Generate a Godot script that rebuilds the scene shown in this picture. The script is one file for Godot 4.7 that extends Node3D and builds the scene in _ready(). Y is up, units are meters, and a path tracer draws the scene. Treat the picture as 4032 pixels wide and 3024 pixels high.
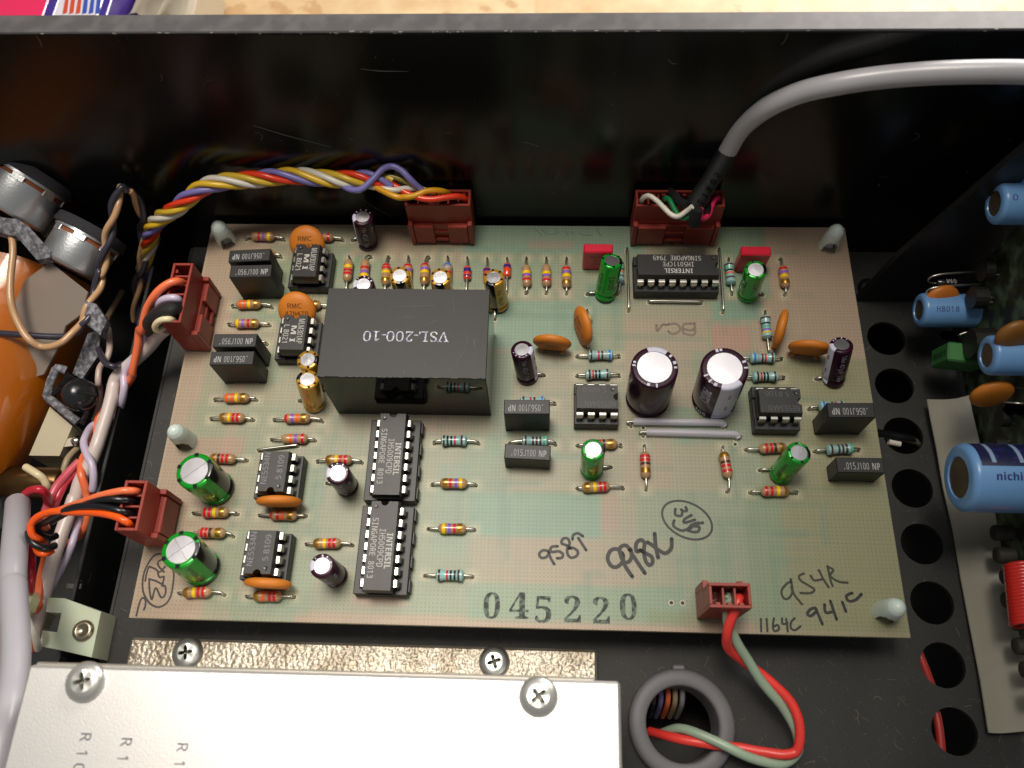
extends Node3D
# An opened piece of electronic equipment seen from above: a circuit board in a black chassis.
# All tables are in millimetres on the board: x to the right, z towards the viewer, y up from the board's upper face.
const MM := 0.001
const RESISTORS := [
	["c", Vector2(-70.38, -44.3), Vector2(-60.44, -44.17), Vector2(-68.45, -44.71), Vector2(-63.04, -44.55), "R.36 V.58 Y.8", "tan resistor with red, violet and yellow bands beside the back-left white standoff"],
	["c", Vector2(-55.41, -44.21), Vector2(-45.46, -44.18), Vector2(-53.44, -44.41), Vector2(-48.01, -44.46), "Y.2 V.55 R.83", "tan resistor with red end band half hidden behind the back orange disc"],
	["c", Vector2(-70.54, -24.79), Vector2(-60.62, -24.61), Vector2(-69.11, -24.87), Vector2(-63.29, -25.12), "O.17 O.36 Y.55 G.85", "tan resistor, orange and yellow bands, in front of the back pair of black capacitors"],
	["c", Vector2(-70.64, -19.83), Vector2(-60.49, -19.77), Vector2(-68.57, -19.66), Vector2(-62.97, -19.82), "Y.12 V.36 R.6 G.85", "tan resistor, yellow, violet, red bands, behind the second pair of black capacitors"],
	["c", Vector2(-55.87, -24.67), Vector2(-46.38, -24.78), Vector2(-54.12, -24.94), Vector2(-48.81, -25), "O.2 O.4 Y.6 G.85", "plain tan resistor end peeping out behind the second orange disc"],
	["c", Vector2(-70.15, -39.05), Vector2(-60.51, -39.14), Vector2(-67.5, -39.28), Vector2(-62.09, -39.33), "G.15 R.4 V.6 Y.8", "resistor lead poking out right of the back pair of black capacitors"],
	["c", Vector2(-70.21, -14.62), Vector2(-60.45, -14.75), Vector2(-67.65, -14.85), Vector2(-62.17, -14.92), "G.15 R.4 V.6 Y.8", "resistor lead poking out right of the second pair of black capacitors"],
	["c", Vector2(-43.36, -39.27), Vector2(-42.83, -29.05), Vector2(-43, -37.61), Vector2(-42.89, -31.98), "Y.36 R.55 R.72", "upright tan resistor with yellow and two red bands, leftmost in the back row"],
	["c", Vector2(-37.8, -39.32), Vector2(-37.81, -29.1), Vector2(-38.92, -37.64), Vector2(-38.72, -32.06), "R.42 V.63 Y.8", "upright tan resistor behind the purple capacitor at the black box corner"],
	["c", Vector2(-33.21, -39.36), Vector2(-33.39, -29.15), Vector2(-33.57, -36.75), Vector2(-33.34, -30.94), "R.1 R.25 Y.45 G.85", "upright tan resistor with red, red, yellow bands left of the first gold capacitor"],
	["c", Vector2(-28.46, -39.51), Vector2(-28.14, -29.21), Vector2(-28.23, -36.8), Vector2(-28.01, -30.99), "R.12 V.36 Y.55 G.85", "upright tan resistor half hidden behind the first gold capacitor"],
	["c", Vector2(-23.18, -39.35), Vector2(-23.91, -29.25), Vector2(-23.97, -36.98), Vector2(-23.8, -31.13), "R.1 V.3 Y.46 G.85", "upright tan resistor with red, violet, yellow bands between the two gold capacitors"],
	["c", Vector2(-18.62, -39.49), Vector2(-18.16, -29.31), Vector2(-18.42, -36.99), Vector2(-18.15, -31.29), "B.1 S.27 R.5 G.85", "upright tan resistor with blue and grey bands behind the second gold capacitor"],
	["z", Vector2(-13.79, -39.43), Vector2(-13.53, -29.36), Vector2(-13.49, -36.38), Vector2(-13.43, -32.5), "U.33 u.78", "glass diode with orange body and dark blue rings, leftmost of the three diodes"],
	["z", Vector2(-8.76, -39.2), Vector2(-8.51, -29.15), Vector2(-8.66, -36.11), Vector2(-8.61, -32.08), "U.2 u.6", "glass diode half hidden behind the gold capacitor at the black box corner"],
	["z", Vector2(-3.88, -39.24), Vector2(-3.64, -29.2), Vector2(-3.69, -37.15), Vector2(-3.66, -33.5), "U.12 u.3", "glass diode with blue rings and long bare lead, rightmost of the three diodes"],
	["c", Vector2(1.08, -39.39), Vector2(0.96, -29.35), Vector2(0.94, -36.5), Vector2(1.29, -30.83), "Y.38 V.52 R.74", "upright tan resistor with yellow, violet and red bands next to the rightmost diode"],
	["c", Vector2(5.95, -39.43), Vector2(5.9, -29.4), Vector2(5.89, -36.74), Vector2(6.04, -30.94), "Y.43 V.58 R.8", "upright tan resistor with yellow, violet and red bands second from the diodes"],
	["c", Vector2(10.98, -39.38), Vector2(10.83, -29.36), Vector2(10.74, -36.59), Vector2(10.88, -30.68), "R.17 V.34 Y.52 G.85", "upright tan resistor with red, violet, yellow bands closest to the left red capacitor"],
	["m", Vector2(23.45, -38.99), Vector2(23.15, -29.39), Vector2(23.74, -37.6), Vector2(23.72, -32.12), "N.1 E.24 K.4 O.53 N.75", "pale blue upright resistor half hidden by the green capacitor left of the sixteen-pin chip"],
	["m", Vector2(50.57, -39.53), Vector2(50.63, -29.59), Vector2(50.3, -37.64), Vector2(50.39, -31.91), "N.1 E.24 K.38 O.52 N.75", "pale blue upright resistor with orange band beside the right red capacitor"],
	["c", Vector2(62.95, -39.64), Vector2(63.09, -29.63), Vector2(63.16, -37.07), Vector2(63.27, -31.09), "R.16 V.34 Y.53 G.8", "upright tan resistor with red, violet, yellow bands right of the right green and red capacitors"],
	["m", Vector2(58.14, -24.86), Vector2(57.88, -13.71), Vector2(57.66, -22.95), Vector2(57.65, -17.39), "N.1 K.36 E.52 V.66 Y.8", "pale blue upright resistor with violet and yellow bands beside the right orange disc"],
	["m", Vector2(15.89, -24.74), Vector2(15.94, -14.85), Vector2(15.74, -22.74), Vector2(15.8, -17.12), "Y.12 V.3 E.46 K.62 N.85", "pale blue upright resistor mostly hidden behind the upright orange disc"],
	["m", Vector2(13.29, -12.47), Vector2(23.26, -12.51), Vector2(16.12, -12.34), Vector2(21.43, -12.5), "N.1 R.42 N.57 S.72 B.88", "pale blue resistor, blue end band, behind the chip left of the big purple capacitors"],
	["m", Vector2(13.28, -7.49), Vector2(23.14, -7.55), Vector2(15.37, -7.35), Vector2(20.78, -7.61), "N.15 R.3 K.42 K.57 N.9", "pale blue resistor with red and two black bands nearest behind the left NE5534AN chip"],
	["m", Vector2(-18.73, 9.69), Vector2(-8.63, 9.59), Vector2(-16.82, 9.34), Vector2(-11.46, 9.25), "N.1 K.25 K.4 R.55 N.83", "pale blue resistor right of the upper fourteen-pin chip"],
	["c", Vector2(-18.52, 19.4), Vector2(-8.8, 19.24), Vector2(-16.79, 19.23), Vector2(-10.45, 19.19), "G.18 R.38 V.6 Y.78", "tan resistor with gold, red, violet, yellow bands right of the upper fourteen-pin chip foot"],
	["m", Vector2(-1.45, -0.16), Vector2(8.39, -0.32), Vector2(0.7, -0.4), Vector2(5.76, -0.49), "N.12 R.42 N.58 B.9", "pale blue resistor peeping out behind the centre black .056 capacitor"],
	["m", Vector2(-1.9, 9.64), Vector2(8.59, 9.53), Vector2(1.28, 9.14), Vector2(6.61, 9.05), "N.12 N.42 N.57 N.72 E.87", "pale blue resistor with brown and green bands behind the centre black .015 capacitor"],
	["m", Vector2(50.86, -12.4), Vector2(60.73, -12.53), Vector2(53.17, -12.18), Vector2(58.8, -12.26), "B.15 S.33 N.47 R.6 N.88", "pale blue resistor with blue and grey bands right of the big striped purple capacitor"],
	["m", Vector2(51.01, -7.44), Vector2(60.72, -7.58), Vector2(53.38, -7.39), Vector2(58.91, -7.54), "N.17 R.32 K.44 K.58 N.88", "pale blue resistor with red and black bands behind the right NE5534AN chip"],
	["m", Vector2(65.38, 0.03), Vector2(74.97, -0.21), Vector2(67.65, -0.29), Vector2(72.69, -0.49), "B.15 S.33 N.5 R.65 N.88", "pale blue resistor end peeping out behind the right black .056 capacitor"],
	["m", Vector2(65.52, 10.05), Vector2(75.21, 9.72), Vector2(68.05, 10), Vector2(73.28, 9.59), "N.14 N.43 N.59 N.74 E.92", "pale blue resistor with brown bands between the two right-edge black capacitors"],
	["c", Vector2(50.5, 9.87), Vector2(60.09, 9.54), Vector2(53.27, 10.04), Vector2(59.08, 9.57), "R.23 R.42 N.57 G.85", "tan resistor with two red bands half hidden by the leaning green capacitor"],
	["c", Vector2(50.62, 19.71), Vector2(60.63, 19.74), Vector2(52.98, 19.73), Vector2(58.43, 19.57), "R.15 R.35 Y.6 G.92", "tan resistor with red, red, yellow bands in front of the leaning green capacitor"],
	["c", Vector2(45.62, 9.44), Vector2(45.68, 19.65), Vector2(45.39, 11.18), Vector2(46, 16.54), "G.12 N.42 R.57 R.78", "slanting upright tan resistor with loose bent lead, gold end to the back"],
	["c", Vector2(13.33, 9.61), Vector2(23.13, 9.68), Vector2(16.25, 9.69), Vector2(22.12, 9.42), "R.18 R.34 N.5 G.77", "tan resistor with bright gold band half hidden by the centre green capacitor"],
	["c", Vector2(13.3, 19.43), Vector2(23.35, 19.39), Vector2(14.45, 19.67), Vector2(20.22, 19.24), "G.14 Y.45 R.67 R.84", "tan resistor with yellow and two red bands in front of the centre green capacitor"],
	["c", Vector2(28.26, 9.43), Vector2(28.27, 19.53), Vector2(28.19, 10.85), Vector2(28.22, 17.58), "R.18 R.33 N.48 G.75", "upright tan resistor with two red bands to the back and gold to the front"],
	["c", Vector2(-70.54, -0.01), Vector2(-60.68, -0.25), Vector2(-68.09, -0.18), Vector2(-62.12, -0.37), "O.14 O.36 Y.54 G.8", "tan resistor, orange and yellow bands, in front of the second pair of black capacitors"],
	["c", Vector2(-70.58, 4.72), Vector2(-60.62, 4.72), Vector2(-68.13, 4.67), Vector2(-62.51, 4.66), "G.14 Y.42 R.6 R.78", "tan resistor with gold, yellow, red, red bands behind the left-edge white standoff"],
	["c", Vector2(-55.9, 4.73), Vector2(-44.63, 4.88), Vector2(-53.23, 4.64), Vector2(-47.31, 4.46), "R.08 V.34 O.55 G.78", "tan resistor with red, violet, orange bands in front of the leaning gold capacitors"],
	["c", Vector2(-55.82, 9.43), Vector2(-45.7, 9.5), Vector2(-52.83, 9.59), Vector2(-47.51, 9.41), "O.37 V.58 R.85", "tan resistor with orange, violet and red bands just behind the slanting bare jumper wire"],
	["c", Vector2(-70.53, 14.55), Vector2(-60.53, 14.45), Vector2(-68.75, 14.46), Vector2(-62.76, 14.51), "G.15 N.38 R.54 R.72", "tan resistor with two red bands behind the upper big green capacitor"],
	["c", Vector2(-70.5, 26.78), Vector2(-60.62, 26.81), Vector2(-68.39, 26.93), Vector2(-62.26, 26.72), "R.16 R.34 Y.52 G.8", "tan resistor with two red, yellow and gold bands between the two big green capacitors"],
	["c", Vector2(-55.87, 26.94), Vector2(-45.54, 26.85), Vector2(-53.02, 27.14), Vector2(-47.33, 27.1), "R.05 R.32 O.5 G.78", "tan resistor with two red and an orange band between the two NE5534N chips"],
	["c", Vector2(-70.34, 31.9), Vector2(-60.79, 31.77), Vector2(-68.45, 31.31), Vector2(-61.95, 31.29), "R.17 R.32 N.48 G.78", "tan resistor half hidden behind the front big green capacitor"],
	["c", Vector2(-70.31, 44.02), Vector2(-60.57, 44.15), Vector2(-68.92, 44.07), Vector2(-63.23, 43.76), "G.12 Y.43 R.6 R.78", "tan resistor at the front-left corner with yellow and two red bands"],
	["c", Vector2(-55.86, 44.32), Vector2(-45.78, 44.22), Vector2(-53.82, 44.44), Vector2(-48.37, 44.31), "G.12 O.38 R.63 R.8", "tan resistor with orange and two red bands in front of the front-left orange disc"],
	["c", Vector2(-44.7, 33.07), Vector2(-34.63, 33.08), Vector2(-42.73, 33.14), Vector2(-37.16, 32.93), "G.12 Y.43 R.63 R.8", "tan resistor with yellow and two red bands left of the front fourteen-pin chip"],
	["c", Vector2(-44.62, 14.56), Vector2(-34.52, 14.53), Vector2(-42.48, 14.33), Vector2(-36.73, 14.29), "G.12 Y.43 R.6 R.8", "tan resistor with yellow and two red bands left of the upper fourteen-pin chip"],
	["c", Vector2(-18.69, 29.14), Vector2(-8.64, 29.15), Vector2(-16.44, 29.33), Vector2(-10.29, 29.23), "Y.18 V.4 R.6 G.8", "tan resistor with yellow, violet, red bands right of the front fourteen-pin chip"],
	["m", Vector2(-18.7, 39.16), Vector2(-8.6, 39.14), Vector2(-16.01, 39.2), Vector2(-10.57, 39.14), "N.1 R.41 K.55 K.7 N.85", "pale blue resistor right of the front end of the front fourteen-pin chip"],
]
const CANS := [
	["purple", 5, 11.2, Vector3(-39.14, 0.3, -43.61), Vector3(-38.23, 11.46, -43.58), 170, "small purple capacitor with a white stripe at the back edge of the board"],
	["purple", 5, 11, Vector3(-36.25, 0.3, -25.15), Vector3(-36.25, 11, -25.15), 185, "small purple capacitor peeking out behind the back-left corner of the black box"],
	["gold", 5, 11, Vector3(-28.06, 0.3, -27.64), Vector3(-28.06, 11, -27.64), 80, "gold capacitor with black stripe behind the black box, first from left"],
	["gold", 5, 11, Vector3(-18.57, 0.3, -27.27), Vector3(-18.57, 11, -27.27), 92, "gold capacitor with black stripe behind the middle of the black box"],
	["gold", 5, 11.2, Vector3(-5.5, 0.3, -26.13), Vector3(-6.15, 11.44, -27.05), 112, "gold capacitor with black stripe at the back-right corner of the black box"],
	["gold", 5, 11, Vector3(-45.94, 0.3, -5.12), Vector3(-46.74, 11, -5.72), 0, "gold capacitor with white glint leaning out behind its twin left of the black box"],
	["gold", 5, 11.2, Vector3(-47.06, 0.3, 0.49), Vector3(-45.99, 11.38, -0.74), 200, "gold capacitor standing free at the left side of the black box, front one of two"],
	["green", 5, 11.5, Vector3(20.14, 0.3, -29.15), Vector3(21.07, 11.46, -31.8), -1, "green foil capacitor standing in front of the left red capacitor"],
	["green", 5, 11.5, Vector3(54.31, 0.3, -29.65), Vector3(53.61, 11.78, -29.49), -1, "green foil capacitor standing in front of the right red capacitor"],
	["green", 5, 11.5, Vector3(16.48, 0.3, 15.29), Vector3(16.21, 11.78, 14.53), -1, "green foil capacitor with white top near the sleeved jumpers"],
	["green", 5, 11.5, Vector3(57.53, 0.3, 15.46), Vector3(58.51, 11.72, 14.47), -1, "green foil capacitor leaning to the right near the right edge"],
	["green", 8, 11.5, Vector3(-66.34, 0.3, 21.16), Vector3(-66.99, 11.78, 20.75), -1, "big green capacitor with one scored line, behind the other big one"],
	["green", 8, 11.5, Vector3(-66.4, 0.3, 38.64), Vector3(-66.68, 11.72, 37.27), -1, "big green capacitor with a scored cross, nearest the front-left corner"],
	["purple", 5, 11.2, Vector3(-37.26, 0.3, 20.03), Vector3(-36.81, 11.48, 20.56), 180, "small purple capacitor left of the upper fourteen-pin chip"],
	["purple", 5, 11.2, Vector3(-37.44, 0.3, 39.65), Vector3(-37.76, 11.48, 39.85), 180, "small purple capacitor left of the front fourteen-pin chip"],
	["purple", 5, 11.2, Vector3(1.87, 0.3, -7.28), Vector3(0.79, 11.36, -8.67), 10, "small purple capacitor with white stripe right of the black box"],
	["purple", 5, 11.5, Vector3(71.83, 0.3, -7.52), Vector3(70.56, 11.24, -10.84), 165, "small purple 47 microfarad capacitor near the right edge of the board"],
	["purple", 10, 16, Vector3(29.39, 0.3, -2.06), Vector3(29.06, 16.28, -2.44), -80, "big purple capacitor with its plain side to the front, left of the two big ones"],
	["purple", 10, 16, Vector3(44.4, 0.3, -2.16), Vector3(43.68, 16.28, -2.38), 75, "big purple capacitor with white stripe to the front, right of the two big ones"],
]
const FILM_CAPS := [
	[Vector2(-64.38, -33.21), 3.57, 10.3, ".056J100", 1, "black film capacitor marked .056J100 at the back of the back-left pair"],
	[Vector2(-63.42, -28.87), 2.2, 10.3, ".056J100", 0, "black film capacitor marked .056J100 at the front of the back-left pair"],
	[Vector2(-64.08, -10.58), 1.25, 10.3, ".056J100", 0, "black film capacitor marked .056J100 at the back of the second left pair"],
	[Vector2(-64.03, -6.15), 1.53, 10.3, ".056J100", 1, "black film capacitor with upside-down print at the front of the second left pair"],
	[Vector2(2.18, 4.59), 0.92, 10.3, ".056J100", 1, "black film capacitor marked .056J100 right of the black box"],
	[Vector2(2.46, 13.47), -2, 6.4, ".015J100", 0, "black film capacitor marked .015J100 in the middle of the board"],
	[Vector2(70.88, 4.25), 0.93, 10.3, ".056J100", 1, "black film capacitor marked .056J100 at the right edge of the board"],
	[Vector2(72.63, 15.14), -0.08, 6.4, ".015J100", 0, "black film capacitor marked .015J100 at the right edge of the board"],
]
const WIRES := [
	["grey_cable", "lightgrey", 2.2, [Vector3(45.66, 26.55, -50.54), Vector3(46.68, 32.11, -50.81), Vector3(47.99, 36.3, -50.51), Vector3(50.91, 42.2, -49.29), Vector3(55.69, 47.04, -48.34), Vector3(61.61, 50.61, -47.12), Vector3(69.31, 53.19, -46.31), Vector3(79.08, 56.27, -44.38), Vector3(91.38, 58.96, -41.82), Vector3(103.67, 59.7, -39.81)], "thick grey cable arching in from the right to the back red connector", "cable"],
	["white_lead", "white", 0.6, [Vector3(28.1, 12, -47.06), Vector3(28.09, 16, -45.81), Vector3(29.21, 18, -45.14), Vector3(30.98, 18, -43.78), Vector3(32.6, 18, -41.71), Vector3(34.09, 18, -39.93), Vector3(35.59, 18.3, -39.26), Vector3(37.23, 19.5, -39.77), Vector3(38.33, 21, -39.96)], "white wire looping from the left slot of the back-right red connector", "wire"],
	["green_lead", "green", 0.62, [Vector3(33.39, 12.5, -47.01), Vector3(33.24, 16, -45.84), Vector3(34.02, 17, -44.82), Vector3(34.83, 17, -42.73), Vector3(35.85, 17, -40.52), Vector3(37.11, 17.3, -39.49), Vector3(38.51, 18.5, -39.74), Vector3(39.39, 20, -40.02)], "green wire in the back-right red connector under the white one", "wire"],
	["pink_lead", "pinkred", 0.62, [Vector3(46.36, 12.5, -47.09), Vector3(45.4, 16, -46.27), Vector3(44.15, 17, -44.32), Vector3(43.47, 17, -42.64), Vector3(42.69, 17, -40.57), Vector3(41.35, 17.5, -39.32), Vector3(40.47, 18.5, -39.48), Vector3(40.52, 20, -40.3)], "pinkish red wire curling into the right slot of the back-right red connector", "wire"],
	["braid_lead", "fuzzy", 1, [Vector3(35.02, 13, -50.2), Vector3(35.32, 16.5, -46.47), Vector3(36.09, 18, -43.67), Vector3(37.44, 20, -40.96)], "fuzzy black braid entering the back-right red connector beside the green wire", "wire"],
	["braid_stub", "fuzzy", 1.35, [Vector3(39.43, 16.3, -38.57), Vector3(39.31, 18.5, -38.92), Vector3(39.4, 20.5, -39.65)], "fuzzy black braid stub hanging in front of the back-right red connector", "wire"],
	["black_lead", "blackwire", 0.7, [Vector3(42.71, 17, -44.87), Vector3(42.73, 17.5, -42.41), Vector3(42.16, 17.8, -40.54)], "short black wire inside the loop of the pinkish red wire", "wire"],
	["amber_wire", "amber", 0.75, [Vector3(-17.32, 12.5, -49.2), Vector3(-18.13, 16, -47.44), Vector3(-19.94, 17.5, -46.72), Vector3(-22.35, 18, -46.1), Vector3(-24.76, 18, -44.87), Vector3(-27.16, 18.3, -44.18), Vector3(-29.53, 19, -44.02), Vector3(-36.73, 19, -47.91), Vector3(-42.17, 19.5, -48.82)], "amber yellow wire on top of the bundle at the back-left red connector", "wire"],
	["red_wire", "redorange", 0.75, [Vector3(-13.52, 11.5, -47.78), Vector3(-13.49, 14.3, -46.71), Vector3(-14.99, 16.3, -45.97), Vector3(-17.39, 17, -45.21), Vector3(-21.06, 17.3, -44.35), Vector3(-24.19, 17.5, -44.72), Vector3(-27.35, 18, -45.92), Vector3(-29.91, 18.5, -47.37), Vector3(-35, 19, -48.8), Vector3(-40.09, 19.5, -49.72)], "red orange wire ending in the right slot of the back-left red connector", "wire"],
	["white_wire", "white", 0.7, [Vector3(-21.89, 13, -48.8), Vector3(-22.73, 16, -47.85), Vector3(-24.76, 17.5, -47.24), Vector3(-27.39, 18.2, -46.69), Vector3(-29.75, 18.7, -45.91), Vector3(-34.79, 19, -46.59), Vector3(-39.17, 19.5, -47.95)], "white wire entering the back-left red connector", "wire"],
	["violet_wire", "violet", 0.75, [Vector3(-23.7, 13, -48.79), Vector3(-23.16, 17, -46.85), Vector3(-24.34, 19, -46.86), Vector3(-25.9, 21, -47.5), Vector3(-27.65, 22, -48.9), Vector3(-29.78, 22.5, -49.68), Vector3(-31.98, 22, -49.32), Vector3(-34.45, 21, -47.02), Vector3(-36.97, 20, -45.16), Vector3(-39.62, 19.5, -45.4), Vector3(-41.95, 19.5, -46.83)], "violet wire arching loosely above the bundle at the back-left red connector", "wire"],
	["striped_wire", "stripe", 0.7, [Vector3(-24.73, 13, -48.79), Vector3(-23.77, 16, -48.23), Vector3(-24.9, 18, -47.63), Vector3(-27.72, 19, -48.48), Vector3(-30.6, 19.5, -49.18), Vector3(-33.85, 19.5, -49.08)], "yellow wire with black stripes leading into the back-left red connector", "wire"],
	["orange_wire", "orange", 0.92, [Vector3(-77.39, 12.5, -23.86), Vector3(-77.66, 15.5, -22.77), Vector3(-79.66, 16, -21.56), Vector3(-82.25, 15, -19.56), Vector3(-85.15, 12, -17.21), Vector3(-87.36, 8, -14.1), Vector3(-89.67, 5, -15.61), Vector3(-90.82, 2, -12.88), Vector3(-92.84, -2, -8.4), Vector3(-93.77, -4, -7.56), Vector3(-98.73, -9, -4.99), Vector3(-102.74, -10, -0.21), Vector3(-102.84, -10, 3.58), Vector3(-103.04, -10, 7.73), Vector3(-103.11, -8, 12.09), Vector3(-101.48, -6, 16.1), Vector3(-100.59, -7, 18.68), Vector3(-100.38, -9, 20.98), Vector3(-99.82, -10, 24.24), Vector3(-101.37, -13, 27.31), Vector3(-105.48, -17, 29.3), Vector3(-108.99, -14, 32.75), Vector3(-107.13, -10, 37.1), Vector3(-105.68, -8, 41.05), Vector3(-104.5, -7, 45.05), Vector3(-104.2, -7, 46.49), Vector3(-106.98, -12, 49.45), Vector3(-107.65, -14, 55.25)], "orange wire running from the left red connector down through the left bundle", "wire"],
	["lavender_wire", "lavender", 0.9, [Vector3(-77.18, 12.5, -18.78), Vector3(-77.43, 15, -18.65), Vector3(-80.44, 14.5, -18.47), Vector3(-84.43, 10, -18.34), Vector3(-88.33, 4, -16.8), Vector3(-90.75, 0, -13.43), Vector3(-95.69, -4, -9.03), Vector3(-95.55, -5, -5), Vector3(-97.08, -8, -2.45), Vector3(-100.23, -12, -0.85), Vector3(-103.84, -10, 2.76), Vector3(-103.21, -7, 6.79), Vector3(-102.51, -6, 9.17), Vector3(-100.51, -5, 12.09), Vector3(-98.8, -5, 14.42), Vector3(-98.3, -6, 17.01), Vector3(-98.94, -8, 19.32), Vector3(-99.59, -9, 19.1), Vector3(-103.28, -14, 23.21), Vector3(-102.8, -12, 27.21), Vector3(-102.32, -11, 31.61), Vector3(-103.38, -12, 34.75), Vector3(-104.64, -12, 39.37), Vector3(-105.97, -12, 44.25)], "lavender wire twisted around the orange one in the left bundle", "wire"],
	["cream_wire", "cream", 0.72, [Vector3(-77.66, 12, -14.26), Vector3(-77.64, 15, -13.29), Vector3(-79.73, 15, -12.98), Vector3(-81.73, 13, -12.67), Vector3(-82.13, 11, -12.53), Vector3(-81.26, 10, -13.84)], "cream wire curling out of the front slot of the left red connector", "wire"],
	["black_braid", "fuzzyshiny", 1.7, [Vector3(-77.31, 13, -17.18), Vector3(-77.38, 15.5, -15.57), Vector3(-80.75, 14, -15.22), Vector3(-83.92, 11, -14.87), Vector3(-86.34, 7, -15.53), Vector3(-87.9, 2, -16.57)], "black braided sleeve entering the left red connector", "wire"],
	["pale_cable", "palecable", 1.55, [Vector3(-81.64, 8, -14.76), Vector3(-85.48, 4, -14.7), Vector3(-89.15, 0, -13.69), Vector3(-93.27, -3, -11.87), Vector3(-97.66, -5, -8.65), Vector3(-98.84, -6, -6.46), Vector3(-98.7, -6, -2.85), Vector3(-98.77, -6, 1.13), Vector3(-99.07, -6, 5.26), Vector3(-99.37, -6, 9.32), Vector3(-100.54, -7, 13.38), Vector3(-102.38, -8, 17.43), Vector3(-103.15, -9, 21.04), Vector3(-103.47, -9, 21.32), Vector3(-103.79, -9, 25.36), Vector3(-104.2, -9, 28.95), Vector3(-104.55, -9, 32.68), Vector3(-104.63, -9, 36.34), Vector3(-104.7, -9, 39.95), Vector3(-104.72, -9, 44.72), Vector3(-104.69, -9, 46.88), Vector3(-106.28, -12, 52.02)], "pale grey-pink cable, the thickest in the left bundle", "cable"],
	["orange_wire", "orange", 0.75, [Vector3(-77.46, 12, 25.7), Vector3(-77.22, 15, 26.32), Vector3(-79.32, 16, 26.71), Vector3(-83.79, 15, 27.43), Vector3(-87.99, 13, 28.12), Vector3(-93.61, 10, 28.92), Vector3(-98.19, 7, 29.57), Vector3(-100.56, 4, 30.92), Vector3(-101.27, 2, 31.13)], "orange wire at the back slot of the front-left red connector", "wire"],
	["black_wire", "blackwire", 0.75, [Vector3(-77.47, 12, 27.96), Vector3(-78.44, 15, 28.3), Vector3(-81.68, 15.5, 28.29), Vector3(-85.72, 14, 28.44), Vector3(-90.22, 11.5, 29.1), Vector3(-94.82, 8, 29.77), Vector3(-98.72, 5, 30.44)], "black wire second from the back in the front-left red connector", "wire"],
	["black_wire", "blackwire", 0.75, [Vector3(-77.36, 12, 30.74), Vector3(-78.57, 15, 30.67), Vector3(-82.41, 15, 29.78), Vector3(-87.16, 14, 29.4), Vector3(-91.22, 12.5, 29.73), Vector3(-95.17, 10, 30.83), Vector3(-98.49, 8, 31.57), Vector3(-100.27, 7, 32.21), Vector3(-100.42, 5, 33.26), Vector3(-99.69, 3, 33.62), Vector3(-99.29, 1, 32.6)], "black wire third from the back in the front-left red connector", "wire"],
	["orange_wire", "brightorange", 0.75, [Vector3(-77.45, 12, 33), Vector3(-77.29, 15, 32.7), Vector3(-80.35, 15, 31.53), Vector3(-85.46, 13.5, 30.56), Vector3(-91.37, 12, 30.19), Vector3(-95.37, 11, 29.91), Vector3(-98.62, 10, 30.73), Vector3(-100.33, 9, 32.21), Vector3(-100.25, 8, 33.99), Vector3(-99.65, 6, 34.69), Vector3(-100.79, 2, 34.28)], "bright orange wire in the front slot of the front-left red connector", "wire"],
	["black_wire", "blackwire", 0.75, [Vector3(-102.48, 6, 33.21), Vector3(-101.03, 7, 34.79), Vector3(-99.6, 7, 35.94), Vector3(-97.97, 6, 36.43), Vector3(-97.11, 4, 35.36)], "black wire curving under the loop of the bright orange wire", "wire"],
	["orange_wire", "brightorange", 0.75, [Vector3(-101.09, 4, 36.13), Vector3(-99.55, 5, 37.17), Vector3(-98.3, 5, 37.32), Vector3(-98.27, 3, 36.35)], "short orange bend below the black loop left of the front-left red connector", "wire"],
	["pink_wire", "pink", 0.95, [Vector3(-103.84, -8, 12.71), Vector3(-105.56, -7, 16.44), Vector3(-106.48, -6, 19.69), Vector3(-107.28, -6, 23.15), Vector3(-108.23, -7, 25.23)], "pink wire, upper of the pair in the left bundle", "wire"],
	["pink_wire", "pink2", 0.95, [Vector3(-104.09, -9, 14.57), Vector3(-105.58, -8, 17.69), Vector3(-105.76, -7, 20.14), Vector3(-106.25, -7, 22.65), Vector3(-107.07, -8, 24.55)], "pinkish red wire just below the pink one in the left bundle", "wire"],
	["red_wire", "crimson", 1, [Vector3(-112.74, -4, 23.08), Vector3(-109.18, -1, 22.21), Vector3(-106.43, 0, 22.08), Vector3(-105.94, -2, 22.59), Vector3(-107.18, -6, 23.52), Vector3(-110.05, -10, 22.52)], "crimson wire arching beside the thick grey cable end", "wire"],
	["red_wire", "crimson", 1, [Vector3(-106.69, -3, 28.14), Vector3(-106.09, -1, 31.54), Vector3(-105.32, 0, 33.9), Vector3(-103.61, 1, 37.58), Vector3(-102.05, 2, 41.17), Vector3(-102.69, 0, 43.84), Vector3(-106.41, -6, 44.23)], "crimson wire running down beside the thick grey cable", "wire"],
	["thick_grey_cable", "greycable", 2.6, [Vector3(-111.78, -2, 24.83), Vector3(-108.39, 2, 29.14), Vector3(-105.72, 5, 33.37), Vector3(-103.71, 7, 37.21), Vector3(-101.73, 9, 40.91), Vector3(-100.29, 10, 44.31), Vector3(-99.25, 11, 45.49), Vector3(-96.46, 13, 50.42), Vector3(-93.72, 15, 55.12), Vector3(-91.27, 17, 59.62), Vector3(-89.2, 19, 63.93), Vector3(-87.61, 21, 67.39), Vector3(-85.87, 23, 72.66), Vector3(-84.77, 24, 80.45)], "thick grey cable running down the left edge through the cable tie", "cable"],
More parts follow.
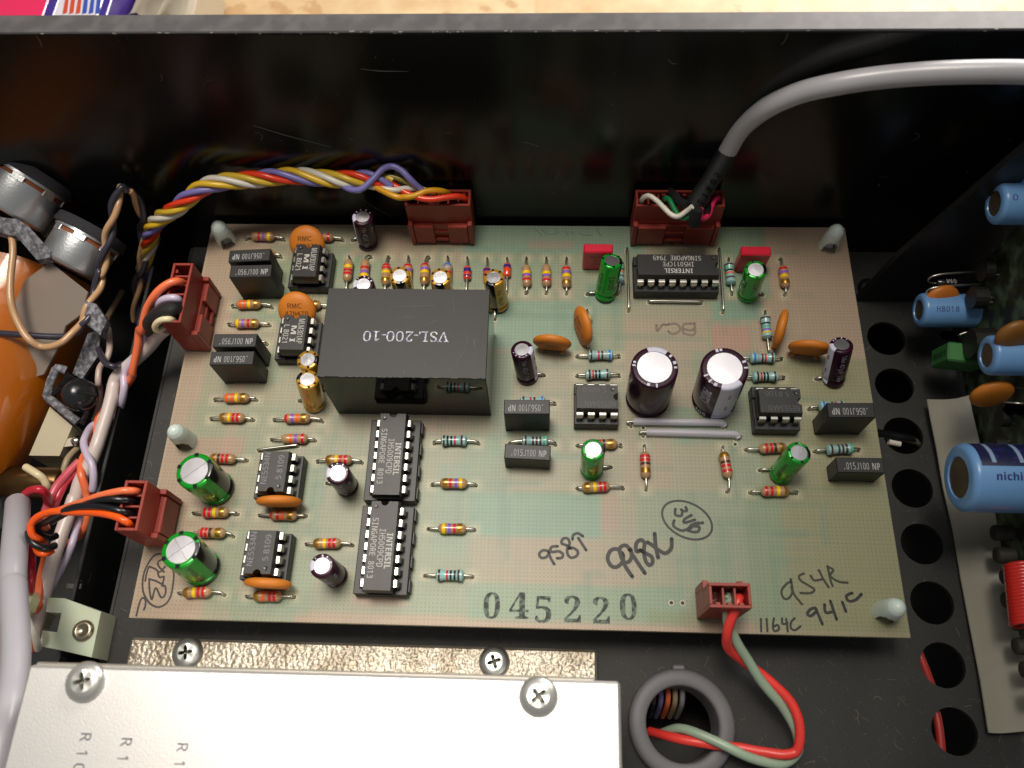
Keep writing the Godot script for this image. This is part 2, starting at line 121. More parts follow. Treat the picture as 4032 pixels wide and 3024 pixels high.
	["beige_wire", "pinkbeige", 0.75, [Vector3(-103.79, -6, -21.7), Vector3(-101.13, -4, -15.76), Vector3(-101.07, -4, -12.46), Vector3(-102.86, -5, -10.31), Vector3(-102.9, -6, -6.88), Vector3(-103.87, -9, -6.64), Vector3(-104.79, -12, -2.93), Vector3(-106.32, -14, -0.04)], "pinkish beige wire curving down behind the bolted bracket", "wire"],
	["navy_wire", "navy", 0.75, [Vector3(-103.18, -3, -14.57), Vector3(-99.66, -1, -10.17), Vector3(-97.01, -1, -8.93), Vector3(-97.32, -4, -10.99)], "navy wire bend crossing the pinkish beige wire", "wire"],
	["tan_wire", "tan", 0.75, [Vector3(-109.93, -18, -39.41), Vector3(-109.81, -14, -28.98)], "straight tan wire in the dark gap behind the left bundle", "wire"],
	["tan_wire", "tan", 0.8, [Vector3(-108.77, -14, 7.43), Vector3(-109.12, -12, 10.63), Vector3(-109.44, -12, 13.29), Vector3(-109.87, -13, 16)], "tan wire under the cable tie at the white block", "wire"],
	["cream_wire", "cream", 0.9, [Vector3(-115.01, -6, 14.98), Vector3(-111.44, -5, 16.81), Vector3(-110.02, -6, 17.82), Vector3(-109.64, -8, 19.14), Vector3(-111.37, -12, 18.02)], "cream wire below the tip of the orange film", "wire"],
	["white_wire", "white", 0.8, [Vector3(-102.97, -2, 49.59), Vector3(-100.52, -1, 51.97), Vector3(-100.25, -3, 53.99), Vector3(-101.26, -6, 55.3)], "white wire bulging beside the nylon mount", "wire"],
	["red_wire", "crimson", 1.1, [Vector3(-108.58, -6, 61.01), Vector3(-107.66, -4, 56.34), Vector3(-107.61, -3, 53.2), Vector3(-109.74, -4, 49.13)], "crimson wire at the left edge below the cable tie", "wire"],
	["orange_wire", "orange", 1, [Vector3(-104.34, -4, 72.68), Vector3(-108.23, -6, 57.87), Vector3(-109.44, -10, 52.18)], "orange wire at the bottom left corner beside the thick grey cable", "wire"],
	["red_wire", "darkred", 0.9, [Vector3(88.3, -17, 47.5), Vector3(88.2, -16.5, 50), Vector3(88.9, -16.5, 53), Vector3(90, -17, 57)], "dull red wire seen through a floor hole at the lower right", "wire"],
	["red_wire", "darkred", 0.9, [Vector3(89.5, -16, 62), Vector3(89.6, -16, 66), Vector3(89.2, -16.4, 72)], "dull red wire in the lowest floor hole of the row", "wire"],
	["black_wire", "blackwire", 1.2, [Vector3(83.5, -12.6, 0.3), Vector3(88, -14, 0.6), Vector3(94, -15, 1.3), Vector3(98, -20, 2)], "black wire end with bared white core in the third floor hole", "wire"],
	["white_core", "white", 0.7, [Vector3(88.2, -14.2, 2.1), Vector3(91, -14.6, 2.5)], "white core stripped at the black wire end in the third floor hole", "wire"],
]
const LOOSE_WIRES := [
	["beige_wire", "beige", 0.82, [Vector3(-104.33, 3.17, -19.88), Vector3(-105.47, 2.94, -18.02), Vector3(-107.08, 2.65, -15.99), Vector3(-108.77, 2.73, -13.55), Vector3(-111.43, 2.35, -12.43), Vector3(-114.1, 2.44, -12.35), Vector3(-115.79, 3.93, -13.06), Vector3(-117.72, 4.92, -15.09), Vector3(-119.68, 6.62, -18.68), Vector3(-120.68, 8.2, -22.12), Vector3(-121.39, 9.3, -26.97), Vector3(-121.54, 10.8, -32.75), Vector3(-122.53, 11.59, -36.87), Vector3(-124.68, 12.16, -40.39), Vector3(-127.5, 11.98, -42.14)], "beige wire sweeping in a loop over the orange film", "wire"],
	["navy_wire", "navy", 0.8, [Vector3(-104.88, 2.43, -19.4), Vector3(-106.12, 1.97, -17.01), Vector3(-107.92, 1.73, -15.81), Vector3(-111.2, 1.94, -15.22), Vector3(-116.67, 2.68, -15.09), Vector3(-124.36, 3.16, -15.39), Vector3(-125.51, 3.24, -15.44)], "navy wire crossing the orange film to the left edge", "wire"],
]
const TWISTS := [
	["wire_bundle", ["yellow", "white", "yellow2", "redorange", "violet"], 0.75, 1.35, 23, 0.4, [Vector3(-30.36, 18, -47.83), Vector3(-35.57, 19.5, -48.19), Vector3(-41.97, 20, -47.99), Vector3(-50.73, 20, -48.67), Vector3(-55.48, 20, -48.65), Vector3(-61.09, 20, -48.05), Vector3(-65.77, 20, -47.57), Vector3(-70.41, 20, -46.86), Vector3(-74.65, 19, -46.11), Vector3(-78.62, 17, -44.71), Vector3(-83.1, 14, -43.54), Vector3(-87.99, 10, -43.81), Vector3(-91.76, 6, -43.99), Vector3(-95.41, 0, -43.96), Vector3(-98.7, -6, -42.98), Vector3(-101.76, -12, -41.77), Vector3(-104.8, -18, -41.36)], "twisted bundle of yellow, red, white and violet wires along the back wall", "wires"],
	["twisted_pair", ["beige", "navy"], 0.78, 0.75, 15, 2.6, [Vector3(-94.88, 16.17, -47.47), Vector3(-95.33, 17.32, -47.53), Vector3(-95.89, 16.79, -46.29), Vector3(-96.81, 15.72, -43.82), Vector3(-97.77, 13.68, -41.59), Vector3(-98.93, 11.62, -39.33), Vector3(-100.28, 9.32, -36.5), Vector3(-101.44, 7.08, -33.83), Vector3(-102.72, 4.91, -31.29), Vector3(-102.71, 4.8, -31.04), Vector3(-103.54, 3.3, -27.62), Vector3(-103.86, 3.46, -23.04), Vector3(-104.33, 3.25, -20.06), Vector3(-105.56, 2.5, -18.26)], "twisted beige and navy wire pair, left leg of the hairpin", "wires"],
	["twisted_pair", ["beige", "navy"], 0.72, 0.72, 17, 1.2, [Vector3(-94.3, 16.15, -47.48), Vector3(-93.95, 14.11, -47.85), Vector3(-94.14, 10.69, -47.54), Vector3(-94.78, 6.93, -46.43), Vector3(-96.99, 1.59, -46.53), Vector3(-98.01, -1.73, -43.88), Vector3(-98.74, -4.68, -42.13), Vector3(-100.18, -8.05, -39.34), Vector3(-100.99, -9.01, -39.58), Vector3(-102.77, -12.41, -36.68), Vector3(-103.81, -15.61, -34.33), Vector3(-104.95, -19.36, -30.73)], "twisted beige and navy wire pair, right leg going down behind", "wires"],
	["twisted_pair", ["coral", "sage"], 0.98, 0.95, 33, 5.2, [Vector3(43.66, 9, 43.71), Vector3(42.72, 11, 44.73), Vector3(42.11, 8, 48.96), Vector3(43.43, 4, 51.7), Vector3(46.6, 0, 54.32), Vector3(49.4, -2, 56.69), Vector3(52.14, -3, 59.15), Vector3(55.03, -4, 61.94), Vector3(56.76, -5, 65.26), Vector3(57.41, -6, 68.42), Vector3(56.87, -7, 70.94), Vector3(54.04, -7, 72.19), Vector3(49.93, -7, 71.81), Vector3(45.5, -7, 70.77), Vector3(41.14, -7.5, 69.63), Vector3(36.8, -8.5, 68.55), Vector3(33.5, -11, 67.9), Vector3(30.1, -17, 67.96)], "twisted red and grey-green wire pair from the front red connector into the grommet", "wires"],
]
const INK_STROKES := [
	[0.62, 0, [Vector2(7.36, 33.42), Vector2(6.14, 33.21), Vector2(5.3, 33.96), Vector2(5.68, 34.8), Vector2(6.77, 34.66), Vector2(7.37, 33.67)]],
	[0.62, 0, [Vector2(7.31, 33.43), Vector2(7.62, 34.64), Vector2(8.48, 36.12)]],
	[0.62, 0, [Vector2(9.18, 32.28), Vector2(7.96, 32.43), Vector2(7.6, 33.17), Vector2(8.09, 33.53), Vector2(9.43, 33.38), Vector2(10.28, 33.97), Vector2(10.04, 34.71), Vector2(9.07, 34.85)]],
	[0.62, 0, [Vector2(11.98, 32.71), Vector2(11.25, 32.11), Vector2(10.03, 31.65), Vector2(10.27, 30.7), Vector2(11.24, 30.56), Vector2(11.73, 31.61), Vector2(11.25, 32.6), Vector2(11.25, 33.83), Vector2(11.98, 34.66), Vector2(13.19, 34.27), Vector2(13.43, 33.29), Vector2(12.46, 32.58), Vector2(11.49, 32.72)]],
	[0.62, 0, [Vector2(12.34, 30.73), Vector2(12.47, 29.86), Vector2(13.45, 29.39), Vector2(14.54, 30.02)]],
	[0.62, 0, [Vector2(13.56, 30.46), Vector2(15.21, 33.01)]],
	[0.85, 0, [Vector2(22.86, 33.57), Vector2(21.68, 32.62), Vector2(20.34, 33.01), Vector2(19.71, 34.61), Vector2(20.4, 36.16), Vector2(21.6, 36.38), Vector2(22.82, 35.27), Vector2(22.98, 33.81)]],
	[0.85, 0, [Vector2(22.83, 35.02), Vector2(23.51, 36.45), Vector2(24.77, 38.34)]],
	[0.85, 0, [Vector2(24.45, 32.8), Vector2(23.64, 31.79), Vector2(22.41, 32.24), Vector2(22.38, 33.58), Vector2(23.06, 35.26), Vector2(24.14, 35.24), Vector2(24.78, 34.01), Vector2(24.58, 32.55)]],
	[0.85, 0, [Vector2(24.57, 33.04), Vector2(25.71, 34.96), Vector2(27.42, 37.56)]],
	[0.85, 0, [Vector2(26.75, 32.75), Vector2(25.78, 33.02), Vector2(25.83, 31.3), Vector2(26.82, 30.54), Vector2(27.53, 31.27), Vector2(27.35, 32.98), Vector2(27.64, 34.92), Vector2(28.32, 35.86), Vector2(29.06, 35.37), Vector2(28.99, 34.16), Vector2(27.93, 33.46), Vector2(26.51, 32.76)]],
	[0.85, 0, [Vector2(29.79, 29.12), Vector2(29.92, 31.95), Vector2(30.3, 34.25)]],
	[0.85, 0, [Vector2(28.14, 31.01), Vector2(28.97, 31.48), Vector2(30.84, 32.9), Vector2(32.03, 33.24), Vector2(33.17, 32.12), Vector2(33.31, 30.15)]],
	[0.5, 1, [Vector2(39.79, 30), Vector2(38.77, 30.19), Vector2(37.66, 30.18), Vector2(36.5, 29.96), Vector2(35.35, 29.55), Vector2(34.28, 28.96), Vector2(33.32, 28.22), Vector2(32.54, 27.38), Vector2(31.97, 26.46), Vector2(31.64, 25.52), Vector2(31.56, 24.6), Vector2(31.75, 23.75), Vector2(32.2, 23.01), Vector2(32.88, 22.43), Vector2(33.77, 22.02), Vector2(34.8, 21.83), Vector2(35.94, 21.84), Vector2(37.12, 22.07), Vector2(38.28, 22.5), Vector2(39.37, 23.11), Vector2(40.32, 23.86), Vector2(41.09, 24.72), Vector2(41.65, 25.64), Vector2(41.95, 26.58), Vector2(42, 27.49), Vector2(41.8, 28.33), Vector2(41.34, 29.04), Vector2(40.66, 29.61), Vector2(39.79, 30)]],
	[0.62, 1, [Vector2(34.44, 23.63), Vector2(34.38, 24.89), Vector2(35.59, 25.12), Vector2(35.89, 24.1), Vector2(35.66, 23.73)]],
	[0.62, 1, [Vector2(35.89, 24.1), Vector2(36.88, 23.96), Vector2(36.67, 23.2)]],
	[0.62, 1, [Vector2(37.8, 24.95), Vector2(36.28, 25.86), Vector2(36.24, 26.61), Vector2(38.47, 25.94)]],
	[0.62, 1, [Vector2(34.07, 26.16), Vector2(33.88, 27.41), Vector2(35.66, 28.37), Vector2(37.4, 27.59)]],
	[0.62, 1, [Vector2(39.17, 26.55), Vector2(37.67, 27.08), Vector2(37.12, 28.34), Vector2(38.8, 28.55), Vector2(39.35, 27.55), Vector2(38.15, 27.32)]],
	[0.62, 1, [Vector2(36.87, 28.35), Vector2(38.4, 27.07), Vector2(40.14, 26.53)]],
	[0.5, 2, [Vector2(57.5, 38.58), Vector2(56.51, 39.07), Vector2(55.31, 40.5), Vector2(55.52, 41.89), Vector2(56.43, 42.1), Vector2(57.51, 40.69), Vector2(57.43, 38.11)]],
	[0.5, 2, [Vector2(57.37, 39.75), Vector2(57.9, 41.37), Vector2(59.21, 43.19)]],
	[0.5, 2, [Vector2(60.27, 36.86), Vector2(59.28, 37.36), Vector2(59.41, 38.3), Vector2(61.15, 39.43), Vector2(62.01, 40.11), Vector2(61.22, 40.83), Vector2(59.12, 40.88)]],
	[0.5, 2, [Vector2(61.63, 37.3), Vector2(62.23, 38.23), Vector2(63.9, 37.96)]],
	[0.5, 2, [Vector2(63.42, 36.08), Vector2(64.13, 37.95), Vector2(64.98, 39.58)]],
	[0.5, 2, [Vector2(65.29, 35.2), Vector2(65.54, 37.92), Vector2(65.83, 39.32)]],
	[0.5, 2, [Vector2(65.28, 35.32), Vector2(66.37, 36.01), Vector2(65.63, 37.21), Vector2(67.12, 38.35), Vector2(68.97, 38.55)]],
	[0.62, 0, [Vector2(61.8, 43.82), Vector2(60.85, 44.07), Vector2(60.05, 45), Vector2(60.69, 45.44), Vector2(61.95, 44.5)]],
	[0.62, 0, [Vector2(61.89, 44.04), Vector2(62.8, 46.98)]],
	[0.62, 0, [Vector2(63.74, 43.08), Vector2(63.77, 44.68), Vector2(65.42, 44.41)]],
	[0.62, 0, [Vector2(64.99, 42.36), Vector2(65.42, 44.41), Vector2(65.79, 46)]],
	[0.62, 0, [Vector2(67.39, 42.53), Vector2(67.84, 44.36)]],
	[0.62, 0, [Vector2(69.62, 40.63), Vector2(68.37, 41.24), Vector2(68.7, 42.27), Vector2(70.12, 42.01), Vector2(71.45, 40.82)]],
	[0.45, 0, [Vector2(50.57, 46.26), Vector2(50.41, 48.75)]],
	[0.45, 0, [Vector2(51.72, 46.23), Vector2(51.65, 48.72)]],
	[0.45, 0, [Vector2(53.24, 46.08), Vector2(52.87, 47.45), Vector2(52.99, 48.57), Vector2(53.94, 48.32), Vector2(53.91, 47.42), Vector2(53.08, 47.67)]],
	[0.45, 0, [Vector2(54.86, 46.04), Vector2(54.86, 47.17), Vector2(55.92, 46.92)]],
	[0.45, 0, [Vector2(55.66, 46.13), Vector2(55.74, 48.61)]],
	[0.45, 0, [Vector2(57.4, 45.98), Vector2(56.64, 46.68), Vector2(56.4, 47.81), Vector2(57.14, 48.35), Vector2(58.38, 47.54)]],
	[0.42, 3, [Vector2(-75.78, 35.77), Vector2(-77.08, 36.02), Vector2(-78.03, 37.23), Vector2(-78.73, 39.59), Vector2(-78.62, 42.21), Vector2(-77.86, 44.34), Vector2(-76.12, 46.29), Vector2(-74.21, 46.95), Vector2(-72.75, 46.21), Vector2(-72.04, 44.63), Vector2(-72.02, 42.49), Vector2(-72.23, 40.32), Vector2(-72.69, 39.16)]],
	[0.42, 3, [Vector2(-78.51, 48.82), Vector2(-78.43, 46.49), Vector2(-78.12, 45.21), Vector2(-77.32, 45.47), Vector2(-77.05, 46.74), Vector2(-77.16, 47.59)]],
	[0.42, 3, [Vector2(-75.38, 36.95), Vector2(-76.18, 37.48), Vector2(-75.99, 38.36), Vector2(-74.53, 39.64)]],
	[0.42, 3, [Vector2(-77.9, 38.55), Vector2(-76.44, 39.1), Vector2(-75.43, 39.66), Vector2(-74.47, 38.47)]],
	[0.42, 3, [Vector2(-78.02, 38.7), Vector2(-78.19, 40.02), Vector2(-78.15, 41.62)]],
	[0.42, 3, [Vector2(-75.84, 39.82), Vector2(-75.19, 40.82), Vector2(-74.32, 40.66), Vector2(-74.3, 42.25)]],
	[0.42, 3, [Vector2(-77.5, 41.17), Vector2(-75.93, 41.57), Vector2(-74.62, 42.11)]],
	[0.42, 3, [Vector2(-77.32, 41.31), Vector2(-76.89, 43.32), Vector2(-75.93, 45.44), Vector2(-75.63, 43), Vector2(-74.03, 44.97), Vector2(-73.3, 44.24), Vector2(-73.62, 42.67), Vector2(-74.39, 42.54)]],
	[0.22, 4, [Vector2(2.88, -48.4), Vector2(4.65, -46.34)]],
	[0.22, 4, [Vector2(4.62, -48.2), Vector2(6.03, -46.76), Vector2(8.28, -46.78)]],
	[0.22, 4, [Vector2(8.09, -48.44), Vector2(8.62, -46.99)]],
	[0.22, 4, [Vector2(10.52, -47.62), Vector2(11.22, -46.39)]],
	[0.22, 4, [Vector2(11.91, -47.43), Vector2(12.77, -46.61)]],
	[0.22, 4, [Vector2(13.98, -47.03), Vector2(15.36, -46.42), Vector2(17.43, -46.54)]],
	[0.22, 4, [Vector2(18.31, -48.3), Vector2(19.66, -46.14)]],
	[0.6, 5, [Vector2(41.23, -21.86), Vector2(41.04, -18.72), Vector2(38.64, -19.06), Vector2(38.37, -20.16), Vector2(38.77, -21.46), Vector2(40.56, -21.66)]],
	[0.6, 5, [Vector2(38.7, -20.16), Vector2(40.46, -19.82), Vector2(40.97, -20.38)]],
	[0.6, 5, [Vector2(34.94, -19.56), Vector2(35.88, -18.84), Vector2(37.36, -19.41), Vector2(37.74, -20.52), Vector2(36.98, -21.53), Vector2(35.03, -21.41)]],
	[0.6, 5, [Vector2(32.25, -21.19), Vector2(32.35, -19.53), Vector2(33.56, -21.21)]],
	[0.6, 5, [Vector2(33.89, -21.4), Vector2(34.69, -21.22)]],
]
const DIGITS := [
	["0", Vector2(-4.37, 45.02)],
	["4", Vector2(1.28, 44.88)],
	["5", Vector2(6.31, 45.53)],
	["2", Vector2(12.34, 45.31)],
	["2", Vector2(18.22, 45.4)],
	["0", Vector2(23.77, 44.57)],
]
const BOARD_PATCHES := [
	[-64.03, -43.31, 55.41, 46.94, "g", 0.32],
	[-47.59, 7.72, -1.29, 47.44, "g", 0.25],
	[-15.16, -49.23, 30.03, -40.96, "t", 0.75],
	[-14.77, -41.37, 28.64, -34, "g", 0.35],
	[48.47, -49.57, 60.73, -28.65, "g", 0.8],
	[59.99, -49.68, 78.28, -13.61, "n", 0.85],
	[65.64, -39.94, 80.88, -13.67, "n", 0.5],
	[-6.09, -27.45, 13.26, -14.32, "t", 0.8],
	[12.71, -34.12, 24.88, -13.91, "g", 0.4],
	[24.54, -22.76, 47.02, -0.07, "n", 0.55],
	[45.18, -21.06, 54.31, -10.74, "p", 0.55],
	[45.83, -27.99, 57.87, -22.69, "t", 0.8],
	[15.51, -32.82, 23.88, -23.82, "t", 0.5],
	[54.16, -12.8, 80.79, 18.94, "o", 0.6],
	[49.46, 17.86, 81.98, 48.94, "o", 0.7],
	[26.29, 19.39, 57.23, 46.79, "g", 0.5],
	[34.18, 2.04, 54.51, 19.37, "g", 0.4],
	[23.87, 8.87, 45.14, 19.56, "n", 0.5],
	[-9.86, 20.67, 18.63, 30.39, "t", 0.85],
	[18.63, 20.35, 22.61, 29.04, "p", 0.25],
	[-9.39, 40.45, 35.42, 47.94, "g", 0.75],
	[-9.84, 30.73, 33.97, 40.19, "n", 0.35],
	[-6.36, -13.6, -1.06, 13.91, "g", 0.6],
	[-12.12, 2.92, -3.83, 20.38, "g", 0.5],
	[-17.5, 14.12, -10.43, 34.76, "t", 0.4],
	[-21.96, 3, -4.06, 7.49, "p", 0.2],
	[-74.17, -12.67, -66.56, 14.01, "g", 0.35],
	[-76.17, 0.38, -50.49, 13.9, "g", 0.25],
	[-70.5, -38.71, -55.5, -20.31, "g", 0.5],
	[-70.32, -12.8, -54.84, -4.36, "g", 0.3],
	[-58.65, 44.38, -45.02, 49.54, "g", 0.6],
	[-64.92, 29.82, -57.96, 49.28, "g", 0.35],
	[-57.06, -48.55, -40.61, -33.46, "g", 0.4],
	[-50.23, -39.09, 8.19, -28.48, "g", 0.4],
	[-33.4, -44.54, -13.7, -33.71, "n", 0.4],
	[-43.17, -47.24, -29.09, -38.96, "n", 0.5],
	[-51.17, 14.75, -42.11, 47.97, "g", 0.4],
	[-24.79, 20.59, -9.95, 47.28, "g", 0.35],
	[-73.26, 9.01, -61.58, 13.44, "p", 0.4],
	[-33.6, 43.32, -21.97, 45.68, "p", 0.4],
	[-69.68, -47.72, -62.52, -44.21, "p", 0.4],
	[9.05, 6.51, 14.74, 12, "p", 0.45],
	[1.18, -44.79, 12.74, -42.05, "p", 0.3],
	[40.29, -14.32, 56.08, 1.99, "g", 0.45],
	[35.53, -0.11, 39.67, 8.82, "t", 0.5],
	[1.29, 4.9, 14.74, 13.7, "g", 0.5],
	[27.74, 45.13, 39.01, 48.07, "o", 0.6],
	[-79.45, 34.12, -66.53, 49.57, "n", 0.7],
	[-77.19, 13.04, -68.9, 34.04, "n", 0.5],
	[-81.41, -48.37, -66.08, -27.93, "n", 0.6],
]
const POTS := [
	[Vector3(-126.29, 10.76, -44.44), Vector3(0.5, 0.22, -0.84), 8.6, 8.5, "big silver potentiometer can at the left edge"],
	[Vector3(-112.68, 2.2, -34.04), Vector3(0.42, 0.2, -0.88), 7.6, 7.5, "smaller blue-grey potentiometer can below the silver one"],
]
const LEFT_POLYS := [
	[Vector3(-119.48, 6.88, -48.73), Vector3(-117.25, 6.24, -47.51), Vector3(-114.76, 4, -45.21), Vector3(-114.94, 3.35, -43.73), Vector3(-118.77, 3.65, -41.56), Vector3(-120.6, 5.21, -42.41)],
	[Vector3(-121.34, 3.89, -29.59), Vector3(-115.3, 5.47, -33.72), Vector3(-105.95, 2.19, -27.34), Vector3(-107.64, -0, -22.25), Vector3(-111.34, -1.01, -19.63), Vector3(-111.91, -1.8, -17.81), Vector3(-113.43, -3.36, -14.17), Vector3(-116.49, -5.67, -8.68), Vector3(-125.51, -6.59, -5.72), Vector3(-125.32, -0.56, -19.22), Vector3(-123.44, 2.11, -25.39)],
	[Vector3(-125.38, 13.18, -40.14), Vector3(-119.97, 12.77, -39.77), Vector3(-117.87, 11.15, -38.82), Vector3(-113.15, 7.77, -34.19), Vector3(-113.32, 7.14, -32.76), Vector3(-116.43, 7, -32.14), Vector3(-120.74, 10.29, -36.61), Vector3(-125.33, 11.76, -36.97)],
	[Vector3(-107.26, -4.78, -18.97), Vector3(-103.88, -4.39, -20.17), Vector3(-104.78, -7.14, -13.94), Vector3(-108.5, -9.31, -8.72), Vector3(-110.92, -8.66, -9.92)],
	[Vector3(-104.6, 2.61, -23.51), Vector3(-102.06, 2.21, -22.87), Vector3(-99.47, 0.54, -19.39), Vector3(-100.98, -0.85, -16.14), Vector3(-104.92, 0.55, -18.87)],
	[Vector3(-112.17, -5.66, -9.14), Vector3(-109.8, -5.98, -8.67), Vector3(-114.44, -8.41, -2.77), Vector3(-106.87, -11.14, 2.58), Vector3(-105.54, -9.9, -0.34), Vector3(-104.64, -7.43, -5.94), Vector3(-108.8, -6.42, -7.8)],
	[Vector3(-115.2, -8.94, -1.49), Vector3(-109.63, -11.05, 2.66), Vector3(-112.68, -13.93, 9.41), Vector3(-120.16, -13.65, 9.54)],
	[Vector3(-112.33, -13.35, 5.63), Vector3(-108.38, -13.08, 4.61), Vector3(-108.55, -13.96, 6.61), Vector3(-112.7, -14.07, 7.27)],
]
const BOLT := Vector3(-105.52, -4.37, -2.89)
const STUD := Vector3(-108.59, -12.57, 5.96)
const MOUNT := [Vector3(-101.8, -6, 44.62), Vector3(-98.09, -6, 44.7), Vector3(-89.4, -6, 47.32), Vector3(-89.16, -6, 56.78), Vector3(-97.86, -6, 55.21), Vector3(-101.04, -6, 54.8)]
const RIVET := Vector3(-92.17, -5.9, 51.44)
const TIE := [Vector3(-108.48, -3.02, 45.88), Vector3(-106.78, -5.61, 46.61), Vector3(-106.92, -12.33, 46.95), Vector3(-107.57, -19.15, 47.55)]
const SLEEVE := [Vector3(45.88, 26.61, -50.7), Vector3(39.43, 17.74, -42.46)]
const SHEET := [Vector3(96.69, -9, -6.89), Vector3(96.73, -9.5, -2.67), Vector3(97.05, -10, 5.17), Vector3(97.21, -10.5, 14.7), Vector3(98, -11, 24.28), Vector3(97.75, -11, 35), Vector3(97.65, -11, 46.22), Vector3(97.52, -11, 56.26), Vector3(97.1, -11, 65.7)]
const COIL := [Vector3(102, 4.73, 35.04), Vector3(102, 2.3, 46.62)]
const BLUES := [
	[Vector3(92.8, 2.52, -24.52), 0, 3.95, "small pale blue capacitor printed H8018 beside the black diodes", [["H8018", 1.3, 5.0, 205.0, 5.0, "mono"]]],
	[Vector3(95.19, 21.2, -3.67), 0, 4.07, "pale blue capacitor printed 85 degrees C on the upright board", [["85°C", 1.7, 6.0, 165.0, 6.0, "mono"]]],
	[Vector3(88.07, 14.76, 20.23), 0, 6.81, "biggest pale blue capacitor, printed 47 microfarad 80V", [["nichicon", 1.5, 8.5, 195.0, 8.2, "bold"], ["47µF 80V", 2.6, 14.0, 155.0, 10.5, "bold"]]],
	[Vector3(97.61, 31.7, -33.24), 0, 4.3, "pale blue capacitor above the yellow film capacitors", [["0", 1.2, 1.0, 200.0, 2.0, "mono"]]],
	[Vector3(101.7, 35.57, -38.87), 0, 4.6, "topmost pale blue capacitor at the right edge", []],
]

var mats := {}
var used := {}
var shared := {}
var text_cache := {}
var rng := RandomNumberGenerator.new()
var fonts := {}

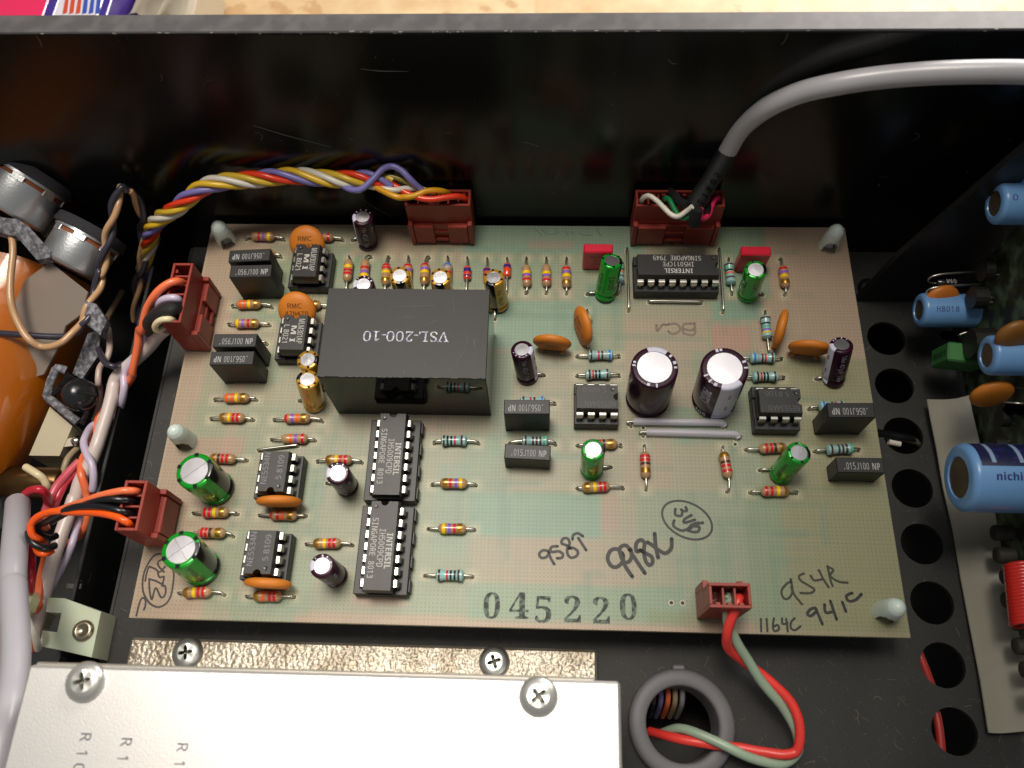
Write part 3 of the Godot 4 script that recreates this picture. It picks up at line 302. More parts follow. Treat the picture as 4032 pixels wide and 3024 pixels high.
# ------------------------------------------------------------------ geometry
class Geo:
	var p := PackedVector3Array()
	var n := PackedVector3Array()
	var t := PackedVector2Array()
	var i := PackedInt32Array()
	func vert(pos: Vector3, nor: Vector3, uv := Vector2.ZERO) -> int:
		p.append(pos * 0.001)
		n.append(nor)
		t.append(uv)
		return p.size() - 1
	func tri(a: Vector3, b: Vector3, c: Vector3, toward := Vector3.ZERO) -> void:
		var nor := (b - a).cross(c - a).normalized()
		if toward != Vector3.ZERO and nor.dot(toward) < 0.0:
			tri(a, c, b)
			return
		var k := vert(a, nor, Vector2(a.x, a.z))
		vert(b, nor, Vector2(b.x, b.z))
		vert(c, nor, Vector2(c.x, c.z))
		i.append_array([k, k + 2, k + 1])
	func quad(a: Vector3, b: Vector3, c: Vector3, d: Vector3, toward := Vector3.ZERO) -> void:
		var nor := (b - a).cross(c - a).normalized()
		if toward != Vector3.ZERO and nor.dot(toward) < 0.0:
			quad(a, d, c, b)
			return
		var k := vert(a, nor, Vector2(0, 0))
		vert(b, nor, Vector2(1, 0))
		vert(c, nor, Vector2(1, 1))
		vert(d, nor, Vector2(0, 1))
		i.append_array([k, k + 2, k + 1, k, k + 3, k + 2])
	func smooth_grid(rows: Array, normals: Array, closed: bool) -> void:
		# rows of equal length; faces between neighbouring rows
		var w: int = rows[0].size()
		var k := p.size()
		var sum := 0.0
		for r in rows.size() - 1:
			for c in w - 1:
				sum += (rows[r][c + 1] - rows[r][c]).cross(rows[r + 1][c] - rows[r][c]).dot(normals[r][c])
		var turned := sum > 0.0
		for r in rows.size():
			for c in w:
				vert(rows[r][c], normals[r][c], Vector2(float(c) / (w - 1), float(r) / (rows.size() - 1)))
		for r in rows.size() - 1:
			for c in (w if closed else w - 1):
				var c2 := (c + 1) % w
				var a := k + r * w + c
				var b := k + r * w + c2
				var d := k + (r + 1) * w + c
				var e := k + (r + 1) * w + c2
				if turned:
					i.append_array([a, d, b, b, d, e])
				else:
					i.append_array([a, b, d, b, e, d])
	func lathe(profile: Array, segs := 24, xf := Transform3D.IDENTITY, a0 := 0.0, a1 := TAU, skip = null) -> void:
		var ns := []
		for s in profile.size() - 1:
			var d: Vector2 = profile[s + 1] - profile[s]
			ns.append(Vector2(d.y, -d.x).normalized())
		for s in profile.size() - 1:
			var na: Vector2 = ns[s]
			var nb: Vector2 = ns[s]
			if s > 0 and ns[s - 1].dot(ns[s]) > 0.55:
				na = (ns[s - 1] + ns[s]).normalized()
			if s < ns.size() - 1 and ns[s + 1].dot(ns[s]) > 0.55:
				nb = (ns[s + 1] + ns[s]).normalized()
			var k := p.size()
			for g in segs + 1:
				var a := a0 + (a1 - a0) * g / segs
				var dir := Vector3(cos(a), 0, sin(a))
				var lo: Vector2 = profile[s]
				var hi: Vector2 = profile[s + 1]
				vert(xf * (dir * lo.x + Vector3.UP * lo.y), (xf.basis * (dir * na.x + Vector3.UP * na.y)).normalized(), Vector2(float(g) / segs, lo.y))
				vert(xf * (dir * hi.x + Vector3.UP * hi.y), (xf.basis * (dir * nb.x + Vector3.UP * nb.y)).normalized(), Vector2(float(g) / segs, hi.y))
			for g in segs:
				if skip != null and skip.call(a0 + (a1 - a0) * (g + 0.5) / segs, (profile[s].y + profile[s + 1].y) / 2.0):
					continue
				var q := k + g * 2
				i.append_array([q, q + 2, q + 1, q + 2, q + 3, q + 1])
	func tube(pts: Array, radius: Variant, segs := 8, caps := true) -> void:
		var m := pts.size()
		var tan0: Vector3 = (pts[1] - pts[0]).normalized()
		var side := tan0.cross(Vector3.UP if absf(tan0.y) < 0.9 else Vector3.RIGHT).normalized()
		var k := p.size()
		for s in m:
			var tg: Vector3 = (pts[mini(s + 1, m - 1)] - pts[maxi(s - 1, 0)]).normalized()
			side = (side - tg * side.dot(tg)).normalized()
			var up := tg.cross(side)
			var r: float = radius[s] if radius is Array else radius
			for g in segs + 1:
				var a := TAU * g / segs
				var d := side * cos(a) + up * sin(a)
				vert(pts[s] + d * r, d, Vector2(float(g) / segs, float(s)))
		var w := segs + 1
		for s in m - 1:
			for g in segs:
				var a := k + s * w + g
				i.append_array([a, a + w, a + 1, a + 1, a + w, a + w + 1])
		if caps:
			for e in [0, m - 1]:
				var tg2: Vector3 = (pts[1] - pts[0]) if e == 0 else (pts[m - 1] - pts[m - 2])
				tg2 = tg2.normalized() * (-1.0 if e == 0 else 1.0)
				var c0 := vert(pts[e], tg2)
				for g in segs + 1:
					vert(p[k + e * w + g] * 1000.0, tg2)
				for g in segs:
					if e == 0:
						i.append_array([c0, c0 + 1 + g, c0 + 2 + g])
					else:
						i.append_array([c0, c0 + 2 + g, c0 + 1 + g])
	func box(c: Vector3, size: Vector3, bev := 0.0, xf := Transform3D.IDENTITY) -> void:
		var h := size / 2.0
		var b := minf(bev, minf(h.x, minf(h.y, h.z)) * 0.8)
		for ax in 3:
			for sg in [-1.0, 1.0]:
				var u := (ax + 1) % 3
				var v := (ax + 2) % 3
				var cs := []
				for q in [[-1, -1], [1, -1], [1, 1], [-1, 1]]:
					var w := Vector3.ZERO
					w[ax] = sg * h[ax]
					w[u] = q[0] * (h[u] - b)
					w[v] = q[1] * (h[v] - b)
					cs.append(xf * (c + w))
				var nn := Vector3.ZERO
				nn[ax] = sg
				quad(cs[0], cs[1], cs[2], cs[3], xf.basis * nn)
		if b <= 0.0:
			return
		for ax in 3:
			var u := (ax + 1) % 3
			var v := (ax + 2) % 3
			for su in [-1.0, 1.0]:
				for sv in [-1.0, 1.0]:
					var a := []
					for e in [-1.0, 1.0]:
						var w1 := Vector3.ZERO
						w1[ax] = e * (h[ax] - b)
						w1[u] = su * h[u]
						w1[v] = sv * (h[v] - b)
						var w2 := w1
						w2[u] = su * (h[u] - b)
						w2[v] = sv * h[v]
						a.append(xf * (c + w1))
						a.append(xf * (c + w2))
					var nn := Vector3.ZERO
					nn[u] = su
					nn[v] = sv
					quad(a[0], a[1], a[3], a[2], xf.basis * nn)
		for sx in [-1.0, 1.0]:
			for sy in [-1.0, 1.0]:
				for sz in [-1.0, 1.0]:
					var s := Vector3(sx, sy, sz)
					var hb := h - Vector3(b, b, b)
					tri(xf * (c + Vector3(s.x * h.x, s.y * hb.y, s.z * hb.z)), xf * (c + Vector3(s.x * hb.x, s.y * h.y, s.z * hb.z)), xf * (c + Vector3(s.x * hb.x, s.y * hb.y, s.z * h.z)), xf.basis * s)
	func loft(pa: PackedVector2Array, ya: float, pb: PackedVector2Array, yb: float, cap_a: bool, cap_b: bool, xf := Transform3D.IDENTITY) -> void:
		# outlines in x,z of equal length, ya below yb
		var area := 0.0
		for k in pa.size():
			area += pa[k].cross(pa[(k + 1) % pa.size()])
		for k in pa.size():
			var k2 := (k + 1) % pa.size()
			var a := xf * Vector3(pa[k].x, ya, pa[k].y)
			var b := xf * Vector3(pa[k2].x, ya, pa[k2].y)
			var c := xf * Vector3(pb[k2].x, yb, pb[k2].y)
			var d := xf * Vector3(pb[k].x, yb, pb[k].y)
			if area > 0.0:
				quad(b, a, d, c)
			else:
				quad(a, b, c, d)
		if cap_a:
			var ta := Geometry2D.triangulate_polygon(pa)
			for k in range(0, ta.size(), 3):
				tri(xf * Vector3(pa[ta[k]].x, ya, pa[ta[k]].y), xf * Vector3(pa[ta[k + 1]].x, ya, pa[ta[k + 1]].y), xf * Vector3(pa[ta[k + 2]].x, ya, pa[ta[k + 2]].y), xf.basis * Vector3.DOWN)
		if cap_b:
			var tb := Geometry2D.triangulate_polygon(pb)
			for k in range(0, tb.size(), 3):
				tri(xf * Vector3(pb[tb[k]].x, yb, pb[tb[k]].y), xf * Vector3(pb[tb[k + 1]].x, yb, pb[tb[k + 1]].y), xf * Vector3(pb[tb[k + 2]].x, yb, pb[tb[k + 2]].y), xf.basis * Vector3.UP)
	func slab(pts: Array, thick: Vector3) -> void:
		# a flat outline in space with a thickness
		var nn := Vector3.ZERO
		for k in pts.size():
			var a: Vector3 = pts[k]
			var b: Vector3 = pts[(k + 1) % pts.size()]
			nn += a.cross(b)
		nn = nn.normalized()
		var u: Vector3 = (pts[1] - pts[0]).normalized()
		u = (u - nn * u.dot(nn)).normalized()
		var v := nn.cross(u)
		var flat := PackedVector2Array()
		for q in pts:
			flat.append(Vector2(u.dot(q), v.dot(q)))
		var tr := Geometry2D.triangulate_polygon(flat)
		var out := nn if nn.dot(thick) > 0.0 else -nn
		for k in range(0, tr.size(), 3):
			tri(pts[tr[k]], pts[tr[k + 1]], pts[tr[k + 2]], -out)
			tri(pts[tr[k]] + thick, pts[tr[k + 1]] + thick, pts[tr[k + 2]] + thick, out)
		var cen := Vector3.ZERO
		for q in pts:
			cen += q / pts.size()
		for k in pts.size():
			var a: Vector3 = pts[k]
			var b: Vector3 = pts[(k + 1) % pts.size()]
			quad(a, b, b + thick, a + thick, (a + b) / 2.0 - cen)
	func ribbon(pts: Array, width: float, y: float) -> void:
		# a flat pen stroke lying on y, round ends
		var m := pts.size()
		var k := p.size()
		for s in m:
			var tg: Vector2 = (pts[mini(s + 1, m - 1)] - pts[maxi(s - 1, 0)]).normalized()
			var sd := Vector2(-tg.y, tg.x) * width * 0.5
			vert(Vector3(pts[s].x + sd.x, y, pts[s].y + sd.y), Vector3.UP, Vector2(pts[s].x, pts[s].y))
			vert(Vector3(pts[s].x - sd.x, y, pts[s].y - sd.y), Vector3.UP, Vector2(pts[s].x, pts[s].y))
		for s in m - 1:
			var a := k + s * 2
			i.append_array([a, a + 1, a + 2, a + 1, a + 3, a + 2])
		for e in [0, m - 1]:
			var cc: Vector2 = pts[e]
			var c0 := vert(Vector3(cc.x, y, cc.y), Vector3.UP, cc)
			for g in 9:
				var d := Vector2.from_angle(TAU * g / 8.0) * width * 0.5
				vert(Vector3(cc.x + d.x, y, cc.y + d.y), Vector3.UP, cc)
			for g in 8:
				i.append_array([c0, c0 + 1 + g, c0 + 2 + g])
	func disc(c: Vector3, r: float, nor: Vector3, segs := 16) -> void:
		var u := nor.cross(Vector3.RIGHT if absf(nor.x) < 0.9 else Vector3.UP).normalized()
		var v := nor.cross(u)
		var c0 := vert(c, nor)
		for g in segs + 1:
			var a := TAU * g / segs
			vert(c + (u * cos(a) + v * sin(a)) * r, nor)
		for g in segs:
			i.append_array([c0, c0 + 2 + g, c0 + 1 + g])
	func mesh() -> ArrayMesh:
		var arr := []
		arr.resize(Mesh.ARRAY_MAX)
		arr[Mesh.ARRAY_VERTEX] = p
		arr[Mesh.ARRAY_NORMAL] = n
		arr[Mesh.ARRAY_TEX_UV] = t
		arr[Mesh.ARRAY_INDEX] = i
		var m := ArrayMesh.new()
		m.add_surface_from_arrays(Mesh.PRIMITIVE_TRIANGLES, arr)
		return m

func catmull(pts: Array, per := 6) -> Array:
	var o := []
	for s in pts.size() - 1:
		var a: Vector3 = pts[maxi(s - 1, 0)]
		var b: Vector3 = pts[s]
		var c: Vector3 = pts[s + 1]
		var d: Vector3 = pts[mini(s + 2, pts.size() - 1)]
		for k in per:
			var t := float(k) / per
			o.append(0.5 * ((2.0 * b) + (c - a) * t + (2.0 * a - 5.0 * b + 4.0 * c - d) * t * t + (3.0 * b - a - 3.0 * c + d) * t * t * t))
	o.append(pts[-1])
	return o

func catmull2(pts: Array, per := 5) -> Array:
	var v := []
	for q in pts:
		v.append(Vector3(q.x, 0, q.y))
	var o := []
	for q in catmull(v, per):
		o.append(Vector2(q.x, q.z))
	return o

# ------------------------------------------------------------------ naming
func numbered(called: String) -> String:
	var k: int = used.get(called, 0)
	used[called] = k + 1
	return called if k == 0 else "%s_%03d" % [called, k]

func tag(o: Node, label: String, category: String, group := "") -> void:
	o.set_meta("label", label)
	o.set_meta("category", category)
	if group:
		o.set_meta("group", group)

func thing(called: String, label: String, category: String, at := Vector3.ZERO, basis := Basis.IDENTITY, group := "") -> Node3D:
	var o := Node3D.new()
	o.name = numbered(called)
	add_child(o, true)
	o.transform = Transform3D(basis, at * MM)
	tag(o, label, category, group)
	return o

func part(called: String, geo: Variant, m: Material, parent: Node3D, xf := Transform3D.IDENTITY) -> MeshInstance3D:
	var o := MeshInstance3D.new()
	o.name = called
	o.mesh = geo.mesh() if geo is Geo else geo
	o.material_override = m
	parent.add_child(o, true)
	o.transform = Transform3D(xf.basis, xf.origin * MM)
	return o

# ------------------------------------------------------------------ materials
func std(key: String, hex: String, rough := 0.5, metal := 0.0, extra := {}) -> StandardMaterial3D:
	if mats.has(key):
		return mats[key]
	var m := StandardMaterial3D.new()
	m.resource_name = key
	m.albedo_color = Color(hex)
	m.roughness = rough
	m.metallic = metal
	for e in extra:
		m.set(e, extra[e])
	mats[key] = m
	return m

func ramp_noise(seed_: int, freq: float, stops: Array, colors: Array, size := 512, normal := false, octaves := 4) -> NoiseTexture2D:
	var f := FastNoiseLite.new()
	f.seed = seed_
	f.frequency = freq
	f.fractal_octaves = octaves
	var t := NoiseTexture2D.new()
	t.width = size
	t.height = size
	t.seamless = true
	t.noise = f
	t.as_normal_map = normal
	if normal:
		t.bump_strength = 4.0
	elif colors.size():
		var g := Gradient.new()
		var off := PackedFloat32Array()
		var cs := PackedColorArray()
		for k in stops.size():
			off.append(stops[k])
			cs.append(Color(colors[k]))
		g.offsets = off
		g.colors = cs
		t.color_ramp = g
	return t

func dusty(size: int, base: Color, grains: int, fibres: int, seed_: int, grain: Color, strength := 0.6, cloud := 0.02) -> ImageTexture:
	# paint with specks of dust and short fibres lying on it
	var r := RandomNumberGenerator.new()
	r.seed = seed_
	var f := FastNoiseLite.new()
	f.seed = seed_
	f.frequency = 3.0 / size
	var im := Image.create(size, size, false, Image.FORMAT_RGB8)
	for y in size:
		for x in size:
			var k := cloud * (0.5 + 0.5 * f.get_noise_2d(x, y)) + r.randf() * 0.012
			im.set_pixel(x, y, Color(base.r + k, base.g + k, base.b + k))
	for g in grains:
		var x := r.randi() % size
		var y := r.randi() % size
		var c := im.get_pixel(x, y).lerp(grain, strength * r.randf() * r.randf())
		im.set_pixel(x, y, c)
		if r.randf() < 0.35:
			im.set_pixel((x + 1) % size, y, im.get_pixel((x + 1) % size, y).lerp(c, 0.7))
			im.set_pixel(x, (y + 1) % size, im.get_pixel(x, (y + 1) % size).lerp(c, 0.5))
	for g in fibres:
		var q := Vector2(r.randf() * size, r.randf() * size)
		var d := Vector2.from_angle(r.randf() * TAU)
		var turn := r.randf_range(-0.12, 0.12)
		var st := strength * r.randf_range(0.2, 0.8)
		for s in r.randi_range(6, 26):
			var x := posmod(int(q.x), size)
			var y := posmod(int(q.y), size)
			im.set_pixel(x, y, im.get_pixel(x, y).lerp(grain, st))
			q += d
			d = d.rotated(turn)
	return ImageTexture.create_from_image(im)

# ------------------------------------------------------------------ lettering
func glyphs(s: String, face: String) -> Array:
	var key := face + s
	if not text_cache.has(key):
		var tm := TextMesh.new()
		tm.text = s
		tm.font = fonts[face]
		tm.font_size = 40
		tm.pixel_size = 1.0 / 28.6
		tm.depth = 0.0
		tm.curve_step = 3.0
		var a := tm.get_mesh_arrays()
		var lo := INF
		var hi := -INF
		for v in a[Mesh.ARRAY_VERTEX]:
			lo = minf(lo, v.x)
			hi = maxf(hi, v.x)
		text_cache[key] = [a[Mesh.ARRAY_VERTEX], a[Mesh.ARRAY_INDEX], lo, hi]
	return text_cache[key]

func print_flat(parent: Node3D, s: String, cap: float, width: float, xf: Transform3D, m: Material, face := "mono") -> void:
	# text in the x-y plane of xf, cap height and total width in mm
	var g := glyphs(s, face)
	var sx: float = width / (g[3] - g[2]) if width > 0.0 else cap
	var geo := Geo.new()
	var nor := xf.basis.z.normalized()
	var mid: float = (g[2] + g[3]) / 2.0
	for v in g[0]:
		geo.vert(xf * Vector3((v.x - mid) * sx, v.y * cap, 0), nor)
	geo.i = g[1] if g[1] != null and g[1].size() else PackedInt32Array(range(g[0].size()))
	part("printed_text", geo, m, parent)

func print_round(parent: Node3D, s: String, cap: float, width: float, r: float, az: float, y: float, along: int, m: Material, face := "bold") -> void:
	# text on a can: along 0 = round it, 1 = reading upwards, -1 = reading downwards
	var g := glyphs(s, face)
	var sx: float = width / (g[3] - g[2])
	var geo := Geo.new()
	var mid: float = (g[2] + g[3]) / 2.0
	for v in g[0]:
		var a: float = (v.x - mid) * sx
		var b: float = v.y * cap
		var up := b
		var around := -a
		if along == 1:
			up = a
			around = b
		elif along == -1:
			up = -a
			around = -b
		var th := deg_to_rad(az) + around / r
		var d := Vector3(cos(th), 0, sin(th))
		geo.vert(d * r + Vector3.UP * (y + up), d)
	geo.i = g[1] if g[1] != null and g[1].size() else PackedInt32Array(range(g[0].size()))
	part("printed_text", geo, m, parent)

func flat_up(at: Vector3, turn_deg: float) -> Transform3D:
	# text lying on a level face; turn 0 reads for the viewer, 180 upside down
	return Transform3D(Basis(Vector3.UP, deg_to_rad(turn_deg)) * Basis(Vector3(1, 0, 0), Vector3(0, 0, -1), Vector3(0, 1, 0)), at)

func turn(deg: float) -> Basis:
	return Basis(Vector3.UP, deg_to_rad(deg))

func stand(from: Vector3, to: Vector3) -> Basis:
	# y along the line, x kept as near to world x as can be
	var y := (to - from).normalized()
	var z := Vector3.RIGHT.cross(y).normalized()
	var x := y.cross(z).normalized()
	return Basis(x, y, z)

# ------------------------------------------------------------------ small components
const BAND := {"R": "c8102a", "Y": "f2c400", "V": "8458c0", "O": "f05a18", "G": "b98a3a", "N": "4d2c22", "K": "0c1416", "S": "9aa0a0", "B": "2f78d0", "E": "4fae8c", "U": "2b2478", "u": "2b2478"}
const BAND_NAME := {"G": 1}

func tinned() -> Material:
	return std("tinned", "b9b6ac", 0.32, 1.0)

func lead_path(e: Vector3, out: Vector3, hole: Vector2) -> Array:
	var h := Vector3(hole.x, 0, hole.y)
	var d := Vector2(h.x - e.x, h.z - e.z).length()
	var pts := [e - out * 0.4, e + out * d * 0.3, Vector3(lerpf(e.x + out.x * d * 0.72, h.x, 0.5), e.y * 0.86, lerpf(e.z + out.z * d * 0.72, h.z, 0.5)), h + Vector3(0, e.y * 0.36, 0), h + Vector3(0, -0.4, 0)]
	return catmull(pts, 4)

func resistor_profile(kind: String, l: float) -> Array:
	var o := []
	if kind == "z":
		o = [Vector2(0.3, -l / 2), Vector2(0.75, -l / 2 + 0.12), Vector2(0.92, -l / 2 + 0.4), Vector2(0.92, l / 2 - 0.4), Vector2(0.75, l / 2 - 0.12), Vector2(0.3, l / 2)]
	elif kind == "c":
		for k in 17:
			var u := k / 16.0 * 2.0 - 1.0
			var r := 1.12
			var au := absf(u)
			if au > 0.6:
				r = 1.12 * sqrt(maxf(0.0, 1.0 - pow((au - 0.6) / 0.42, 2.6)))
			r += 0.06 * exp(-pow((au - 0.55) / 0.2, 2)) - 0.04
			o.append(Vector2(maxf(r, 0.3), u * l / 2))
	else:
		for k in 17:
			var u := k / 16.0 * 2.0 - 1.0
			var au := absf(u)
			var r := 1.02 + 0.2 * smoothstep(0.35, 0.72, au)
			if au > 0.82:
				r *= sqrt(maxf(0.0, 1.0 - pow((au - 0.82) / 0.19, 2.4)))
			o.append(Vector2(maxf(r, 0.28), u * l / 2))
	return o

func radius_at(profile: Array, y: float) -> float:
	for k in profile.size() - 1:
		if y <= profile[k + 1].y:
			return lerpf(profile[k].x, profile[k + 1].x, clampf((y - profile[k].y) / (profile[k + 1].y - profile[k].y), 0, 1))
	return profile[-1].x

func make_resistor(d: Array) -> void:
	var kind: String = d[0]
	var y := 1.28 if kind != "z" else 1.1
	var e0 := Vector3(d[3].x, y, d[3].y)
	var e1 := Vector3(d[4].x, y, d[4].y)
	var dir := (e1 - e0).normalized()
	var mid := (e0 + e1) / 2.0
	var l: float = {"c": 6.1, "m": 5.9, "z": 3.7}[kind]
	var o := thing({"c": "carbon_resistor", "m": "film_resistor", "z": "glass_diode"}[kind], d[6], {"c": "resistor", "m": "resistor", "z": "diode"}[kind], mid * 1.0, Basis.IDENTITY, {"c": "tan resistors on the board", "m": "pale blue resistors on the board", "z": "glass diodes in the back row"}[kind])
	var xf := Transform3D(Basis(dir.cross(Vector3.FORWARD if absf(dir.x) > 0.7 else Vector3.RIGHT).normalized(), dir, Vector3.ZERO), Vector3.ZERO)
	xf.basis.z = xf.basis.x.cross(xf.basis.y)
	var prof := resistor_profile(kind, l)
	var key := "resbody" + kind
	if not shared.has(key):
		var g := Geo.new()
		g.lathe(prof, 20)
		shared[key] = g.mesh()
	var body: Material = {"c": std("carbon_body", "a9855f", 0.28, 0.0, {"clearcoat_enabled": true, "clearcoat": 0.5, "clearcoat_roughness": 0.15}), "m": std("film_body", "8fb8b6", 0.3, 0.0, {"clearcoat_enabled": true, "clearcoat": 0.4, "clearcoat_roughness": 0.15}), "z": std("diode_body", "d8452a", 0.18, 0.0, {"clearcoat_enabled": true, "clearcoat": 0.8, "clearcoat_roughness": 0.1})}[kind]
	part("body", shared[key], body, o, xf)
	for b in d[5].split(" "):
		var c = b.substr(0, 1)
		var at := (float(b.substr(1)) - 0.5) * l * (0.92 if kind != "z" else 1.0)
		var half := 0.3 if kind == "c" else 0.22
		if c == "G":
			half = 0.55
		elif c == "U":
			half = 0.5
		elif c == "Y" and kind == "c":
			half = 0.34
		var bk := "band%s%s%.2f" % [kind, c, at]
		if not shared.has(bk):
			var g := Geo.new()
			var pr := []
			for k in 4:
				var yy := at - half + half * 2.0 * k / 3.0
				pr.append(Vector2(radius_at(prof, yy) + 0.018, yy))
			g.lathe(pr, 20)
			shared[bk] = g.mesh()
		part("colour_band", shared[bk], std("band_" + c.to_lower() + ("2" if c == "u" else ""), BAND[c], 0.3, 0.75 if c == "G" else 0.0, {"clearcoat_enabled": true, "clearcoat": 0.3, "clearcoat_roughness": 0.2}), o, xf)
	for s in 2:
		var e: Vector3 = (dir * (-l / 2 if s == 0 else l / 2))
		var hole: Vector2 = d[1 + s] - Vector2(mid.x, mid.z)
		var g := Geo.new()
		var pts := []
		for q in lead_path(e + Vector3(0, y, 0), dir * (-1.0 if s == 0 else 1.0), hole):
			pts.append(q - Vector3(0, y, 0))
		g.tube(pts, 0.27, 8)
		part("lead", g, tinned(), o)
		drill(d[1 + s])

func drill(at: Vector2) -> void:
	# the drilled hole with its bright resin rim
	if not shared.has("drill_rim"):
		var g := Geo.new()
		g.lathe([Vector2(0.62, 0.006), Vector2(0.56, 0.05), Vector2(0.42, 0.05), Vector2(0.38, 0.004)], 14)
		shared["drill_rim"] = g.mesh()
		var h := Geo.new()
		h.disc(Vector3(0, 0.008, 0), 0.4, Vector3.UP, 12)
		shared["drill_hole"] = h.mesh()
	part("hole_rim", shared["drill_rim"], std("resin_rim", "bdb99e", 0.35), board_node, Transform3D(turn(at.x * 40.0), Vector3(at.x, 0, at.y)))
	part("drill_hole", shared["drill_hole"], std("hole_dark", "3a372c", 0.7), board_node, Transform3D(Basis.IDENTITY, Vector3(at.x, 0, at.y)))

var can_nodes := []

func make_can(d: Array, idx: int) -> void:
	var colr: String = d[0]
	var r: float = d[1] / 2.0
	var l: float = d[2]
	var base: Vector3 = d[3]
	var tip: Vector3 = d[4]
	l = (tip - base).length()
	var az: float = d[5]
	var o := thing(colr + "_capacitor", d[6], "capacitor", base, Basis.IDENTITY, colr + " cylindrical capacitors on the board")
	can_nodes.append(o)
	var xf := Transform3D(stand(base, tip), Vector3.ZERO)
	var sleeve: Material = {
		"purple": std("purple_sleeve", "2e1022", 0.22, 0.0, {"metallic_specular": 0.36}),
		"gold": std("gold_sleeve", "c2932c", 0.22, 0.4, {"clearcoat_enabled": true, "clearcoat": 0.7, "clearcoat_roughness": 0.08}),
		"green": std("green_sleeve", "089a22", 0.2, 0.3, {"clearcoat_enabled": true, "clearcoat": 0.5, "clearcoat_roughness": 0.08})}[colr]
	var white := std("sleeve_print", "c9c8dc", 0.35)
	var black := std("sleeve_black", "0b0b0c", 0.22, 0.0, {"clearcoat_enabled": true, "clearcoat": 0.6, "clearcoat_roughness": 0.1})
	var rim := r * (0.66 if colr != "green" else 0.7)
	if d[1] > 7:
		rim = r * 0.74
	var groove := 0.14 * r
	var sh := 0.36 + 0.05 * r
	var y0 := 0.9
	var prof := [Vector2(r * 0.7, 0.02), Vector2(r * 0.93, 0.06), Vector2(r, 0.3), Vector2(r, y0), Vector2(r - groove * 0.5, y0 + 0.25), Vector2(r - groove, y0 + 0.5), Vector2(r - groove * 0.5, y0 + 0.75), Vector2(r - groove * 0.1, y0 + 1.1), Vector2(r, y0 + 1.6), Vector2(r, l - sh)]
	for k in 5:
		var a := (k + 1) * PI / 10.0
		prof.append(Vector2(r - sh + sh * cos(a), l - sh + sh * sin(a)))
	prof.append(Vector2(rim, l + 0.02))
	prof.append(Vector2(rim - 0.05, l - 0.1))
	var g := Geo.new()
	g.lathe(prof, 36)
	part("sleeve", g, sleeve, o, xf)
	var cap := Geo.new()
	cap.lathe([Vector2(rim - 0.04, l - 0.09), Vector2(0.0, l - 0.05)], 28)
	var top := part("metal_top", cap, std("can_top", "c2c0c6", 0.3, 0.9, {"normal_enabled": true, "normal_texture": ramp_noise(5, 0.12, [], [], 256, true), "normal_scale": 0.25, "uv1_triplanar": true, "uv1_scale": Vector3(300, 300, 300)}), o, xf)
	if colr == "green" and r > 3:
		for sgn in ([0] if l < 11.45 or idx % 2 == 1 else [0, 1]):
			var sc := Geo.new()
			sc.box(Vector3(0, l - 0.055, 0), Vector3(rim * 1.9, 0.06, 0.16 if sgn == 0 else 0.1), 0.03)
			part("score_line", sc, std("score", "e6e6ea", 0.25, 0.9), top, Transform3D(turn(40.0 if sgn == 0 else -52.0), Vector3.ZERO))
	# polarity stripe
	if az > -5 or colr == "purple":
		var wd := deg_to_rad(56.0 if colr == "purple" else 52.0)
		var st := Geo.new()
		var sp := []
		for q in prof.slice(2, prof.size() - 1):
			sp.append(q + Vector2(0.02, 0.0))
		sp[-1] = Vector2(rim, l + 0.035)
		st.lathe(sp, 10, Transform3D.IDENTITY, deg_to_rad(az) - wd / 2, deg_to_rad(az) + wd / 2)
		part("stripe", st, white if colr == "purple" else black, o, xf)
		if colr == "purple":
			for yy in [l * 0.36, l * 0.72]:
				var zr := Geo.new()
				var pts := []
				for k in 17:
					var a := TAU * k / 16.0
					var th := deg_to_rad(az) + 0.08 * cos(a) * (2.5 / r)
					pts.append(Vector3(cos(th), 0, sin(th)) * (r + 0.035) + Vector3.UP * (yy + (0.85 if r > 3 else 0.55) * sin(a)))
				zr.tube(pts, 0.07, 5)
				part("printed_zero", zr, std("zero_print", "2c2440", 0.4), o, xf)
	# printing on the sleeve
	if colr == "purple":
		var holder := lettering(o, xf)
		var face_az := 90.0 if absf(angle_difference(deg_to_rad(az), PI / 2)) > 0.9 else az + 70.0
		if r > 3:
			print_round(holder, "PW(M)", 2.2, 6.0, r + 0.03, az + 58, l * 0.62, -1, white)
			print_round(holder, "470 35V", 1.6, 8.0, r + 0.03, az - 60, l * 0.55, -1, white)
			print_round(holder, "105", 1.3, 3.0, r + 0.03, az + 60, l * 0.06 + 0.1, 0, white)
		else:
			print_round(holder, "16v 47µF 16v", 1.05, l * 0.76, r + 0.03, face_az - 8, l * 0.53, -1, std("sleeve_print_dim", "8f8ca0", 0.4))
			print_round(holder, "PW(M)", 0.7, 2.6, r + 0.03, face_az - 56, l * 0.7, -1, std("sleeve_print_dim", "8f8ca0", 0.4))
		for k in (7 if r > 3 else 4):
			var tk := Geo.new()
			var th := deg_to_rad(az + 50.0 + (k * 34.0 if r < 3 else [0, 14, 26, 120, 135, 210, 226][k]) + rng.randf_range(-9, 9))
			var dd := Vector3(cos(th), 0, sin(th))
			tk.box(Vector3(0, 0, 0), Vector3(r * rng.randf_range(0.08, 0.2), 0.02, r * rng.randf_range(0.06, 0.14)), 0.0, Transform3D(Basis(dd, Vector3.UP, dd.cross(Vector3.UP)), dd * (rim + r * 0.13) + Vector3.UP * (l + 0.03)))
			part("printed_mark", tk, white, o, xf)
	else:
		var holder := lettering(o, xf)
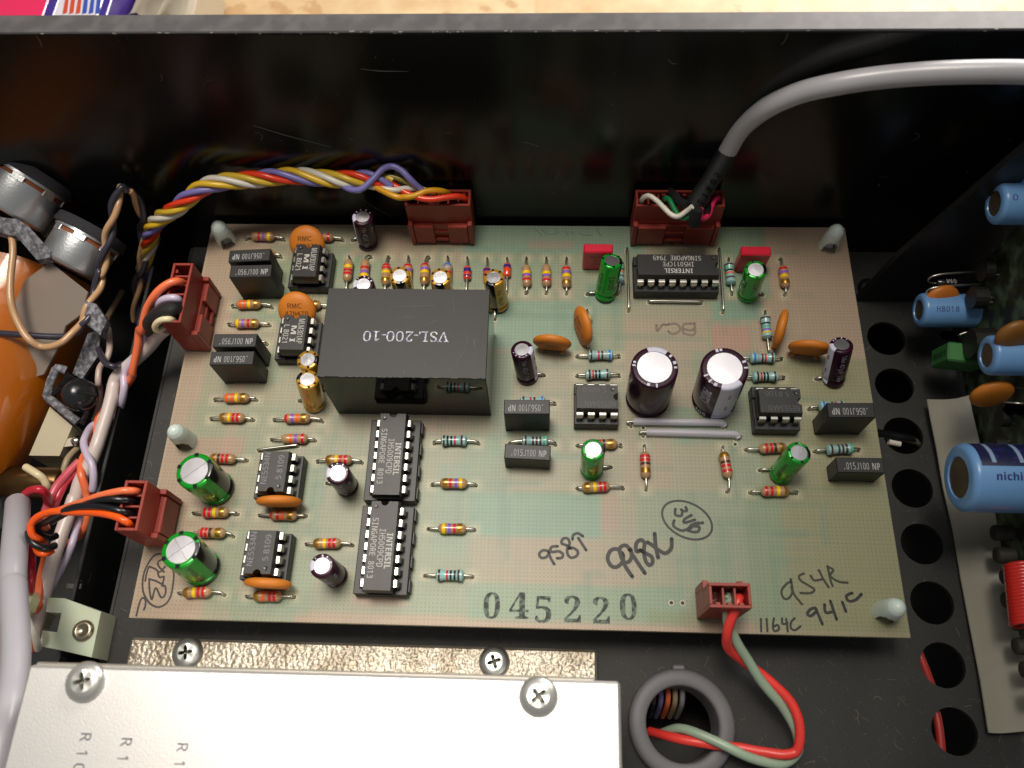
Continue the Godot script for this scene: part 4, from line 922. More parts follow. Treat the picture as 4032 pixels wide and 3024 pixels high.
		if colr == "green":
			if r > 3:
				print_round(holder, "H1631 25V", 0.95, 8.5, r + 0.03, 62, l * 0.5, -1, black)
			else:
				print_round(holder, "MUSE", 1.3, 4.4, r + 0.03, 78, l * 0.56, 1, black)
				print_round(holder, "B1632 25V", 0.8, 6.0, r + 0.03, 140, l * 0.5, -1, black)
		else:
			print_round(holder, "FG 10µF", 1.0, 6.0, r + 0.03, az - 48, l * 0.52, -1, black)
			print_round(holder, "FG 10µF", 1.0, 6.0, r + 0.03, az + 52, l * 0.52, -1, black)
		for k in 6:
			var tk := Geo.new()
			var th := deg_to_rad(20.0 + k * 60.0 + rng.randf_range(-8, 8))
			var dd := Vector3(cos(th), 0, sin(th))
			tk.box(Vector3(0, 0, 0), Vector3(r * 0.2, 0.02, r * 0.22), 0.0, Transform3D(Basis(dd, Vector3.UP, dd.cross(Vector3.UP)), dd * (rim + r * 0.14) + Vector3.UP * (l + 0.03)))
			part("printed_mark", tk, black, o, xf)

func lettering(o: Node3D, xf := Transform3D.IDENTITY) -> Node3D:
	var h := Node3D.new()
	h.name = "lettering"
	o.add_child(h, true)
	h.transform = Transform3D(xf.basis, xf.origin * MM)
	return h

func make_film_cap(d: Array) -> void:
	var h: float = d[2]
	var o := thing("film_capacitor", d[5], "capacitor", Vector3(d[0].x, 0, d[0].y), turn(d[1]), "black box capacitors on the board")
	var blk := std("film_case", "111112", 0.45, 0.0, {"normal_enabled": true, "normal_texture": ramp_noise(9, 0.2, [], [], 256, true), "normal_scale": 0.12, "uv1_triplanar": true, "uv1_scale": Vector3(200, 200, 200)})
	if not shared.has("film%.1f" % h):
		var g := Geo.new()
		g.box(Vector3(0, (h + 0.55) / 2, 0), Vector3(9.9, h - 0.55, 3.4), 0.16)
		shared["film%.1f" % h] = g.mesh()
		var f := Geo.new()
		f.box(Vector3.ZERO, Vector3(1.9, 0.6, 3.38), 0.1)
		shared["film_foot"] = f.mesh()
	part("case", shared["film%.1f" % h], blk, o)
	for s in [-3.98, 3.98]:
		part("foot", shared["film_foot"], blk, o, Transform3D(Basis.IDENTITY, Vector3(s, 0.3, 0)))
	var grey := std("case_print", "9c9c9e", 0.6)
	var a := 180.0 if d[4] else 0.0
	var holder := lettering(o)
	print_flat(holder, d[3], 1.5, 5.2, flat_up(Vector3(-0.85 if not d[4] else 0.85, h + 0.012, 0.25), a), grey, "mono")
	print_flat(holder, "NP", 1.45, 1.6, flat_up(Vector3(3.25 if not d[4] else -3.25, h + 0.012, 0.25), a), grey, "bold")

# ------------------------------------------------------------------ chips
func chip_outline(l: float, w: float, notch: float) -> PackedVector2Array:
	var o := PackedVector2Array([Vector2(l / 2, -w / 2), Vector2(l / 2, w / 2), Vector2(-l / 2, w / 2)])
	if notch > 0.0:
		for k in 9:
			var a := PI / 2 - PI * k / 8.0
			o.append(Vector2(-l / 2 + notch * cos(a) * 1.1, notch * sin(a)))
	o.append(Vector2(-l / 2, -w / 2))
	return o

func make_chip(n: int, at: Vector2, deg: float, texts: Array, label: String, socket_label: String, sw := 9.9) -> void:
	var pitch := 2.54 * 0.985
	var row := (n / 2 - 1) * pitch
	var l: float = {8: 9.3, 14: 18.7, 16: 19.1}[n]
	var blk := std("chip_body", "101012", 0.42, 0.0, {"normal_enabled": true, "normal_texture": ramp_noise(12, 0.3, [], [], 256, true), "normal_scale": 0.1, "uv1_triplanar": true, "uv1_scale": Vector3(250, 250, 250)})
	var o := thing("integrated_circuit", label, "chip", Vector3(at.x, 0, at.y), turn(deg), "chips in sockets")
	var k := "chip%d" % n
	if not shared.has(k):
		var g := Geo.new()
		g.loft(chip_outline(l - 0.3, 5.7, 0.85), 4.2, chip_outline(l, 6.3, 0.85), 5.75, true, false)
		g.loft(chip_outline(l, 6.3, 0.85), 5.95, chip_outline(l - 0.35, 5.6, 0.85), 7.5, false, true)
		g.loft(chip_outline(l, 6.3, 0.85), 5.75, chip_outline(l, 6.3, 0.85), 5.95, false, false)
		shared[k] = g.mesh()
		var pg := Geo.new()
		var w := 0.72
		var path := [Vector2(3.05, 5.97), Vector2(3.62, 5.97), Vector2(3.84, 5.9), Vector2(3.95, 5.7), Vector2(4.02, 4.6), Vector2(4.02, 4.45), Vector2(4.02, 3.0)]
		for s in path.size() - 1:
			var a: Vector2 = path[s]
			var b: Vector2 = path[s + 1]
			var nn := Vector2(-(b - a).y, (b - a).x).normalized() * -0.26
			var wa := w if s < 5 else 0.3
			var wb := w if s < 4 else 0.3
			var f := func(q: Vector2, x: float) -> Vector3: return Vector3(x, q.y, q.x)
			pg.quad(f.call(a, -wa), f.call(a, wa), f.call(b, wb), f.call(b, -wb), Vector3(0, -nn.y, -nn.x))
			pg.quad(f.call(a + nn, -wa), f.call(a + nn, wa), f.call(b + nn, wb), f.call(b + nn, -wb), Vector3(0, nn.y, nn.x))
			pg.quad(f.call(a, wa), f.call(a + nn, wa), f.call(b + nn, wb), f.call(b, wb), Vector3.RIGHT)
			pg.quad(f.call(a, -wa), f.call(a + nn, -wa), f.call(b + nn, -wb), f.call(b, -wb), Vector3.LEFT)
		shared["pin"] = pg.mesh()
		var dm := Geo.new()
		dm.lathe([Vector2(0.5, 0.0), Vector2(0.46, 0.03), Vector2(0.4, 0.03), Vector2(0.34, 0.005), Vector2(0, 0.005)], 14)
		shared["dimple"] = dm.mesh()
	part("body", shared[k], blk, o)
	part("dimple", shared["dimple"], std("chip_dimple", "141415", 0.3), o, Transform3D(Basis.IDENTITY, Vector3(-l / 2 + 1.3, 7.5, 1.7)))
	for s in n / 2:
		for side in [0.0, 180.0]:
			part("pin", shared["pin"], std("pin_metal", "c9c7c0", 0.28, 1.0), o, Transform3D(turn(side), Vector3(-row / 2 + s * pitch, 0, 0)))
	var ink := std("chip_print", "b4b3ae", 0.6) if n > 8 or texts[0][0].begins_with("ML") else (std("chip_print_faint", "4a4a4c", 0.5) if label.contains("faint") else std("chip_print_grey", "7c7b7c", 0.55))
	var holder := lettering(o)
	for q in texts:
		# text, x, z, cap height, width, face
		print_flat(holder, q[0], q[3], q[4], flat_up(Vector3(q[1], 7.515, q[2]), 0.0), ink, q[5])
	# the socket
	var sk := thing("chip_socket", socket_label, "socket", Vector3(at.x, 0, at.y), turn(deg), "chip sockets")
	var sm := std("socket_plastic", "15171a", 0.45)
	var sl := n / 2 * 2.54 - 0.3
	if n == 14:
		sl += 1.2
	for side in [-1.0, 1.0]:
		var g := Geo.new()
		g.box(Vector3(0, 1.72, side * (sw / 2 + 2.35) / 2), Vector3(sl, 2.96, sw / 2 - 2.35), 0.15)
		part("rail", g, sm, sk)
		var e := Geo.new()
		e.box(Vector3(side * (sl / 2 - 0.9), 1.5, 0), Vector3(1.8, 2.4, 4.75), 0.1)
		part("end_bar", e, sm, sk)
		for s in n / 2:
			var c := Geo.new()
			c.box(Vector3(-row / 2 + s * pitch, 3.16, side * 4.02), Vector3(1.5, 0.12, 0.7), 0.0)
			part("contact_slot", c, std("slot_dark", "060607", 0.7), sk)
	if n == 14:
		for s in 4:
			var fl := Geo.new()
			fl.box(Vector3(-sl / 2 + 1.6 + s * 5.0, 1.4, -sw / 2 - 0.18), Vector3(2.6, 2.4, 0.4), 0.08)
			part("side_rib", fl, sm, sk)

# ------------------------------------------------------------------ discs
func make_disc(at: Vector3, az: float, lean: float, dia: float, label: String, texts: Array, legs: float) -> void:
	# a coated ceramic disc on edge; az = direction its face looks (90 = to the viewer), lean = tipped back
	var o := thing("disc_capacitor", label, "capacitor", Vector3(at.x, 0, at.z), Basis.IDENTITY, "orange disc capacitors on the board")
	var face := Vector3(cos(deg_to_rad(az)), 0, sin(deg_to_rad(az)))
	var side := Vector3.UP.cross(face).normalized()
	var up := Vector3.UP
	var bs := Basis(side, deg_to_rad(-lean)) * Basis(side, up, face)
	var r := dia / 2
	var cen := Vector3(0, at.y, 0)
	var om := std("disc_coat", "c6741f", 0.55, 0.0, {"normal_enabled": true, "normal_texture": ramp_noise(21, 0.03, [], [], 256, true), "normal_scale": 0.25, "uv1_triplanar": true, "uv1_scale": Vector3(120, 120, 120)})
	var g := Geo.new()
	var rows := []
	var nrs := []
	var th := 1.08
	for a in 13:
		var la := -PI / 2 + PI * a / 12.0
		var row := []
		var nr := []
		for b in 29:
			var lo := TAU * b / 28.0
			var rr := r * pow(maxf(cos(la), 0.0), 0.55)
			var z := th * signf(sin(la)) * pow(absf(sin(la)), 0.9)
			var bump := 1.0
			for s in [-1.0, 1.0]:
				bump += 0.10 * exp(-pow(angle_difference(lo, -PI / 2 + s * 0.62) / 0.2, 2))
			bump -= 0.03 * exp(-pow(angle_difference(lo, -PI / 2) / 0.3, 2))
			row.append(cen + bs * Vector3(cos(lo) * rr * bump, sin(lo) * rr * bump, z))
			nr.append((bs * Vector3(cos(lo) * pow(maxf(cos(la), 0.0), 1.3), sin(lo) * pow(maxf(cos(la), 0.0), 1.3), sin(la) * 1.4)).normalized())
		rows.append(row)
		nrs.append(nr)
	g.smooth_grid(rows, nrs, false)
	part("coating", g, om, o)
	for s in [-1.0, 1.0]:
		var foot: Vector3 = cen + bs * Vector3(s * legs, -r * 0.93, 0)
		var lg := Geo.new()
		lg.tube(catmull([foot + bs * Vector3(0, 0.8, 0), foot, Vector3(side.x * s * legs, 0.7, side.z * s * legs), Vector3(side.x * s * legs, -0.3, side.z * s * legs)], 3), 0.5, 8)
		part("leg_coating", lg, om, o)
		drill(Vector2(at.x + side.x * s * legs, at.z + side.z * s * legs))
	var ink := std("disc_print", "3a1e0a", 0.6)
	var holder := lettering(o)
	for q in texts:
		# text, x, y, cap, width
		var gl := glyphs(q[0], "mono")
		var geo := Geo.new()
		var mid: float = (gl[2] + gl[3]) / 2.0
		for v in gl[0]:
			var px: float = q[1] + (v.x - mid) * q[4] / (gl[3] - gl[2])
			var py: float = q[2] + v.y * q[3]
			var rho := minf(Vector2(px, py).length() / r, 0.97)
			var z := th * pow(sqrt(1.0 - pow(rho, 1.0 / 0.55 * 2.0)), 0.9) + 0.03
			geo.vert(cen + bs * Vector3(px, py, z), bs.z)
		geo.i = gl[1] if gl[1] != null and gl[1].size() else PackedInt32Array(range(gl[0].size()))
		part("printed_text", geo, ink, holder)

# ------------------------------------------------------------------ red connectors
func make_connector(n: int, at: Vector2, deg: float, label: String, panels: int) -> Node3D:
	var o := thing("wire_connector", label, "connector", Vector3(at.x, 0, at.y), turn(deg), "red connectors at the board edges")
	var red := std("connector_red", "8a2e22", 0.42, 0.0, {"normal_enabled": true, "normal_texture": ramp_noise(31, 0.05, [], [], 256, true), "normal_scale": 0.06, "uv1_triplanar": true, "uv1_scale": Vector3(150, 150, 150)})
	var w := 2.54 * n + 0.3
	var t := 0.62
	var top := 14.7
	var add := func(called: String, c: Vector3, size: Vector3, bev := 0.1) -> void:
		var g := Geo.new()
		g.box(c, size, bev)
		part(called, g, red, o)
	add.call("header_base", Vector3(0, 4.7, 0), Vector3(w, 7.9, 4.7))
	add.call("front_wall", Vector3(0, (top + 8.65) / 2, 2.35 - t / 2), Vector3(w, top - 8.65, t))
	add.call("back_wall", Vector3(0, (top + 8.65) / 2, -2.35 + t / 2), Vector3(w, top - 8.65, t))
	for s in [-1.0, 1.0]:
		add.call("end_wall", Vector3(s * (w / 2 - t / 2), (top + 8.65) / 2, 0), Vector3(t, top - 8.65, 4.7 - 2 * t))
		add.call("latch_post", Vector3(s * (w / 2 - 0.55), 4.75, 3.1), Vector3(1.1, 8.1, 1.5))
	for k in n - 1:
		add.call("divider", Vector3(-w / 2 + t + (k + 1) * (w - 2 * t) / n, 11.2, -0.1), Vector3(0.45, 5.2, 3.3), 0.05)
	for k in n:
		add.call("slot_lip", Vector3(-w / 2 + t + (k + 0.5) * (w - 2 * t) / n, 13.3, -1.45), Vector3(0.9, 1.4, 0.5), 0.05)
	var inner := w - 2.2
	add.call("latch_bed", Vector3(0, 4.2, 2.6), Vector3(inner, 6.9, 0.5), 0.05)
	if panels == 2:
		var pw := inner * 0.36
		for s in [-1.0, 1.0]:
			add.call("latch_panel", Vector3(s * (inner / 2 - pw / 2 - 0.12), 4.35, 3.25), Vector3(pw, 6.7, 0.9), 0.12)
		add.call("cross_ledge", Vector3(0, 5.0, 3.0), Vector3(inner - 2 * pw - 0.5, 0.5, 0.5), 0.05)
		add.call("cross_ledge", Vector3(0, 2.3, 3.2), Vector3(inner - 2 * pw - 0.5, 0.9, 0.9), 0.1)
	else:
		add.call("latch_panel", Vector3(0, 4.35, 3.25), Vector3(inner - 0.5, 6.7, 0.9), 0.12)
	for k in n + 1:
		add.call("foot", Vector3(-w / 2 + 0.5 + k * (w - 1.0) / n, 0.4, 2.6), Vector3(0.9, 0.8, 1.2), 0.05)
	for k in n:
		var g := Geo.new()
		g.lathe([Vector2(0.55, 0.0), Vector2(0.55, 2.2)], 10, Transform3D(Basis.IDENTITY, Vector3(-w / 2 + t + (k + 0.5) * (w - 2 * t) / n, 9.8, 0.5)), 0.3, PI * 1.7)
		part("crimp_terminal", g, tinned(), o)
		drill(Vector2(at.x, at.y) + Vector2(cos(deg_to_rad(deg)), -sin(deg_to_rad(deg))) * (-w / 2 + t + (k + 0.5) * (w - 2 * t) / n))
	return o

func make_standoff(at: Vector2, az: float, label: String) -> void:
	var o := thing("nylon_standoff", label, "standoff", Vector3(at.x, 0, at.y), Basis.IDENTITY, "white nylon standoffs at the board corners")
	var ny := std("nylon", "e4e4d8", 0.3, 0.0, {"subsurf_scatter_enabled": true, "subsurf_scatter_strength": 0.3})
	var g := Geo.new()
	var prof := [Vector2(2.45, -0.1), Vector2(2.4, 0.5), Vector2(2.25, 3.0), Vector2(2.05, 5.4), Vector2(1.75, 6.8), Vector2(1.2, 7.7), Vector2(0.55, 8.15), Vector2(0.0, 8.25)]
	var fine := []
	for k in prof.size() - 1:
		for s in 4:
			fine.append(prof[k].lerp(prof[k + 1], s / 4.0))
	fine.append(prof[-1])
	var hole := func(a: float, y: float) -> bool:
		var da := angle_difference(a, deg_to_rad(az)) / 0.75
		var dy := (y - 1.2) / 3.2
		return da * da + dy * dy < 1.0
	g.lathe(fine, 48, Transform3D.IDENTITY, 0.0, TAU, hole)
	var inner := []
	for q in fine:
		inner.append(Vector2(maxf(q.x - 0.55, 0.0), q.y - 0.35))
	inner.reverse()
	g.lathe(inner, 48, Transform3D.IDENTITY, 0.0, TAU, hole)
	part("post", g, ny, o)
	var lf := Geo.new()
	lf.box(Vector3(0, 1.6, 0.2), Vector3(2.2, 3.6, 0.7), 0.2, Transform3D(turn(90.0 - az) * Basis(Vector3.RIGHT, -0.35), Vector3.ZERO))
	part("snap_leaf", lf, std("nylon_leaf", "b6bfc4", 0.35), o)
	var pl := Geo.new()
	pl.lathe([Vector2(3.0, -13.0), Vector2(3.0, -1.65), Vector2(2.45, -1.62)], 20)
	part("pillar", pl, ny, o)

# ------------------------------------------------------------------ wires
const WIRE := {"lightgrey": ["b4b3b8", 0.32], "white": ["d8d4c8", 0.35], "green": ["0f7a44", 0.35], "pinkred": ["c42450", 0.35], "fuzzy": ["0b0b0c", 0.9], "blackwire": ["121216", 0.3], "amber": ["d89a14", 0.32], "redorange": ["e23a18", 0.32], "violet": ["7c76b8", 0.35], "stripe": ["8f8430", 0.35], "orange": ["ee7448", 0.35], "brightorange": ["f25a10", 0.32], "lavender": ["c4b8d0", 0.35], "cream": ["e2d4ac", 0.35], "fuzzyshiny": ["1c1c1f", 0.45], "palecable": ["cdbfba", 0.38], "pink": ["d05868", 0.35], "pink2": ["c43448", 0.35], "crimson": ["b81c30", 0.35], "greycable": ["a4a2aa", 0.4], "pinkbeige": ["b9a49c", 0.4], "navy": ["34323f", 0.3], "tan": ["a08e72", 0.5], "beige": ["c49c74", 0.32], "darkred": ["a82a28", 0.5], "yellow": ["e2b82c", 0.32], "yellow2": ["d0ae30", 0.32], "coral": ["f04038", 0.4], "sage": ["9db29a", 0.4], "greyw": ["8a8a90", 0.4]}

func wire_mat(c: String) -> Material:
	var e := {"clearcoat_enabled": true, "clearcoat": 0.25, "clearcoat_roughness": 0.25}
	if c.begins_with("fuzzy"):
		e = {"normal_enabled": true, "normal_texture": ramp_noise(77, 0.25, [], [], 256, true), "normal_scale": 1.2, "uv1_triplanar": true, "uv1_scale": Vector3(300, 300, 300)}
	return std("wire_" + c, WIRE[c][0], WIRE[c][1], 0.0, e)

func make_wire(d: Array, group := "") -> MeshInstance3D:
	var g := Geo.new()
	g.tube(catmull(d[3], 7), d[2], 14 if d[2] > 1.3 else 10)
	var o := part(numbered(d[0]), g, wire_mat(d[1]), self)
	tag(o, d[4], d[5], group)
	return o

func make_twist(d: Array) -> void:
	var o := thing(d[0], d[7], "cable" if d[0] == "wire_bundle" else "wire pair")
	var pts := catmull(d[6], 14)
	var run := [0.0]
	for s in pts.size() - 1:
		run.append(run[-1] + (pts[s + 1] - pts[s]).length())
	var n: int = d[1].size()
	for k in n:
		var line := []
		var side := Vector3.UP
		for s in pts.size():
			var tg: Vector3 = (pts[mini(s + 1, pts.size() - 1)] - pts[maxi(s - 1, 0)]).normalized()
			side = (side - tg * side.dot(tg)).normalized()
			var up := tg.cross(side)
			var a: float = d[5] + TAU * k / n + TAU * run[s] / d[4]
			line.append(pts[s] + (side * cos(a) + up * sin(a)) * d[3] * (1.0 + 0.08 * sin(run[s] * 0.6 + k)))
		var g := Geo.new()
		g.tube(line, d[2], 10)
		part("strand", g, wire_mat(d[1][k]), o)

# ------------------------------------------------------------------ the board
var board_node: Node3D
const BW := 160.0
const BD := 98.46

func board_texture() -> ImageTexture:
	# fibreglass: tan laminate with the green mask and copper runs of the underside showing through, and the weave of the glass cloth
	var r := RandomNumberGenerator.new()
	r.seed = 404
	var s := 6.0
	var lw := int(BW * s)
	var lh := int(BD * s)
	var low := Image.create(lw, lh, false, Image.FORMAT_RGB8)
	var tan_ := Color("a4907a")
	low.fill(tan_)
	var green := Color("7a9478")
	var teal := Color("769682")
	var olive := Color("7e8660")
	var pink := Color("b57f70")
	var fillmm := func(x0: float, z0: float, x1: float, z1: float, c: Color, k: float) -> void:
		# a flat patch, blended over what is there
		var a := Rect2i(int((x0 + BW / 2) * s), int((z0 + BD / 2) * s), int((x1 - x0) * s), int((z1 - z0) * s)).intersection(Rect2i(0, 0, lw, lh))
		if a.size.x <= 0 or a.size.y <= 0:
			return
		var pt := Image.create(a.size.x, a.size.y, false, Image.FORMAT_RGBA8)
		pt.fill(Color(c.r, c.g, c.b, k))
		var reg := low.get_region(a)
		reg.convert(Image.FORMAT_RGBA8)
		reg.blend_rect(pt, Rect2i(Vector2i.ZERO, a.size), Vector2i.ZERO)
		reg.convert(Image.FORMAT_RGB8)
		low.blit_rect(reg, Rect2i(Vector2i.ZERO, a.size), a.position)
	# broad areas
	for q in BOARD_PATCHES:
		fillmm.call(q[0], q[1], q[2], q[3], {"g": green, "t": teal, "o": olive, "p": pink, "n": tan_}[q[4]], q[5])
	# copper runs
	for k in 150:
		var x := r.randf_range(-62, 66)
		var z := r.randf_range(-44, 44)
		var c: Color = green.darkened(0.1) if r.randf() < 0.7 else teal.darkened(0.14)
		var wv := r.randf_range(0.7, 1.5)
		var ln := r.randf_range(6, 26)
		var kk := r.randf_range(0.12, 0.42)
		if x < -20 and r.randf() < 0.7 or r.randf() < 0.4:
			fillmm.call(x, z, x + wv, minf(z + ln, 46), c, kk)
			if r.randf() < 0.6:
				fillmm.call(x, z, x + ln * 0.6, z + wv, c, kk)
		else:
			fillmm.call(x, z, minf(x + ln, 68), z + wv, c, kk)
	# pads round the holes look pale
	for d in RESISTORS:
		for q in [d[1], d[2]]:
			fillmm.call(q.x - 1.4, q.y - 1.4, q.x + 1.4, q.y + 1.4, Color("b5ad90"), 0.6)
	low.resize(int(lw / 6.0), int(lh / 6.0), Image.INTERPOLATE_LANCZOS)
	var W := 2048
	var H := 1260
	low.resize(W, H, Image.INTERPOLATE_CUBIC)
	var f := FastNoiseLite.new()
	f.seed = 9
	f.frequency = 0.004
	var px := W / BW
	var data := low.get_data()
	var colw := PackedFloat32Array()
	var roww := PackedFloat32Array()
	for x in W:
		colw.append(0.5 + 0.5 * cos(TAU * x / px / 0.846) )
	for y in H:
		roww.append(0.5 + 0.5 * cos(TAU * y / px / 0.846))
	var wob := PackedFloat32Array()
	for x in W:
		wob.append(r.randf_range(-0.022, 0.022))
	var wobr := PackedFloat32Array()
	for y in H:
		wobr.append(r.randf_range(-0.018, 0.018))
	for y in H:
		var b := roww[y]
		for x in W:
			var k := 1.0 - 0.15 * colw[x] * b - 0.05 * (1.0 - colw[x]) * (1.0 - b) + wob[x] + wobr[y]
			var o := (y * W + x) * 3
			data[o] = clampi(int(data[o] * k), 0, 255)
			data[o + 1] = clampi(int(data[o + 1] * k), 0, 255)
			data[o + 2] = clampi(int(data[o + 2] * k), 0, 255)
	for k in 2600:
		# dust
		var x := r.randi() % (W - 2)
		var y := r.randi() % (H - 2)
		var o := (y * W + x) * 3
		var v := r.randi_range(10, 60)
		for e in 3:
			data[o + e] = mini(data[o + e] + v, 235)
			if r.randf() < 0.4:
				data[o + 3 + e] = mini(data[o + 3 + e] + v / 2, 235)
	return ImageTexture.create_from_image(Image.create_from_data(W, H, false, Image.FORMAT_RGB8, data))

func build_board() -> void:
	board_node = thing("circuit_board", "fibreglass circuit board with green traces showing through, filling the middle of the picture", "circuit board")
	var m := std("laminate", "ffffff", 0.42, 0.0, {"albedo_texture": board_texture()})
	var g := Geo.new()
	var a := Vector3(-BW / 2, 0, -BD / 2)
	var k := g.vert(a, Vector3.UP, Vector2(0, 0))
	g.vert(a + Vector3(BW, 0, 0), Vector3.UP, Vector2(1, 0))
	g.vert(a + Vector3(BW, 0, BD), Vector3.UP, Vector2(1, 1))
	g.vert(a + Vector3(0, 0, BD), Vector3.UP, Vector2(0, 1))
	g.i.append_array([k, k + 1, k + 2, k, k + 2, k + 3])
	part("laminate", g, m, board_node)
	var e := Geo.new()
	e.box(Vector3(0, -0.82, 0), Vector3(BW - 0.02, 1.62, BD - 0.02), 0.0)
	part("board_edge", e, std("laminate_edge", "b8b59c", 0.6, 0.0, {"albedo_texture": ramp_noise(3, 0.2, [0.3, 0.7], ["8f8c74", "ffffff"], 256), "uv1_triplanar": true, "uv1_scale": Vector3(400, 400, 400)}), board_node)
	var inks := [std("ink_black", "161616", 0.5), std("ink_black2", "242424", 0.5), std("ink_olive", "2c2a1c", 0.55), std("ink_brown", "2e2620", 0.45), std("ink_pencil", "5c6a5a", 0.6), std("ink_stamp", "766a58", 0.6)]
	for s in INK_STROKES:
		var ig := Geo.new()
		ig.ribbon(catmull2(s[2], 5), s[0], 0.014 + rng.randf() * 0.006)
		part("pen_stroke", ig, inks[s[1]], board_node)
	var stamp := std("stamp_ink", "ffffff", 0.6, 0.0, {"albedo_texture": ramp_noise(44, 0.03, [0.36, 0.5, 0.66], ["5b6a5c", "3a443c", "222824"], 256), "uv1_triplanar": true, "uv1_scale": Vector3(90, 90, 90)})
	var letters := lettering(board_node)
	for d in DIGITS:
		print_flat(letters, d[0], 5.3, 3.4 if d[0] != "4" else 4.0, flat_up(Vector3(d[1].x, 0.02, d[1].y), 0.0), stamp, "serif")
	for q in [Vector2(32.6, 43.5), Vector2(34.9, 43.5), Vector2(28.2, 5.0), Vector2(48.4, 8.6)]:
		drill(q)

# ------------------------------------------------------------------ the chassis
func build_chassis() -> void:
	var o := thing("equipment_chassis", "black painted steel chassis around the circuit board, tall back wall with its lit rim coloured grey", "chassis")
	var wall_tex := dusty(1024, Color(0.055, 0.055, 0.055), 900, 40, 71, Color(0.75, 0.75, 0.72), 0.9, 0.015)
	var wall := std("wall_paint", "ffffff", 0.2, 0.0, {"albedo_texture": wall_tex, "uv1_triplanar": true, "uv1_scale": Vector3(7, 7, 7), "metallic_specular": 0.4})
	var floor_tex := dusty(1024, Color(0.085, 0.083, 0.08), 18000, 420, 72, Color(0.62, 0.57, 0.48), 0.8, 0.1)
	var flo := std("floor_paint", "ffffff", 0.62, 0.0, {"albedo_texture": floor_tex, "uv1_triplanar": true, "uv1_scale": Vector3(10, 10, 10)})
	var strip_tex := dusty(512, Color(0.095, 0.095, 0.1), 500, 30, 73, Color(0.8, 0.8, 0.78), 0.9, 0.03)
	var clean := std("plate_paint", "ffffff", 0.5, 0.0, {"albedo_texture": strip_tex, "uv1_triplanar": true, "uv1_scale": Vector3(12, 12, 12)})
	var dark := std("channel_paint", "0a0a0a", 0.5)
	var g := Geo.new()
	g.box(Vector3(0, 4.5, -53.0), Vector3(420, 111, 4.7), 0.25)
	part("back_wall", g, wall, o)
	var rim := Geo.new()
	rim.box(Vector3(0, 60.25, -53.0), Vector3(420, 0.6, 4.75), 0.22)
	part("wall_rim", rim, std("rim_lit_grey", "504e50", 0.45, 0.0, {"albedo_texture": ramp_noise(8, 0.02, [0.3, 0.7], ["d8d8d8", "ffffff"], 256), "uv1_triplanar": true, "uv1_scale": Vector3(30, 30, 30)}), o)  # grey puts the light on the black wall's top face into the colour
	# bright chips in the paint along the rim's edge
	var chip := std("bare_metal", "b9b4ac", 0.5, 0.6)
	for k in 46:
		var cg := Geo.new()
		var x := rng.randf_range(-105, 92)
		if rng.randf() < 0.5:
			x = rng.randfn(-18, 22)
		cg.box(Vector3(x, 60.3 + rng.randf_range(-0.25, 0.2), -50.65), Vector3(rng.randf_range(0.15, 0.9), rng.randf_range(0.1, 0.3), 0.12), 0.03)
		part("paint_chip", cg, chip, o)
	# floor plate with its row of holes and the grommet opening
	var top := -13.0
	var fg := Geo.new()
	var x0 := -90.2
	var rect := func(a: float, b: float, c: float, d: float) -> void:
		fg.quad(Vector3(a, top, b), Vector3(a, top, d), Vector3(c, top, d), Vector3(c, top, b), Vector3.UP)
		fg.quad(Vector3(a, top - 1.2, b), Vector3(a, top - 1.2, d), Vector3(c, top - 1.2, d), Vector3(c, top - 1.2, b), Vector3.DOWN)
	var cell := func(a: float, b: float, c: float, d: float, q: Vector2, r: float) -> void:
		var seg := 48
		for k in seg:
			var p0 := Vector2.from_angle(TAU * k / seg)
			var p1 := Vector2.from_angle(TAU * (k + 1) / seg)
			var edge := func(u: Vector2) -> Vector2:
				var tx := INF
				if u.x > 0.0001:
					tx = (c - q.x) / u.x
				elif u.x < -0.0001:
					tx = (a - q.x) / u.x
				var tz := INF
				if u.y > 0.0001:
					tz = (d - q.y) / u.y
				elif u.y < -0.0001:
					tz = (b - q.y) / u.y
				return q + u * minf(tx, tz)
			var e0: Vector2 = edge.call(p0)
			var e1: Vector2 = edge.call(p1)
			var i0 := q + p0 * r
			var i1 := q + p1 * r
			for yy in [top, top - 1.2]:
				fg.quad(Vector3(i0.x, yy, i0.y), Vector3(i1.x, yy, i1.y), Vector3(e1.x, yy, e1.y), Vector3(e0.x, yy, e0.y), Vector3.UP if yy == top else Vector3.DOWN)
				# square off the corner
				if (e0 - e1).abs().x > 0.001 and (e0 - e1).abs().y > 0.001:
					var cr := Vector2(c if (e0.x + e1.x) / 2 > q.x else a, d if (e0.y + e1.y) / 2 > q.y else b)
					fg.tri(Vector3(e0.x, yy, e0.y), Vector3(e1.x, yy, e1.y), Vector3(cr.x, yy, cr.y), Vector3.UP if yy == top else Vector3.DOWN)
			fg.quad(Vector3(i0.x, top, i0.y), Vector3(i1.x, top, i1.y), Vector3(i1.x, top - 1.2, i1.y), Vector3(i0.x, top - 1.2, i0.y), Vector3(-p0.x, 0, -p0.y))
	var hz := []
	for k in 9:
		hz.append(-25.1 + 13.0 * k)
	rect.call(x0, -50.65, 84.8, 52.0)
	rect.call(84.8, -50.65, 97.8, hz[0] - 6.5)
	for z in hz:
		cell.call(84.8, z - 6.5, 97.8, z + 6.5, Vector2(91.35, z), 4.66)
	rect.call(97.8, -50.65, 150.0, hz[-1] + 6.5)
	rect.call(x0, 52.0, 22.0, hz[-1] + 6.5)
	cell.call(22.0, 52.0, 49.0, 80.0, Vector2(35.2, 66.2), 8.6)
	rect.call(22.0, 80.0, 49.0, hz[-1] + 6.5)
	rect.call(49.0, 52.0, 84.8, hz[-1] + 6.5)
	rect.call(x0, hz[-1] + 6.5, 150.0, 130.0)
